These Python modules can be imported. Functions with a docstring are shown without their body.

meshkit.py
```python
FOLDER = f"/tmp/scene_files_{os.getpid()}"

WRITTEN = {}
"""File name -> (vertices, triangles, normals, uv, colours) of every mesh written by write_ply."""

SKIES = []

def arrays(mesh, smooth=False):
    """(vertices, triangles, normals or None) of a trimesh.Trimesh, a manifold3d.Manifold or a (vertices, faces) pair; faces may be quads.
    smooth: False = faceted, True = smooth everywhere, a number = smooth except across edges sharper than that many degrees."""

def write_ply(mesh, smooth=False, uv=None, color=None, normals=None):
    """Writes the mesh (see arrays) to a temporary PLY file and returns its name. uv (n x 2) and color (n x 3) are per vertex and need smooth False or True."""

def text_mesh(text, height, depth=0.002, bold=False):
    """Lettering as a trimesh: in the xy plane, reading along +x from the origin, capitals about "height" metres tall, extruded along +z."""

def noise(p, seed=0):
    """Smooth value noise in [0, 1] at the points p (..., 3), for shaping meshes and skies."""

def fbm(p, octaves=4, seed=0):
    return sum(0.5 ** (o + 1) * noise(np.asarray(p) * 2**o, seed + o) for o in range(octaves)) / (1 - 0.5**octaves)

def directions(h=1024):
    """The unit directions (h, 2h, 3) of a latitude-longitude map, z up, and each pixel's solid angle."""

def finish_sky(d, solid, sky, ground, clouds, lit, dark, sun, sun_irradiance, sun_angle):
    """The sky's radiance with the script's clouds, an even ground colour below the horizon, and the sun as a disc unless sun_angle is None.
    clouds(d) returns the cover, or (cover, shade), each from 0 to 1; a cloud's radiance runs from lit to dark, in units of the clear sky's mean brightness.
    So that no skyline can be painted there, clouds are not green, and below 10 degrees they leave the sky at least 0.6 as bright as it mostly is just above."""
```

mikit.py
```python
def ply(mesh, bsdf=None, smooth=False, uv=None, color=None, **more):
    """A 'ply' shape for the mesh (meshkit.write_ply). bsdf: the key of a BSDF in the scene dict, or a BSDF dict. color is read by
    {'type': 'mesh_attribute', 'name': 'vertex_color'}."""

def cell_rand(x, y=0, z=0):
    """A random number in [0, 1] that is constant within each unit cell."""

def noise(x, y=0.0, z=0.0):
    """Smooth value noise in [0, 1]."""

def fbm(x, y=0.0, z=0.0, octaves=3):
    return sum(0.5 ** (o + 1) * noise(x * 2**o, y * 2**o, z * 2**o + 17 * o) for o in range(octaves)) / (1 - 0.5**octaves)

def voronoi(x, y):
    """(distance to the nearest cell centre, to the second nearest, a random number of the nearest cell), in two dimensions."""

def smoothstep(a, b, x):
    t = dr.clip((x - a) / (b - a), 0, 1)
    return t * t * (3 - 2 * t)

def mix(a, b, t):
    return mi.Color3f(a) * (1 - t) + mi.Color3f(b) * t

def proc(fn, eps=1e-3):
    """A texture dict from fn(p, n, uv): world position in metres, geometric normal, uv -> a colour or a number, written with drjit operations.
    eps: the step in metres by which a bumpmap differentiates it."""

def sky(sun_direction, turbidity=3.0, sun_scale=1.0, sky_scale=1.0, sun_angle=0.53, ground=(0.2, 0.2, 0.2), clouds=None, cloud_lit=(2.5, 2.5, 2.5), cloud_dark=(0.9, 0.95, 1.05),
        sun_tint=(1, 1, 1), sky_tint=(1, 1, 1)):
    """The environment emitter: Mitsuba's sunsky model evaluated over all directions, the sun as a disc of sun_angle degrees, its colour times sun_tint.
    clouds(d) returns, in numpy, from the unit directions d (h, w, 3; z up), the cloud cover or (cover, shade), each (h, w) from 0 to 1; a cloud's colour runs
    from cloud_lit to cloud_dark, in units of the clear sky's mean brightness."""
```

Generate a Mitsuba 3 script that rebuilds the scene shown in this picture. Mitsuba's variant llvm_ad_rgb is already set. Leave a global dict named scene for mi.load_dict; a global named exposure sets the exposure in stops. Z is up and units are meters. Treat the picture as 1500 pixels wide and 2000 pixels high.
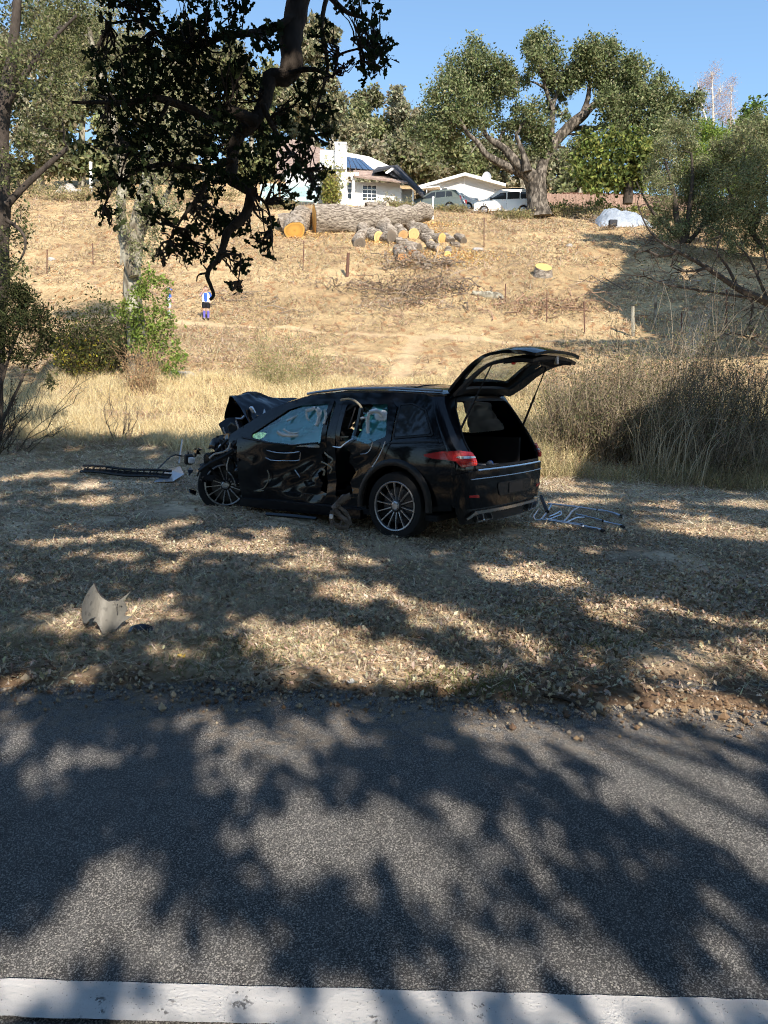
import math
import numpy as np, trimesh, shapely
import drjit as dr
import mitsuba as mi
import mikit, meshkit
from mikit import noise, fbm, voronoi, smoothstep, mix, cell_rand
from scipy.interpolate import RBFInterpolator, RegularGridInterpolator
from scipy.spatial import cKDTree
import manifold3d as m3
from shapely.geometry import Polygon, LineString, Point

T = mi.ScalarTransform4f
scene, labels = {}, {}

# ---------------------------------------------------------------- camera, sky, exposure
CAM = np.array([0.0, 0.0, 1.62])
FPX = 1502.0
PITCH, ROLL = math.radians(9.44), math.radians(1.0)
FWD = np.array([0, math.cos(PITCH), -math.sin(PITCH)])
_r0 = np.array([1.0, 0, 0]); _u0 = np.cross(_r0, FWD)
RIGHT = _r0 * math.cos(ROLL) + _u0 * math.sin(ROLL)
UP = -_r0 * math.sin(ROLL) + _u0 * math.cos(ROLL)
scene['camera'] = {'type': 'perspective', 'fov': 2 * math.degrees(math.atan(750 / FPX)), 'fov_axis': 'x', 'near_clip': 0.05, 'far_clip': 2000.0,
                   'to_world': T().look_at(origin=CAM.tolist(), target=(CAM + FWD).tolist(), up=UP.tolist())}
SUN = np.array([0.286, -0.814, 0.505]); SUN /= np.linalg.norm(SUN)
scene['sky'] = mikit.sky(SUN.tolist(), turbidity=2.6, sky_scale=1.25, sky_tint=(0.98, 1.04, 1.10), sun_tint=(0.88, 1.0, 1.30), ground=(0.22, 0.17, 0.11))
exposure = 2.5


def at(px, py, Y):
    """The point of the place that the 1500 x 2000 picture shows at (px, py), at the distance Y ahead."""
    d = FWD + RIGHT * ((px - 750) / FPX) + UP * ((1000 - py) / FPX)
    return CAM + d * (Y / d[1])


# ---------------------------------------------------------------- naming
def numbered(name):
    if name not in scene and name not in labels and not any(k.startswith(name + '__') for k in scene):
        return name
    i = 1
    while True:
        k = f'{name}_{i:03d}'
        if k not in scene and k not in labels:
            return k
        i += 1


def thing(name, label, cat, group=None, kind=None):
    key = numbered(name)
    labels[key] = {'label': label, 'category': cat}
    if group: labels[key]['group'] = group
    if kind: labels[key]['kind'] = kind
    return key


def put(key, mesh, bsdf, smooth=False, color=None):
    scene[key] = mikit.ply(mesh, bsdf, smooth=smooth, color=color)
    return key


def part(parent, name, mesh, bsdf, smooth=False, color=None, label=None, kind=None):
    key = parent + '__' + name
    if key in scene:
        i = 1
        while f'{key}_{i:03d}' in scene or f'{key}_{i:03d}' in labels: i += 1
        key = f'{key}_{i:03d}'
    put(key, mesh, bsdf, smooth, color)
    if label or kind:
        labels[key] = {}
        if label: labels[key]['label'] = label
        if kind: labels[key]['kind'] = kind
    return key


def holder(parent, name):
    """A part without a shape of its own: the key that its sub-parts' keys start with."""
    key, i = parent + '__' + name, 0
    while any(k.startswith(key + '__') for k in scene) or key in scene:
        i += 1; key = f'{parent}__{name}_{i:03d}'
    return key


# ---------------------------------------------------------------- meshes
class MB:
    def __init__(s): s.v, s.f, s.c, s.n = [], [], [], 0

    def add(s, v, f, c=None):
        v = np.asarray(v, float); f = np.asarray(f, int)
        if f.shape[1] == 4: f = np.vstack([f[:, [0, 1, 2]], f[:, [0, 2, 3]]])
        s.v.append(v); s.f.append(f + s.n); s.n += len(v)
        if c is not None: s.c.append(np.broadcast_to(np.asarray(c, float), (len(v), 3)))
        return s

    def mesh(s): return np.vstack(s.v), np.vstack(s.f)
    def color(s): return np.vstack(s.c)


def unit(v):
    v = np.asarray(v, float)
    return v / np.maximum(np.linalg.norm(v, axis=-1, keepdims=True), 1e-12)


def tube(pts, rad, sides=6, cap=True, wob=0, seed=0):
    pts = np.asarray(pts, float); n = len(pts)
    rad = np.broadcast_to(np.asarray(rad, float), (n,))
    tan = unit(np.gradient(pts, axis=0))
    a = np.cross(tan[0], [0, 0, 1.0]); a = unit(a) if np.linalg.norm(a) > 1e-3 else np.array([1.0, 0, 0])
    ang = np.arange(sides) * 2 * np.pi / sides
    V = []
    for i in range(n):
        a = unit(a - tan[i] * np.dot(a, tan[i])); b = np.cross(tan[i], a)
        r = rad[i] * np.ones(sides)
        if wob: r = r * (1 + wob * (meshkit.noise(np.c_[np.cos(ang) * 1.5 + 7 * seed, np.sin(ang) * 1.5, np.full(sides, i * 0.6)], seed) - .5) * 2)
        V.append(pts[i] + np.outer(np.cos(ang) * r, a) + np.outer(np.sin(ang) * r, b))
    V = np.vstack(V)
    j = np.arange(sides); k = (j + 1) % sides
    F = np.vstack([np.c_[i * sides + j, i * sides + k, (i + 1) * sides + k, (i + 1) * sides + j] for i in range(n - 1)])
    F = np.vstack([F[:, [0, 1, 2]], F[:, [0, 2, 3]]])
    if cap:
        V = np.vstack([V, pts[0], pts[-1]])
        F = np.vstack([F, np.c_[k, j, np.full(sides, n * sides)], np.c_[(n - 1) * sides + j, (n - 1) * sides + k, np.full(sides, n * sides + 1)]])
    return V, F


def spline(pts, n):
    pts = np.asarray(pts, float)
    t = np.r_[0, np.cumsum(np.linalg.norm(np.diff(pts, axis=0), axis=1))]
    from scipy.interpolate import PchipInterpolator
    return PchipInterpolator(t, pts)(np.linspace(0, t[-1], n))


def box(c, s, rz=0.0, R=None):
    v = (np.array([[x, y, z] for x in (-1, 1) for y in (-1, 1) for z in (-1, 1)], float) * np.asarray(s) / 2)
    if R is None:
        R = np.array([[math.cos(rz), -math.sin(rz), 0], [math.sin(rz), math.cos(rz), 0], [0, 0, 1]])
    f = np.array([[0, 1, 3], [0, 3, 2], [4, 6, 7], [4, 7, 5], [0, 4, 5], [0, 5, 1], [2, 3, 7], [2, 7, 6], [0, 2, 6], [0, 6, 4], [1, 5, 7], [1, 7, 3]])
    return v @ np.asarray(R).T + np.asarray(c), f


class Plate:
    def __init__(s, v, f): s.vertices, s.faces = v, f


def plate(poly, thick, size):
    """An even mesh of the flat shape poly, thick metres thick (z from 0 to thick), with edges of about size."""
    from scipy.spatial import Delaunay
    poly = poly.simplify(min(.004, size * .1)); pts = []
    for r in [poly.exterior, *poly.interiors]:
        c = np.array(r.coords)
        for a, b in zip(c[:-1], c[1:]):
            n = max(1, int(math.ceil(np.linalg.norm(b - a) / size))); pts += [a + (b - a) * i / n for i in range(n)]
    nb = len(pts); x0, y0, x1, y1 = poly.bounds
    gx, gy = np.meshgrid(np.arange(x0, x1, size), np.arange(y0, y1, size * .87)); gx = gx + size * .5 * (np.arange(gx.shape[0]) % 2)[:, None]
    g = np.c_[gx.ravel(), gy.ravel()]; inner = poly.buffer(-size * .35)
    if not inner.is_empty: pts = np.vstack([pts, g[shapely.contains_xy(inner, g[:, 0], g[:, 1])]])
    pts = np.asarray(pts); f = Delaunay(pts).simplices; c = pts[f].mean(1); f = f[shapely.contains_xy(poly, c[:, 0], c[:, 1])]
    e = pts[f[:, 1]] - pts[f[:, 0]]; g2 = pts[f[:, 2]] - pts[f[:, 0]]; cr = e[:, 0] * g2[:, 1] - e[:, 1] * g2[:, 0]
    f[cr < 0] = f[cr < 0][:, ::-1]; f = f[np.abs(cr) > 1e-10]; n = len(pts)
    E = np.vstack([f[:, [0, 1]], f[:, [1, 2]], f[:, [2, 0]]]); key = {(a, b) for a, b in E.tolist()}
    B = np.array([(a, b) for a, b in key if (b, a) not in key])
    V = np.vstack([np.c_[pts, np.full(n, thick)], np.c_[pts, np.zeros(n)]])
    return Plate(V, np.vstack([f, f[:, ::-1] + n, np.c_[B[:, 0], B[:, 0] + n, B[:, 1] + n], np.c_[B[:, 0], B[:, 1] + n, B[:, 1]]]))


def rbox(c, s, r=0.02, rz=0.0):
    """A box with rounded edges."""
    s = np.asarray(s, float); r = min(r, s.min() / 2.2)
    q = [m3.Manifold.sphere(r, 8).translate(((x * (s[0] / 2 - r)), y * (s[1] / 2 - r), z * (s[2] / 2 - r))) for x in (-1, 1) for y in (-1, 1) for z in (-1, 1)]
    m = m3.Manifold.batch_hull(q).rotate((0, 0, math.degrees(rz))).translate(tuple(map(float, c)))
    k = m.to_mesh()
    return np.array(k.vert_properties[:, :3], float), np.array(k.tri_verts, int)


def frames(rng, n, up_bias=0.0, bias=None):
    """n random frames: (along, across)"""
    nrm = unit(rng.normal(size=(n, 3)) + np.array([0, 0, up_bias]) + (0 if bias is None else np.asarray(bias)))
    a = unit(np.cross(nrm, rng.normal(size=(n, 3))))
    return a, np.cross(nrm, a), nrm


LEAF = {
    'diamond': (np.array([[0, 0, 0], [.45, .5, .08], [1, 0, 0], [.45, -.5, .08]]), np.array([[0, 1, 2], [0, 2, 3]])),
    'tri': (np.array([[0, -.45, 0], [1, 0, .1], [0, .45, 0]]), np.array([[0, 1, 2]])),
    'lobed': (np.array([[0, 0, 0], [.18, .22, .04], [.34, .16, .03], [.5, .46, .1], [.66, .2, .05], [.84, .3, .06], [1, 0, 0], [.84, -.3, .06], [.66, -.2, .05], [.5, -.46, .1], [.34, -.16, .03], [.18, -.22, .04]]),
              np.array([[0, 1, 2], [2, 3, 4], [4, 5, 6], [6, 7, 8], [8, 9, 10], [10, 11, 0], [0, 2, 10], [2, 4, 8], [2, 8, 10], [4, 6, 8]])),
    'blade': (np.array([[0, -.5, 0], [0, .5, 0], [.6, .32, .1], [.6, -.32, .1], [1, 0, .3]]), np.array([[0, 1, 2], [0, 2, 3], [3, 2, 4]])),
}


def leaves(rng, P, size, col, shape='diamond', wide=.6, up=0.6, jitter=.35, bias=None):
    n = len(P); LV, LF = LEAF[shape]
    a, b, c = frames(rng, n, up, bias)
    s = np.broadcast_to(size, (n,)) * rng.uniform(.65, 1.3, n)
    V = P[:, None] + s[:, None, None] * (LV[None, :, :1] * a[:, None] + LV[None, :, 1:2] * wide * b[:, None] + LV[None, :, 2:] * c[:, None])
    F = (LF[None] + (np.arange(n) * len(LV))[:, None, None]).reshape(-1, 3)
    k = rng.integers(0, len(col), n)
    C = np.asarray(col)[k] * rng.uniform(1 - jitter, 1 + jitter, (n, 1)) * rng.uniform(.9, 1.1, (n, 3))
    return V.reshape(-1, 3), F, np.repeat(C, len(LV), 0)


def blades(rng, P, h, w, col, lean=.35, jitter=.25, droop=.0):
    """Grass blades, one bent triangle pair each."""
    n = len(P); h = np.broadcast_to(h, (n,)) * rng.uniform(.5, 1.3, n); w = np.broadcast_to(w, (n,))
    th = rng.uniform(0, 2 * np.pi, n); side = np.c_[np.cos(th), np.sin(th), 0 * th]
    out = np.c_[rng.normal(size=(n, 2)) * lean, np.ones(n)]; out = unit(out)
    out2 = unit(out + np.c_[out[:, :2] * 1.5, -droop * np.ones(n)])
    mid = P + out * (h * .6)[:, None]; tip = mid + out2 * (h * .5)[:, None]
    V = np.stack([P - side * w[:, None] / 2, P + side * w[:, None] / 2, mid + side * w[:, None] * .35, mid - side * w[:, None] * .35, tip], 1)
    LF = LEAF['blade'][1]
    F = (LF[None] + (np.arange(n) * 5)[:, None, None]).reshape(-1, 3)
    C = np.asarray(col)[rng.integers(0, len(col), n)] * rng.uniform(1 - jitter, 1 + jitter, (n, 1))
    return V.reshape(-1, 3), F, np.repeat(C, 5, 0)


def clump_points(rng, c, r, n, sub=9, spread=.34, shell=.55):
    """n points in an uneven cloud of radius r (a number or three) round c."""
    r = np.broadcast_to(np.asarray(r, float), (3,))
    d = unit(rng.normal(size=(sub, 3))) * rng.uniform(shell, 1.0, (sub, 1)) ** .6
    q = d[rng.integers(0, sub, n)] * .8 + rng.normal(size=(n, 3)) * spread
    return np.asarray(c) + q * r


# ---------------------------------------------------------------- materials
def rgb(*c): return {'type': 'rgb', 'value': list(c)}
VC = {'type': 'mesh_attribute', 'name': 'vertex_color'}


def mat(name, color, rough=.6, spec=.3, two=True, **more):
    b = {'type': 'principled', 'base_color': color if isinstance(color, dict) else rgb(*color), 'roughness': rough, 'specular': spec, **more}
    scene[name] = {'type': 'twosided', 'bsdf': b} if two else b


def bumped(name, color, height, scale=1.0, rough=.85, spec=.2):
    scene[name] = {'type': 'twosided', 'bsdf': {'type': 'bumpmap', 'arbitrary': height, 'scale': scale,
                   'bsdf': {'type': 'principled', 'base_color': color, 'roughness': rough, 'specular': spec}}}

# ---------------------------------------------------------------- terrain
_cp = [(x, y, 0.0) for y in (-40, -15, -8, -2, 0, 2, 3.8) for x in (-40, -12, -5, 0, 5, 12, 40)]
_cp += [(x, y, z) for y, z in ((5, -.01), (7, 0.0), (9, .0), (10.5, .0)) for x in (-12, -5, 0, 4, 10)]
_cp += [tuple(at(*q)) for q in (
    (0, 915, 12.6), (0, 858, 15.5), (0, 800, 19), (-300, 800, 19), (100, 640, 30), (-300, 640, 30), (60, 500, 42), (100, 420, 51), (-400, 420, 51), (100, 385, 60), (-400, 385, 60),
    (300, 862, 15), (270, 742, 21), (402, 632, 33), (300, 560, 38), (560, 700, 25), (560, 460, 47),
    (750, 880, 14), (750, 758, 21), (700, 700, 26), (780, 660, 31), (680, 545, 40), (720, 459, 47), (850, 500, 44), (560, 412, 55), (800, 423, 55), (1000, 430, 57), (720, 408, 58),
    (1060, 640, 32), (1060, 542, 39), (1150, 436, 54), (1250, 446, 52), (1300, 950, 13.6), (1100, 945, 13.2), (1480, 950, 13.8), (1800, 950, 13.8), (1200, 660, 30), (1350, 640, 30), (1450, 640, 30), (1800, 640, 30), (1250, 545, 39), (1500, 520, 40),
    (1200, 780, 20), (1500, 780, 20), (1800, 780, 20),
    (1450, 455, 52), (1800, 455, 52), (1000, 405, 70), (700, 388, 70), (400, 380, 70), (1250, 412, 70), (1500, 430, 70), (2000, 430, 70), (-400, 380, 75))]
_cp += [(x, 95, z) for x, z in ((-120, 24), (-50, 24), (0, 25), (40, 22), (90, 20), (150, 20))]
_cp += [(x, 140, z) for x, z in ((-160, 34), (-60, 38), (0, 40), (50, 32), (120, 24), (200, 22))]
_cp = np.array(_cp)
_rbf = RBFInterpolator(_cp[:, :2], _cp[:, 2], kernel='linear', smoothing=.02)


def _axis(spans):
    return np.unique(np.round(np.concatenate([np.arange(a, b + 1e-6, s) for a, b, s in spans]), 4))


_gx, _gy = _axis([(-260, -60, 10), (-60, 60, 2), (60, 260, 10)]), _axis([(-60, 0, 10), (0, 16, 1), (16, 80, 2), (80, 260, 10)])
_gz = _rbf(np.stack(np.meshgrid(_gx, _gy, indexing='ij'), -1).reshape(-1, 2)).reshape(len(_gx), len(_gy))
_gi = RegularGridInterpolator((_gx, _gy), _gz, bounds_error=False, fill_value=None)
EDGE = lambda x: 3.80 - .03 * x


def H0(x, y):
    x, y = np.broadcast_arrays(np.asarray(x, float), np.asarray(y, float))
    z = _gi(np.stack([np.clip(x, -259, 259), np.clip(y, -59, 259)], -1))
    flat = np.clip((y - 4.5) / 2, 0, 1)
    return z * flat * flat * (3 - 2 * flat)


def H(x, y):
    """Height of the ground, small unevenness included."""
    x, y = np.broadcast_arrays(np.asarray(x, float), np.asarray(y, float))
    p = np.stack([x, y, np.zeros_like(x)], -1)
    far = np.clip((y - 11) / 6, 0, 1)
    e = EDGE(x) + .30 * (meshkit.fbm(p * [1.3, 0, 0], 4, 5) - .5)
    k = np.clip((y - e) / .22, -1, 1); back = np.clip((-5.6 - y) / .12, -1, 1)
    k = np.maximum(k, back)
    off = np.where(k < 0, -.012 + .05 * k, -.012 + .03 * k)
    rough = (meshkit.fbm(p * 2.2, 3, 1) - .5) * .09 + far * ((meshkit.fbm(p * .55, 3, 2) - .5) * .28 + (meshkit.fbm(p * 1.7, 2, 3) - .5) * .16)
    return H0(x, y) + off + rough * np.clip(k, 0, 1) + .014 * (meshkit.fbm(p * 9, 2, 7) - .5) * (k > -1)


def G(px, py, lift=0.0):
    """Where the sight line through the picture's (px, py) meets the ground."""
    d = at(px, py, 1.0) - CAM
    t = np.concatenate([np.arange(1.2, 20, .05), np.arange(20, 150, .2)])
    q = CAM + d * t[:, None]
    k = np.nonzero(q[:, 2] < H0(q[:, 0], q[:, 1]))[0]
    i = k[0] if len(k) else len(t) - 1
    return np.array([q[i, 0], q[i, 1], float(H(q[i, 0], q[i, 1])) + lift])


def on(x, y, lift=0.0): return np.array([x, y, float(H(x, y)) + lift])
def grounded(P, lift=0.0): return np.c_[P[:, :2], H(P[:, 0], P[:, 1]) + lift]


# foot paths worn across the hill (world x, y)
PATHS = [[G(*q)[:2] for q in pl] for pl in ([(180, 620), (330, 632), (480, 640), (620, 650), (760, 658), (900, 664), (1010, 672), (1130, 668), (1250, 664)],
                                            [(815, 660), (800, 690), (785, 725), (765, 770), (730, 800)])]


def _pathdist(p):
    d = mi.Float(99)
    for pl in PATHS:
        for a, b in zip(pl[:-1], pl[1:]):
            ex, ey = float(b[0] - a[0]), float(b[1] - a[1])
            t = dr.clip(((p.x - float(a[0])) * ex + (p.y - float(a[1])) * ey) / (ex * ex + ey * ey), 0, 1)
            d = dr.minimum(d, dr.sqrt(dr.square(p.x - float(a[0]) - t * ex) + dr.square(p.y - float(a[1]) - t * ey)))
    return d


def ground_color(p, n, uv):
    big = fbm(p.x * .35, p.y * .35, 0, 3); mid = fbm(p.x * 1.7, p.y * 1.7, 3, 3)
    fine = fbm(p.x * 16, p.y * 16, p.z * 16, 2); straw = fbm(p.x * 40, p.y * 11, 5, 2); straw2 = fbm(p.x * 9, p.y * 36, 8, 2)
    grain = .55 + .9 * dr.maximum(straw, straw2) * (.5 + fine)
    verge = mix((.27, .205, .14), (.56, .445, .30), smoothstep(.3, .7, mid)) * grain
    hill = mix(mix((.325, .24, .135), (.40, .305, .175), smoothstep(.35, .65, big)), (.23, .16, .10), smoothstep(.55, .78, mid) * .7) * grain
    hill = hill * (.72 + .5 * fbm(p.x * 4, p.y * 2.2, 2, 3)) * mix((1, .98, .95), (.80, .62, .55), smoothstep(.62, .72, fbm(p.x * 6, p.y * 3, 6, 3)))
    c = mix(verge, hill, smoothstep(11.5, 15, p.y + 2 * (big - .5)))
    w = fbm(p.x * 1.1, p.y * 1.1, 9, 2)
    path = 1 - smoothstep(.08, .40, _pathdist(p) + (w - .5) * .5 + (fine - .5) * .2)
    c = mix(c, mi.Color3f(.50, .385, .24) * (.85 + .3 * fine), path * .55)
    dirt = (1 - smoothstep(.10, .75, p.y + .03 * p.x - 3.8 + .9 * (mid - .5))) * smoothstep(3.2, 3.5, p.y)
    return mix(c, mix((.15, .095, .06), (.25, .17, .105), fine) * (.8 + .4 * mid), dirt * .9)


bumped('m_ground', mikit.proc(ground_color), mikit.proc(lambda p, n, uv: .03 * fbm(p.x * 14, p.y * 14, p.z * 5, 3) + .012 * fbm(p.x * 60, p.y * 40, 0, 2)), rough=.95, spec=.05)


def grid_mesh(xs, ys, f):
    X, Y = np.meshgrid(xs, ys, indexing='ij')
    V = np.stack([X, Y, f(X, Y)], -1).reshape(-1, 3)
    i, j = np.meshgrid(np.arange(len(xs) - 1), np.arange(len(ys) - 1), indexing='ij'); q = (i * len(ys) + j).ravel(); n = len(ys)
    return V, np.vstack([np.c_[q, q + n, q + n + 1], np.c_[q, q + n + 1, q + 1]])


xs = _axis([(-420, -60, 30), (-60, -24, 1.5), (-24, -9, .3), (-9, 9, .125), (9, 24, .3), (24, 60, 1.5), (60, 420, 30)])
ys = _axis([(-120, -20, 12), (-20, -6, .8), (-6, -5.4, .1), (-5.4, 3, 1.2), (3.2, 5.5, .05), (5.5, 14, .12), (14, 30, .22), (30, 62, .5), (62, 100, 3), (100, 420, 25)])
put('ground', grid_mesh(xs, ys, H), 'm_ground', True)
labels['ground'] = {'label': 'dry straw covered verge and hillside rising behind the wrecked car', 'category': 'ground', 'kind': 'structure'}


# ---------------------------------------------------------------- road and edge line
def chips(p):
    a, b, r = voronoi(p.x * 150, p.y * 150)
    a2, b2, r2 = voronoi(p.x * 310, p.y * 310)
    return a, r, a2, r2


def road_color(p, n, uv):
    a, r, a2, r2 = chips(p)
    blot = fbm(p.x * 1.3, p.y * 1.3, 0, 4)
    base = .048 + .06 * fbm(p.x * 24, p.y * 24, 0, 2)
    stone = smoothstep(.56, .30, a) * smoothstep(.40, .9, r)
    small = smoothstep(.52, .25, a2) * smoothstep(.45, .95, r2)
    c = mix(mi.Color3f(1.02, 1.0, .975) * base, mix((.34, .33, .315), (.70, .665, .60), cell_rand(r * 991)), stone * .68)
    c = mix(c, mi.Color3f(.47, .46, .435), small * .7) * (.78 + .44 * blot)
    dust = smoothstep(.8, 0, EDGE_D(p) + .8 * (fbm(p.x * 2, p.y * 5, 4, 3) - .5)) * smoothstep(.42, .6, fbm(p.x * 25, p.y * 25, 6, 3))
    return mix(c, mi.Color3f(.34, .26, .17), dust * .4)


def EDGE_D(p): return 3.8 - .03 * p.x - p.y


bumped('m_road', mikit.proc(road_color), mikit.proc(lambda p, n, uv: .0022 * smoothstep(.6, .1, chips(p)[0]) * chips(p)[1], eps=5e-4), rough=.9, spec=.16)
rx, ry = _axis([(-120, -12, 6), (-12, 12, .5), (12, 120, 6)]), _axis([(-6.2, 4.3, .35)])
put('road', grid_mesh(rx, ry, lambda X, Y: X * 0 - .004 + .004 * (meshkit.noise(np.stack([X, Y, 0 * X], -1)) - .5)), 'm_road', True)
labels['road'] = {'label': 'grey asphalt road with dappled tree shade in the foreground', 'category': 'road', 'kind': 'structure'}


def line_color(p, n, uv):
    a, r, a2, r2 = chips(p)
    worn = smoothstep(.755, .81, fbm(p.x * 11, p.y * 14, 2, 4) + .10 * (r - .5)); pit = smoothstep(.3, .15, a) * smoothstep(.93, .97, r)
    c = mix((.56, .56, .55), (.74, .74, .73), fbm(p.x * 6, p.y * 30, 1, 3)) * (1 - .12 * smoothstep(.4, .2, a2) * r2)
    return mix(c, mi.Color3f(.09, .09, .09), dr.minimum(worn + pit, 1) * .8)


bumped('m_line', mikit.proc(line_color), mikit.proc(lambda p, n, uv: .0015 * chips(p)[1], eps=8e-4), rough=.75, spec=.2)
lx = np.arange(-14, 14.01, .02)
wob = lambda s: .004 * (meshkit.fbm(np.c_[lx * 18, 0 * lx, 0 * lx], 3, s) - .5) * 2
la, lb = at(0, 1986, 1)[:], None
_l = lambda px, py: (lambda d: CAM + d * ((CAM[2]) / -d[2]))(at(px, py, 1) - CAM)
u0, u1, d0, d1 = _l(0, 1914), _l(1500, 1955), _l(0, 1987), _l(500, 1992)
up_y = u0[1] + (lx - u0[0]) * (u1[1] - u0[1]) / (u1[0] - u0[0]) + wob(1)
dn_y = d0[1] + (lx - d0[0]) * (u1[1] - u0[1]) / (u1[0] - u0[0]) + wob(2)
V = np.vstack([np.c_[lx, up_y, 0 * lx + .004], np.c_[lx, dn_y, 0 * lx + .004]]); n = len(lx); q = np.arange(n - 1)
put('edge_line', (V, np.c_[q, q + n, q + n + 1, q + 1]), 'm_line')
labels['edge_line'] = {'label': 'white painted road edge line along the bottom of the view', 'category': 'road marking', 'kind': 'structure'}

# ---------------------------------------------------------------- plant materials
for nm, dt, ro in (('m_leaf', .5, .55), ('m_dry', .35, .8), ('m_grass', .45, .7)):
    scene[nm] = {'type': 'principledthin', 'base_color': VC, 'roughness': ro, 'diff_trans': dt, 'spec_trans': 0.0, 'eta': 1.35}
bumped('m_bark', mikit.proc(lambda p, n, uv: mix((.05, .043, .036), (.25, .215, .175), smoothstep(.35, .75, fbm(p.x * 9, p.y * 9, p.z * 3, 4))) * (.75 + .5 * fbm(p.x * 2, p.y * 2, p.z * 2, 2))),
       mikit.proc(lambda p, n, uv: .03 * fbm(p.x * 10, p.y * 10, p.z * 3.2, 4)), rough=.9, spec=.1)
bumped('m_dark_bark', mikit.proc(lambda p, n, uv: mix((.03, .026, .022), (.11, .09, .075), fbm(p.x * 22, p.y * 22, p.z * 9, 4))),
       mikit.proc(lambda p, n, uv: .008 * fbm(p.x * 34, p.y * 34, p.z * 14, 3)), rough=.9, spec=.1)
bumped('m_grey_bark', mikit.proc(lambda p, n, uv: mix((.14, .12, .09), (.42, .40, .32), smoothstep(.35, .7, fbm(p.x * 8, p.y * 8, p.z * 2.5, 4)))),
       mikit.proc(lambda p, n, uv: .025 * fbm(p.x * 12, p.y * 12, p.z * 4, 4)), rough=.95, spec=.05)
mat('m_twig', VC, .85, .15)
mat('m_pale', (.62, .58, .52), .8, .2)


def limb(a, b, n=7, sag=.0, wob=.06, rng=None, r0=.1, r1=.03):
    a, b = np.asarray(a, float), np.asarray(b, float)
    t = np.linspace(0, 1, n)[:, None]
    L = np.linalg.norm(b - a)
    p = a + (b - a) * t + np.array([0, 0, 1.0]) * (sag * L * 4 * t * (1 - t))
    p[1:-1] += rng.normal(size=(n - 2, 3)) * wob * L
    return p, np.linspace(r0, r1, n)


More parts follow.
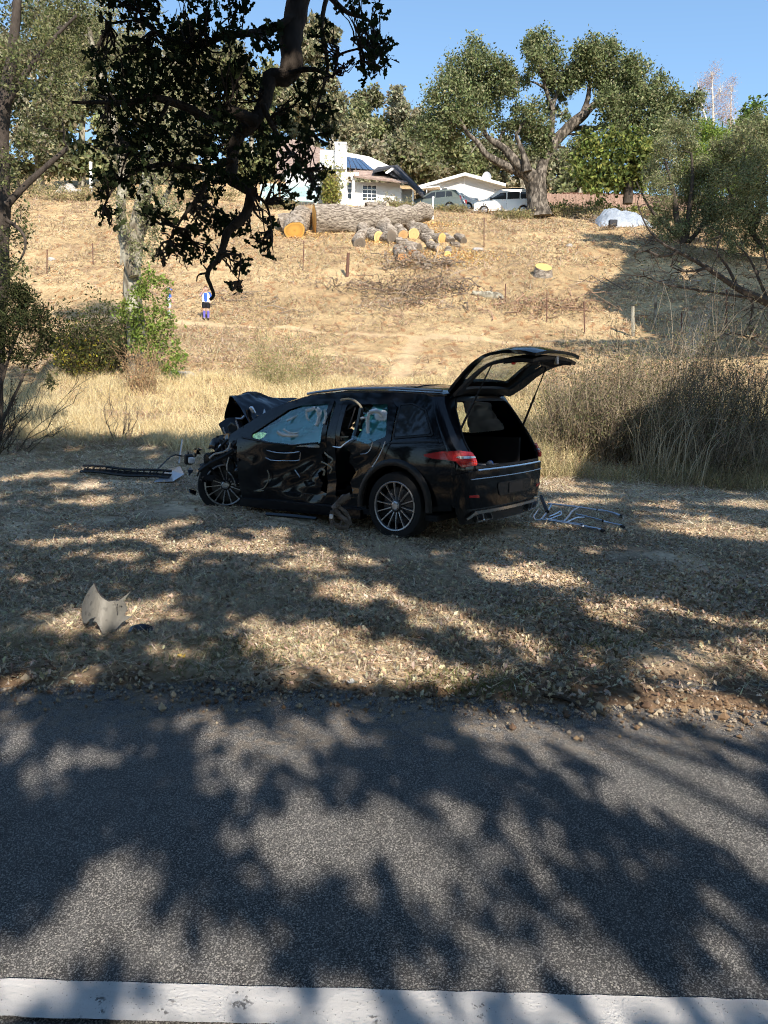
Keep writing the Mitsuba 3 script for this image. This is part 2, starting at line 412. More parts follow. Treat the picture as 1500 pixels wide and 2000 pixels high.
def tree(key, label, cat, limbs, clumps, n, size, cols, seed=0, shape='diamond', wide=.6, bark='m_bark', leaf='m_leaf', group=None, twig_r=.05, sub=9, spread=.3, up=.6, sides=8,
         twigs=0, bias=None, connect=True, jitter=.35):
    """limbs: [(points, radii)]; clumps: [(centre, radius)] -- n leaves per square metre of clump surface or a number per clump."""
    rng = np.random.default_rng(seed)
    k = thing(key, label, cat, group)
    tr = MB(); nodes = []
    for pts, rad in limbs:
        pp = spline(pts, max(len(pts) * 3, 8)); rr = np.interp(np.linspace(0, 1, len(pp)), np.linspace(0, 1, len(rad)), rad)
        tr.add(*tube(pp, rr, sides, wob=.12, seed=seed)); nodes += list(np.c_[pp, rr])
    nodes = np.array(nodes); lf = MB()
    for c, r in clumps:
        c = np.asarray(c, float); rr = np.broadcast_to(np.asarray(r, float), (3,))
        if connect and len(nodes):
            d = np.linalg.norm(nodes[:, :3] - c, axis=1) + 1.2 * np.maximum(nodes[:, 2] - c[2], 0)
            j = int(np.argmin(d)); s = nodes[j]
        if connect and len(nodes) and d[j] < 2.6 * rr.max() + .6:
            p, q = limb(s[:3], c, 7, .05, .05, rng, min(s[3] * .8, twig_r), twig_r * .25)
            tr.add(*tube(p, q, 5)); nodes = np.vstack([nodes, np.c_[p, q][2:]])
        for _ in range(twigs):
            e = c + unit(rng.normal(size=3)) * rr * rng.uniform(.6, 1.05)
            p, q = limb(c + rng.normal(size=3) * rr * .15, e, 4, .02, .06, rng, twig_r * .3, twig_r * .08)
            tr.add(*tube(p, q, 4, cap=False))
        m = int(n * float(np.mean(rr)) ** 2) if n > 0 else int(-n)
        if m:
            P = clump_points(rng, c, rr, m, sub, spread)
            lf.add(*leaves(rng, P, size, cols, shape, wide, up, jitter=jitter, bias=bias))
    if tr.n: part(k, 'trunk', tr.mesh(), bark, 50)
    if lf.n: part(k, 'crown', lf.mesh(), leaf, color=lf.color(), kind='stuff')
    return k


def shrub(key, label, cat, base, height, radius, stems, leafn, leafsize, cols, twigcols, seed=0, group=None, lean=(0, 0), shape='diamond', wide=.5, r=.012, side=3, leaf='m_leaf', spread_leaf=.08, tip_from=.35):
    """Stems that rise from a patch round base and fork, thin leaves along their upper part."""
    rng = np.random.default_rng(seed)
    k = thing(key, label, cat, group)
    st, lf, tips = MB(), MB(), []
    base = np.asarray(base, float)
    for _ in range(stems):
        th, q = rng.uniform(0, 2 * np.pi), math.sqrt(rng.uniform(0, 1))
        b = base[:2] + np.array([math.cos(th), math.sin(th)]) * np.asarray(radius)[:2] * q * .55
        b = on(b[0], b[1], -.03)
        h = height * rng.uniform(.4, 1.12) * (1 - .35 * q ** 2)
        e = b + np.array([math.cos(th) * radius[0] * q * .6 + lean[0] * h, math.sin(th) * radius[1] * q * .6 + lean[1] * h, h]) + rng.normal(size=3) * [.12 * h, .12 * h, 0]
        p, w = limb(b, e, 6, .0, .035, rng, r, r * .3)
        st.add(*tube(p, w, side, cap=False), np.asarray(twigcols)[rng.integers(len(twigcols))] * rng.uniform(.7, 1.3)); tips.append(p[2:])
        for _ in range(side):
            i = rng.integers(1, 5); f = p[i] + (e - b) * rng.uniform(.2, .45) + rng.normal(size=3) * .17 * h
            p2, w2 = limb(p[i], f, 4, .0, .05, rng, r * .6, r * .25)
            st.add(*tube(p2, w2, 3, cap=False), np.asarray(twigcols)[rng.integers(len(twigcols))] * rng.uniform(.7, 1.3)); tips.append(p2[1:])
    tips = np.vstack(tips)
    part(k, 'stems', st.mesh(), 'm_twig', color=st.color(), kind='stuff')
    if leafn:
        P = tips[rng.integers(0, len(tips), leafn)] + rng.normal(size=(leafn, 3)) * spread_leaf
        lf.add(*leaves(rng, P, leafsize, cols, shape, wide, .4))
        part(k, 'foliage', lf.mesh(), leaf, color=lf.color(), kind='stuff')
    return k


# ---------------------------------------------------------------- the oaks over the road, outside the frame, whose crowns shade road, verge and wreck
SUNLIT = [  # patches of ground that the sun reaches through gaps in the crowns (x, y in metres)
    [(-1.53, 2.93), (-1.44, 3.09), (-1.3, 3.19), (-1.15, 3.15), (-1.19, 3.03), (-1.38, 2.92)],
    [(-1.04, 3.58), (-0.71, 3.56), (-0.45, 3.52), (-0.13, 3.58), (-0.07, 3.46), (-0.19, 3.23), (-0.22, 3.06), (-0.33, 3.02), (-0.4, 3.06), (-0.62, 3.18), (-0.75, 3.29), (-0.96, 3.44)],
    [(-0.72, 3.01), (-0.59, 3.05), (-0.5, 2.95), (-0.58, 2.88), (-0.69, 2.92)],
    [(-0.51, 2.71), (-0.25, 2.85), (0.04, 2.84), (0.26, 2.75), (0.51, 2.74), (0.67, 2.66), (0.49, 2.59), (0.24, 2.55), (0.16, 2.47), (0.19, 2.35), (0.3, 2.24), (0.47, 2.19), (0.64, 2.1), (0.71, 2.0), (0.62, 1.95), (0.46, 2.05), (0.26, 2.12), (0.04, 2.23), (-0.2, 2.3), (-0.36, 2.47), (-0.45, 2.59)],
    [(-1.07, 1.95), (-1.06, 2.19), (-0.97, 2.24), (-0.78, 2.18), (-0.62, 2.1), (-0.43, 2.09), (-0.28, 1.93), (-0.16, 1.82), (-0.53, 1.82), (-0.61, 1.92), (-0.72, 1.94), (-0.8, 1.87), (-0.8, 1.81), (-1.0, 1.8)],
    [(-1.05, 2.4), (-0.92, 2.42), (-0.79, 2.26), (-0.89, 2.21)],
    [(-0.52, 2.49), (-0.37, 2.47), (-0.34, 2.39), (-0.47, 2.41)],
    [(0.26, 3.35), (0.57, 3.12), (0.86, 2.93), (1.1, 2.73), (1.37, 2.47), (1.72, 3.18), (1.56, 3.25), (1.31, 3.45), (1.15, 3.58), (0.77, 3.58), (0.39, 3.54), (0.62, 3.39), (0.93, 3.2), (1.0, 3.06), (0.83, 2.97), (0.53, 3.09)],
    [(1.39, 3.6), (1.82, 3.38), (1.9, 3.57)],
    [(-0.13, 1.82), (-0.05, 1.92), (0.09, 1.87), (0.23, 1.89), (0.38, 1.93), (0.53, 1.95), (0.69, 1.9), (0.81, 1.79), (0.71, 1.71), (-0.12, 1.73)],
    [(0.95, 1.9), (1.11, 1.95), (1.01, 1.73), (0.93, 1.8)],
    [(1.0, 2.21), (1.13, 2.22), (1.16, 2.12), (1.03, 2.09)],
    [(0.52, 2.52), (0.69, 2.5), (0.66, 2.42), (0.52, 2.45)],
    [(0.29, 2.46), (0.46, 2.4), (0.58, 2.32), (0.41, 2.32)],
    [(0.73, 2.66), (0.88, 2.63), (0.81, 2.53), (0.73, 2.56)],
    [(-1.0, 1.8), (-0.92, 1.81), (-0.86, 1.68), (-0.93, 1.67)],
    [(-0.67, 1.8), (-0.53, 1.81), (-0.34, 1.78), (-0.34, 1.69), (-0.64, 1.68)],
    [(-0.28, 1.8), (-0.13, 1.82), (-0.09, 1.69), (-0.25, 1.69)],
    [(-6.0, 11.91), (-5.23, 12.35), (-4.52, 11.38), (-3.14, 11.68), (-2.82, 10.73), (-3.37, 10.0), (-3.86, 9.53), (-4.77, 9.43)],
    [(-3.57, 7.4), (-2.98, 7.98), (-2.49, 8.17), (-2.09, 7.53), (-1.7, 8.1), (-1.01, 7.88), (-0.5, 7.42), (-0.21, 6.4), (-0.63, 6.19), (-1.14, 6.71), (-1.73, 6.87), (-1.98, 6.45), (-2.79, 6.95)],
    [(-3.34, 6.54), (-3.04, 6.47), (-2.76, 6.04), (-2.92, 5.69)],
    [(-2.49, 5.26), (-2.27, 5.84), (-1.73, 6.03), (-1.55, 5.52), (-1.61, 5.23), (-1.42, 4.8), (-1.11, 4.25), (-1.52, 4.5), (-2.03, 4.93), (-2.36, 4.97)],
    [(-2.02, 8.07), (-0.71, 8.05), (-0.14, 6.99), (0.05, 5.92), (0.43, 5.51), (0.56, 5.26), (0.25, 4.98), (-0.17, 5.34), (-0.61, 6.03), (-1.26, 6.9)],
    [(-1.51, 5.26), (-0.95, 5.17), (-0.37, 4.97), (-0.02, 4.63), (0.35, 4.37), (0.5, 4.08), (0.16, 4.11), (-0.28, 4.25), (-0.61, 4.28), (-0.98, 4.62)],
    [(3.29, 9.97), (3.88, 9.91), (4.6, 9.07), (4.08, 8.0), (3.43, 8.42), (3.0, 8.85)],
    [(0.46, 7.38), (1.05, 7.31), (1.33, 6.7), (2.03, 6.56), (1.65, 6.15), (1.09, 6.31), (0.61, 6.84)],
    [(1.46, 5.71), (2.01, 5.82), (2.27, 5.36), (2.8, 5.39), (2.23, 4.24), (1.93, 4.58), (1.74, 4.98), (1.48, 5.31)],
    [(0.35, 4.01), (0.73, 4.1), (0.97, 3.89), (1.3, 3.64), (1.92, 3.6), (2.02, 3.81), (1.7, 4.0), (1.42, 4.2), (1.08, 4.36), (0.77, 4.35)],
    [(-2.36, 4.55), (-2.22, 4.66), (-1.75, 4.22), (-1.52, 3.98), (-1.83, 3.8), (-2.02, 3.87)],
    [(2.72, 13.13), (3.72, 12.92), (3.44, 11.13), (2.43, 10.3), (2.19, 10.5)],
    [(3.51, 10.65), (4.6, 11.42), (6.24, 12.42), (5.49, 10.88), (4.52, 10.32)],
    [(0.2, 5.36), (0.55, 5.2), (0.85, 4.82), (1.14, 4.64), (0.97, 4.44), (0.64, 4.71), (0.36, 4.96)],
    [(-0.43, 4.29), (-0.07, 4.22), (0.16, 4.0), (-0.12, 3.95), (-0.35, 4.05)],
]
_sun_gaps = shapely.union_all([Polygon(p).buffer(.05) for p in SUNLIT])


def shade_crowns():
    rng = np.random.default_rng(11)
    n = 235000
    P = np.c_[rng.uniform(-9, 10.5, n), rng.uniform(1.0, 17.5, n)]
    keep = np.abs(P[:, 0]) < 2.2 + P[:, 1] * .62
    reach = np.interp(P[:, 0], [-9, -3, -2, 3.0, 3.6, 5, 10], [15.6, 15.2, 12.3, 12.3, 14.5, 17.0, 17.5])
    keep &= P[:, 1] < reach + (meshkit.fbm(np.c_[P * .9, 0 * P[:, :1]], 2, 3) - .5) * 1.5
    gap = shapely.contains_xy(_sun_gaps, P[:, 0] + rng.normal(size=n) * .02, P[:, 1] + rng.normal(size=n) * .03)
    gap &= (P[:, 1] < 3.75) | (meshkit.fbm(np.c_[P * [1.5, 1.9], 0 * P[:, :1]], 3, 27) > .445)
    gap |= ((P[:, 0] + 1.86) / .42) ** 2 + ((P[:, 1] - 5.12) / .5) ** 2 < 1
    keep &= ~gap
    keep &= meshkit.fbm(np.c_[P * 1.7, 0 * P[:, :1]], 3, 9) > .30
    P = P[keep]
    g = np.c_[P, H0(P[:, 0], P[:, 1])]
    t = 3.6 + .52 * P[:, 1] + 3.2 * meshkit.fbm(np.c_[P * .35, 0 * P[:, :1]], 2, 4) + rng.normal(size=len(P)) * .35
    low = g + SUN * t[:, None]
    deep = ~shapely.contains_xy(_sun_gaps.buffer(.14), P[:, 0], P[:, 1]) & (((P[:, 0] + 1.86) / .56) ** 2 + ((P[:, 1] - 5.12) / .64) ** 2 > 1) & (rng.uniform(size=len(P)) < .75)
    high = g[deep] + SUN * (t[deep] + rng.uniform(2, 13, deep.sum()))[:, None]  # extra upper leaves added along the sun rays to block sky light
    return np.vstack([low[rng.uniform(size=len(low)) < .8], high])


def added_crowns():
    """Unseen crowns added behind the viewer and beside the view to cut sky light."""
    rng = np.random.default_rng(12); n = 36000
    P = np.c_[rng.uniform(-15, 16, n), rng.uniform(-13, 17, n)]
    out = (P[:, 1] < .7) | (np.abs(P[:, 0]) > 2.6 + P[:, 1] * .66)
    out &= P[:, 1] < np.interp(P[:, 0], [-15, -9, -5, 4, 7, 16], [13.5, 14.5, 14, 15, 16, 16.5])
    out &= meshkit.fbm(np.c_[P * .8, 0 * P[:, :1]], 3, 19) > .38
    P = P[out]; t = 5.5 + .42 * np.clip(P[:, 1], 0, 20) + rng.uniform(0, 7, len(P))
    return np.c_[P, 0 * P[:, 0]] + SUN * t[:, None]


_added = added_crowns()
_shade = shade_crowns()
_trunks = np.array([[5.6, -9.5], [-6.0, -9.5], [13.0, -6.0]])
_who = np.argmin(np.linalg.norm(_shade[:, None, :2] - _trunks[None] - np.array([0, 5.0]), axis=2), axis=1)
_who_o = np.argmin(np.linalg.norm(_added[:, None, :2] - _trunks[None] - np.array([0, 3.0]), axis=2), axis=1)
OAK = [(.035, .05, .022), (.045, .06, .028), (.055, .07, .03), (.04, .05, .025)]
_over = ['tall shade oak across the road nearest behind the viewer', 'shade oak across the road to the left behind the viewer', 'shade oak across the road to the right behind the viewer']


def overhead_oak(i, extra_limbs=(), extra_leaves=()):
    rng = np.random.default_rng(40 + i)
    k = thing('oak_tree', _over[i], 'tree')
    c = _shade[_who == i]
    tr, lf = MB(), MB()
    b = np.r_[_trunks[i], H0(*_trunks[i]) - .2]; top = b + [.3, .8, 4.6]
    p, r = limb(b, top, 8, 0, .03, rng, .42, .3); tr.add(*tube(p, r, 12, wob=.15, seed=i))
    tgt = c[rng.choice(len(c), 7, False)]
    from scipy.cluster.vq import kmeans2
    cen, lab = kmeans2(c, tgt, minit='matrix')
    cen = cen[np.isfinite(cen).all(1)]
    for q in cen:
        p, r = limb(top + rng.normal(size=3) * .15, q, 9, .06, .03, rng, .16, .035); tr.add(*tube(spline(p, 18), np.linspace(.06, .015, 18), 6, wob=.1, seed=i))
        near = c[np.argsort(np.linalg.norm(c - q, axis=1))[:900:300]]
        for e in near:
            p2, r2 = limb(p[6], e, 5, .04, .04, rng, .016, .006); tr.add(*tube(p2, r2, 4, cap=False))
    lf.add(*leaves(rng, c, .14, OAK, 'diamond', .7, .3))
    lf.add(*leaves(rng, _added[_who_o == i], .34, OAK, 'diamond', .7, .3))
    for a in extra_limbs: tr.add(*a)
    part(k, 'trunk', tr.mesh(), 'm_dark_bark', 50)
    for a in extra_leaves: lf.add(*a)
    part(k, 'crown', lf.mesh(), 'm_leaf', color=lf.color(), kind='stuff')
    return k, top


def added_oaks():
    """Unseen oaks added behind the viewer and at left to block sky light."""
    for i, (x, y, h, w, lab) in enumerate([(-26, -15, 9, 6, 'farthest left unseen oak added behind the viewer to block sky light'), (-15, -17, 9.5, 6, 'left unseen oak added behind the viewer to block sky light'), (-3, -19, 10, 6.5, 'middle unseen oak added behind the viewer to block sky light'), (9, -19, 10, 6.5, 'right unseen oak added behind the viewer to block sky light'), (21, -17, 9.5, 6, 'farthest right unseen oak added behind the viewer to block sky light'), (-22, 2, 8.5, 4.5, 'unseen oak added left of the view to block sky light')]):
        r_ = np.random.default_rng(500 + i); b = on(x, y, -.2)
        cl = [(b + np.array([r_.uniform(-.8, .8) * w, r_.uniform(-.4, .4) * w, h * r_.uniform(.18, .85)]), w * r_.uniform(.25, .4)) for _ in range(13)]
        tree('roadside_oak', lab, 'tree', [(np.array([b, b + [0, 0, h * .35], b + [.4, .3, h * .7]]), np.array([.4, .3, .15]))], cl, 130, .5, OAK, 510 + i, bark='m_dark_bark', group='unseen oaks added to block sky light')


added_oaks()


def px_clumps(lst, Y, s=1.0, dy=.0, seed=0, deep=.8):
    """(px, py, radius px) circles of the picture as balls at the distance Y (each at its own depth)."""
    rng = np.random.default_rng(seed); o = []
    for q in lst:
        y = Y + rng.uniform(-1, 1) * dy
        r = q[2] * y / FPX * s
        o.append((at(q[0], q[1], y), (r, r * deep, (q[3] if len(q) > 3 else q[2]) * y / FPX * s)))
    return o


def px_limb(pts, Y, widths, dy=None):
    """A limb along picture points at the distance Y (or one distance each), widths in picture pixels."""
    Ys = np.broadcast_to(np.asarray(Y, float), (len(pts),))
    P = np.array([at(a, b, y) for (a, b), y in zip(pts, Ys)])
    w = np.interp(np.linspace(0, 1, len(pts)), np.linspace(0, 1, len(widths)), widths)
    return P, w / 2 * Ys / FPX


# limb of the nearest oak that hangs into the view
def hanging_limb():
    rng = np.random.default_rng(5)
    L = [px_limb([(592, -120), (586, -40), (578, 30), (567, 80), (571, 118), (556, 152), (530, 150), (521, 180), (513, 210), (493, 240), (468, 262), (455, 300), (452, 350), (470, 362), (489, 378), (483, 412), (465, 435), (445, 452), (435, 485), (424, 512)],
                 np.linspace(6.4, 5.8, 20), [50, 46, 44, 38, 44, 46, 34, 30, 27, 26, 25, 22, 24, 20, 18, 16, 14, 11]),
         px_limb([(424, 512), (408, 527), (405, 540), (413, 562), (417, 575), (410, 586)], 5.8, [10, 9, 7, 6]), px_limb([(404, 534), (388, 537), (384, 550)], 5.8, [5, 2]), px_limb([(405, 528), (396, 517)], 5.8, [4, 2]),
         px_limb([(500, 238), (470, 225), (440, 212), (410, 235), (370, 212), (330, 197), (300, 190), (250, 200), (190, 200), (140, 200)], np.linspace(6, 5.5, 10), [24, 22, 20, 16, 14, 10, 7, 5]),
         px_limb([(455, 310), (420, 330), (390, 380), (360, 420), (330, 470)], 5.9, [14, 10, 6, 3]), px_limb([(578, 30), (520, 60), (440, 70), (380, 90), (300, 60), (270, 20)], np.linspace(6.3, 5.7, 6), [16, 14, 10, 8, 5]),
         px_limb([(556, 150), (610, 135), (650, 150), (660, 110), (700, 95), (730, 90)], 6.2, [12, 9, 6, 4, 3]), px_limb([(590, -60), (640, -10), (680, 25), (720, 40), (735, 80), (722, 130)], 6.4, [16, 12, 9, 6, 4, 3]),
         px_limb([(640, -10), (628, 60), (640, 130), (625, 190), (600, 260)], 6.3, [9, 7, 5, 3]), px_limb([(513, 205), (540, 260), (570, 300), (600, 330)], 6.0, [12, 9, 5, 3]),
         px_limb([(452, 345), (400, 330), (330, 320), (280, 330), (220, 370), (200, 420)], np.linspace(5.9, 5.6, 6), [14, 11, 8, 5, 3]), px_limb([(489, 378), (520, 400), (530, 450)], 5.9, [7, 5, 2]), px_limb([(430, 495), (470, 500), (465, 550)], 5.8, [6, 4, 2]),
         px_limb([(300, 60), (260, 40), (220, 45), (190, 20)], 5.7, [6, 4, 2]), px_limb([(330, 197), (300, 250), (250, 300), (235, 350)], 5.7, [8, 6, 3])]
    C = [(270, 30, 70, 60), (300, 110, 95, 75), (230, 130, 60, 70), (270, 200, 85, 60), (210, 210, 45, 60), (235, 275, 70, 60), (290, 300, 60, 60), (195, 360, 38, 40), (240, 345, 60, 45), (350, 80, 60, 60), (395, 130, 85, 60),
         (460, 100, 60, 55), (520, 70, 45, 40), (350, 170, 60, 50), (415, 200, 60, 45), (470, 170, 55, 45), (345, 250, 60, 45), (410, 280, 70, 60), (350, 330, 55, 45), (430, 340, 45, 45), (300, 420, 42, 35), (340, 455, 48, 45), (390, 420, 48, 50), (430, 440, 55, 45),
         (215, 425, 30, 35), (310, 500, 22, 28), (365, 500, 30, 30), (410, 490, 35, 28), (500, 330, 60, 42), (540, 290, 45, 40), (560, 340, 45, 35), (600, 335, 40, 36), (620, 375, 20, 22), (505, 260, 35, 35), (560, 230, 35, 30), (600, 285, 38, 35), (590, 190, 30, 30),
         (627, 60, 26, 32), (640, 110, 24, 28), (618, 160, 26, 28), (645, 210, 22, 30), (610, 240, 26, 26), (640, 270, 18, 26), (690, 8, 42, 20), (735, 20, 32, 18), (712, 50, 24, 18), (745, 75, 24, 20), (758, 105, 14, 18), (735, 100, 28, 22), (740, 130, 26, 16), (715, 145, 14, 12), (690, 120, 7, 14), (700, 80, 12, 10),
         (470, 440, 35, 30), (505, 470, 22, 26), (528, 440, 16, 30), (468, 520, 28, 30), (460, 555, 16, 18), (525, 490, 14, 20), (250, -20, 90, 40), (400, 10, 60, 40), (470, 20, 40, 30), (560, 390, 25, 18), (185, 110, 22, 30), (440, 250, 50, 40), (380, 370, 55, 40), (280, 250, 60, 50), (640, 330, 12, 18), (410, 60, 50, 40)]
    tr = []
    for p, r in L:
        pp = spline(p, len(p) * 3); tr.append(tube(pp, np.interp(np.linspace(0, 1, len(pp)), np.linspace(0, 1, len(r)), r), 8, wob=.14, seed=3))
    nodes = np.vstack([spline(p, len(p) * 3) for p, r in L])
    lv, sh = [], []
    for c, r in px_clumps(C, 5.95, s=.9, dy=.45, seed=2, deep=1.0):
        d = np.linalg.norm(nodes - c, axis=1); s = nodes[np.argmin(d)]
        for _ in range(7):
            e = c + unit(rng.normal(size=3)) * r * rng.uniform(.3, 1)
            p, w = limb(s, e, 6, -.03, .05, rng, .009, .0025); tr.append(tube(p, w, 4, cap=False))
        m = int(2800 * r[0] * r[2]) + 6
        P = clump_points(rng, c, r, m, 11, .16, .2)
        lv.append(leaves(rng, P, .062, [(.030, .045, .022), (.038, .055, .025), (.050, .062, .028), (.028, .04, .022)], 'lobed', .78, .2))
        q = P[::7]
        sh.append(q + SUN * (rng.uniform(4.5, 7.5, len(q)))[:, None] + rng.normal(size=(len(q), 3)) * .12)
    e_ = np.c_[rng.normal(-8.4, .5, 1300), rng.uniform(14.0, 16.3, 1300), rng.uniform(.3, 6.5, 1300)]
    sh = np.vstack(sh)
    lv.append(leaves(rng, e_ + SUN * rng.uniform(7.5, 10, 1300)[:, None], .3, OAK, 'diamond', .7, .3))  # unseen leaves added sunward to shade the edge tree and thicket
    lv.append(leaves(rng, sh, .15, OAK, 'diamond', .7, .3))
    return tr, lv, np.vstack([L[0][0][0], ])


_tr, _lv, _tip = hanging_limb()
_top1 = np.r_[_trunks[1], 0] + [.3, .8, 4.4]
_far = spline(np.array([_top1, _top1 + [.2, 4.5, 2.3], _top1 + [1.6, 9.5, 3.0], _tip[0] + [-.9, -1.6, .9], _tip[0]]), 30)
_tr.append(tube(_far, np.linspace(.24, .105, 30), 10, wob=.1, seed=8))
overhead_oak(0)
overhead_oak(1, _tr, _lv)
overhead_oak(2)

OLIVE = [(.15, .17, .075), (.20, .21, .10), (.11, .13, .06), (.25, .25, .13), (.17, .18, .09)]
GREYOL = [(.20, .20, .12), (.26, .255, .155), (.16, .165, .095), (.30, .28, .18), (.22, .20, .12)]
MIDG = [(.10, .13, .055), (.14, .17, .075), (.19, .21, .10), (.085, .11, .05), (.24, .25, .13)]

# the great oak on the hill
_rng = np.random.default_rng(3)
_L = [px_limb([(1052, 424), (1050, 395), (1047, 365), (1044, 345)], 58, [54, 40, 38, 42]),
      px_limb([(1046, 352), (1015, 335), (980, 320), (950, 302), (930, 275), (915, 262), (905, 245)], [58, 58, 57.5, 57, 57, 57, 57], [28, 21, 17, 14, 11, 8, 6]),
      px_limb([(1040, 345), (1010, 318), (985, 290), (955, 270), (945, 255), (942, 230)], 57.5, [26, 20, 16, 12, 8, 6]), px_limb([(1030, 335), (1022, 300), (1012, 275), (1008, 262)], 57, [18, 13, 9, 6]),
      px_limb([(1054, 345), (1060, 320), (1075, 290), (1090, 270), (1110, 250), (1135, 228), (1160, 205), (1190, 190)], [58, 58.3, 58.6, 59, 59, 59, 59, 59], [24, 20, 18, 19, 20, 17, 12, 8]),
      px_limb([(1075, 290), (1078, 240), (1080, 205), (1090, 180), (1100, 165)], 58.6, [14, 12, 10, 8, 5]), px_limb([(1080, 215), (1068, 180), (1060, 150), (1052, 110)], 58.5, [9, 8, 6, 4]), px_limb([(1135, 228), (1150, 180), (1150, 130)], 59, [12, 8, 4]),
      px_limb([(1160, 205), (1220, 190), (1270, 180), (1320, 195)], 59.5, [12, 9, 6, 4]), px_limb([(1110, 250), (1160, 250), (1220, 240)], 60, [10, 8, 4])]
_C = [(933, 95, 30), (925, 115, 22), (898, 150, 42), (880, 190, 45), (860, 215, 42), (835, 245, 34), (808, 250, 18), (850, 270, 38), (865, 290, 25), (908, 200, 48), (935, 165, 40), (957, 139, 36), (985, 130, 26), (977, 172, 30), (955, 205, 36), (925, 240, 34), (890, 240, 38), (1008, 155, 18), (1000, 178, 20), (985, 255, 20),
      (1056, 92, 34), (1034, 82, 20), (1072, 128, 34), (1045, 120, 26), (1082, 152, 26), (1105, 150, 30), (1030, 160, 16), (1075, 175, 20), (1128, 112, 32), (1150, 95, 28), (1180, 108, 34), (1165, 135, 38), (1190, 95, 18), (1204, 150, 44), (1235, 130, 26), (1250, 150, 30), (1225, 185, 42), (1278, 175, 32), (1255, 203, 44), (1300, 195, 32), (1215, 215, 40),
      (1180, 165, 30), (1185, 190, 28), (1313, 215, 30), (1342, 200, 24), (1362, 195, 18), (1290, 230, 38), (1240, 245, 40), (1345, 235, 26), (1195, 240, 36), (1310, 245, 30), (1265, 265, 34), (1130, 145, 26), (1115, 165, 20), (1100, 190, 14),
      (1036, 222, 34), (1015, 240, 22), (1056, 250, 34), (1026, 262, 30), (1062, 280, 24), (1040, 290, 22), (1075, 215, 18), (1010, 215, 14), (1128, 290, 24), (1110, 305, 18), (1145, 270, 24), (1098, 225, 14)]
_cl = [(c, r) for c, r in px_clumps(_C, 58, s=.86, dy=2.0, seed=4)]
tree('spreading_oak', 'great spreading oak with thick leaning limbs beside the white van on the hilltop', 'tree', _L, _cl, 1250, .205, [(.14, .17, .075), (.19, .22, .10), (.24, .26, .13), (.11, .14, .06), (.30, .31, .17)], 21, bark='m_bark', twig_r=.12, sub=10, spread=.28, twigs=3)

# trees behind it
tree('yellowing_tree', 'bright yellow green leafy tree behind the right side of the great oak', 'tree', [px_limb([(1226, 398), (1228, 360), (1232, 320), (1225, 270)], 57, [20, 16, 10, 6])],
     px_clumps([(1160, 300, 32), (1150, 330, 28), (1185, 290, 34), (1200, 330, 36), (1215, 355, 26), (1240, 320, 34), (1180, 355, 28), (1165, 365, 20), (1250, 345, 28), (1262, 310, 28), (1235, 290, 30), (1145, 280, 18), (1265, 290, 24), (1150, 350, 18)], 57, dy=1.5, seed=6),
     480, .32, [(.17, .21, .065), (.24, .27, .075), (.29, .31, .09), (.13, .17, .05), (.10, .135, .045)], 22, bark='m_dark_bark', twig_r=.1)
tree('lime_pine', 'lime green fine leaved tree above the scrub at right', 'tree', [px_limb([(1392, 425), (1390, 350), (1388, 250)], 56, [12, 9, 4])],
     px_clumps([(1385, 255, 28, 18), (1360, 275, 30), (1410, 275, 30), (1385, 290, 40), (1350, 305, 30), (1425, 300, 30), (1370, 330, 40), (1415, 330, 36), (1340, 340, 25), (1390, 365, 40)], 56, dy=1.2, seed=7),
     800, .32, [(.22, .29, .06), (.28, .36, .08), (.17, .24, .05), (.13, .19, .05)], 23, wide=.22, bark='m_dark_bark', up=.1, bias=(0, 0, -.2))
tree('bare_birch', 'leafless pale trunked tree with reddish twigs against the sky', 'tree', [px_limb([(1398, 330), (1394, 270), (1392, 200), (1390, 140)], 95, [6, 5, 4, 2]), px_limb([(1420, 330), (1425, 260), (1428, 180)], 96, [5, 4, 2]), px_limb([(1394, 270), (1372, 210), (1362, 160)], 95, [4, 3, 2])],
     px_clumps([(1390, 150, 20, 24), (1372, 175, 20, 24), (1405, 180, 18, 26), (1428, 175, 14, 22), (1385, 210, 26, 26), (1420, 215, 24, 26), (1430, 235, 22), (1450, 245, 18)], 95, dy=1, seed=8), 420, .22, [(.42, .28, .22), (.50, .36, .30), (.55, .44, .38)], 24, wide=.2, bark='m_pale', twig_r=.09, twigs=16, bias=(0, 0, 0))

# green tree at the right edge
tree('green_tree', 'deep green rounded tree at the right edge beyond the scrub', 'tree', [px_limb([(1490, 430), (1488, 340), (1480, 250)], 80, [14, 10, 6])],
     px_clumps([(1470, 225, 26), (1495, 245, 34), (1455, 260, 28), (1480, 290, 36), (1520, 280, 40), (1450, 310, 26), (1500, 335, 40), (1460, 350, 34)], 80, dy=1.5, seed=9), 260, .42, [(.12, .18, .05), (.16, .22, .06), (.09, .13, .04)], 25, bark='m_dark_bark', twig_r=.1)

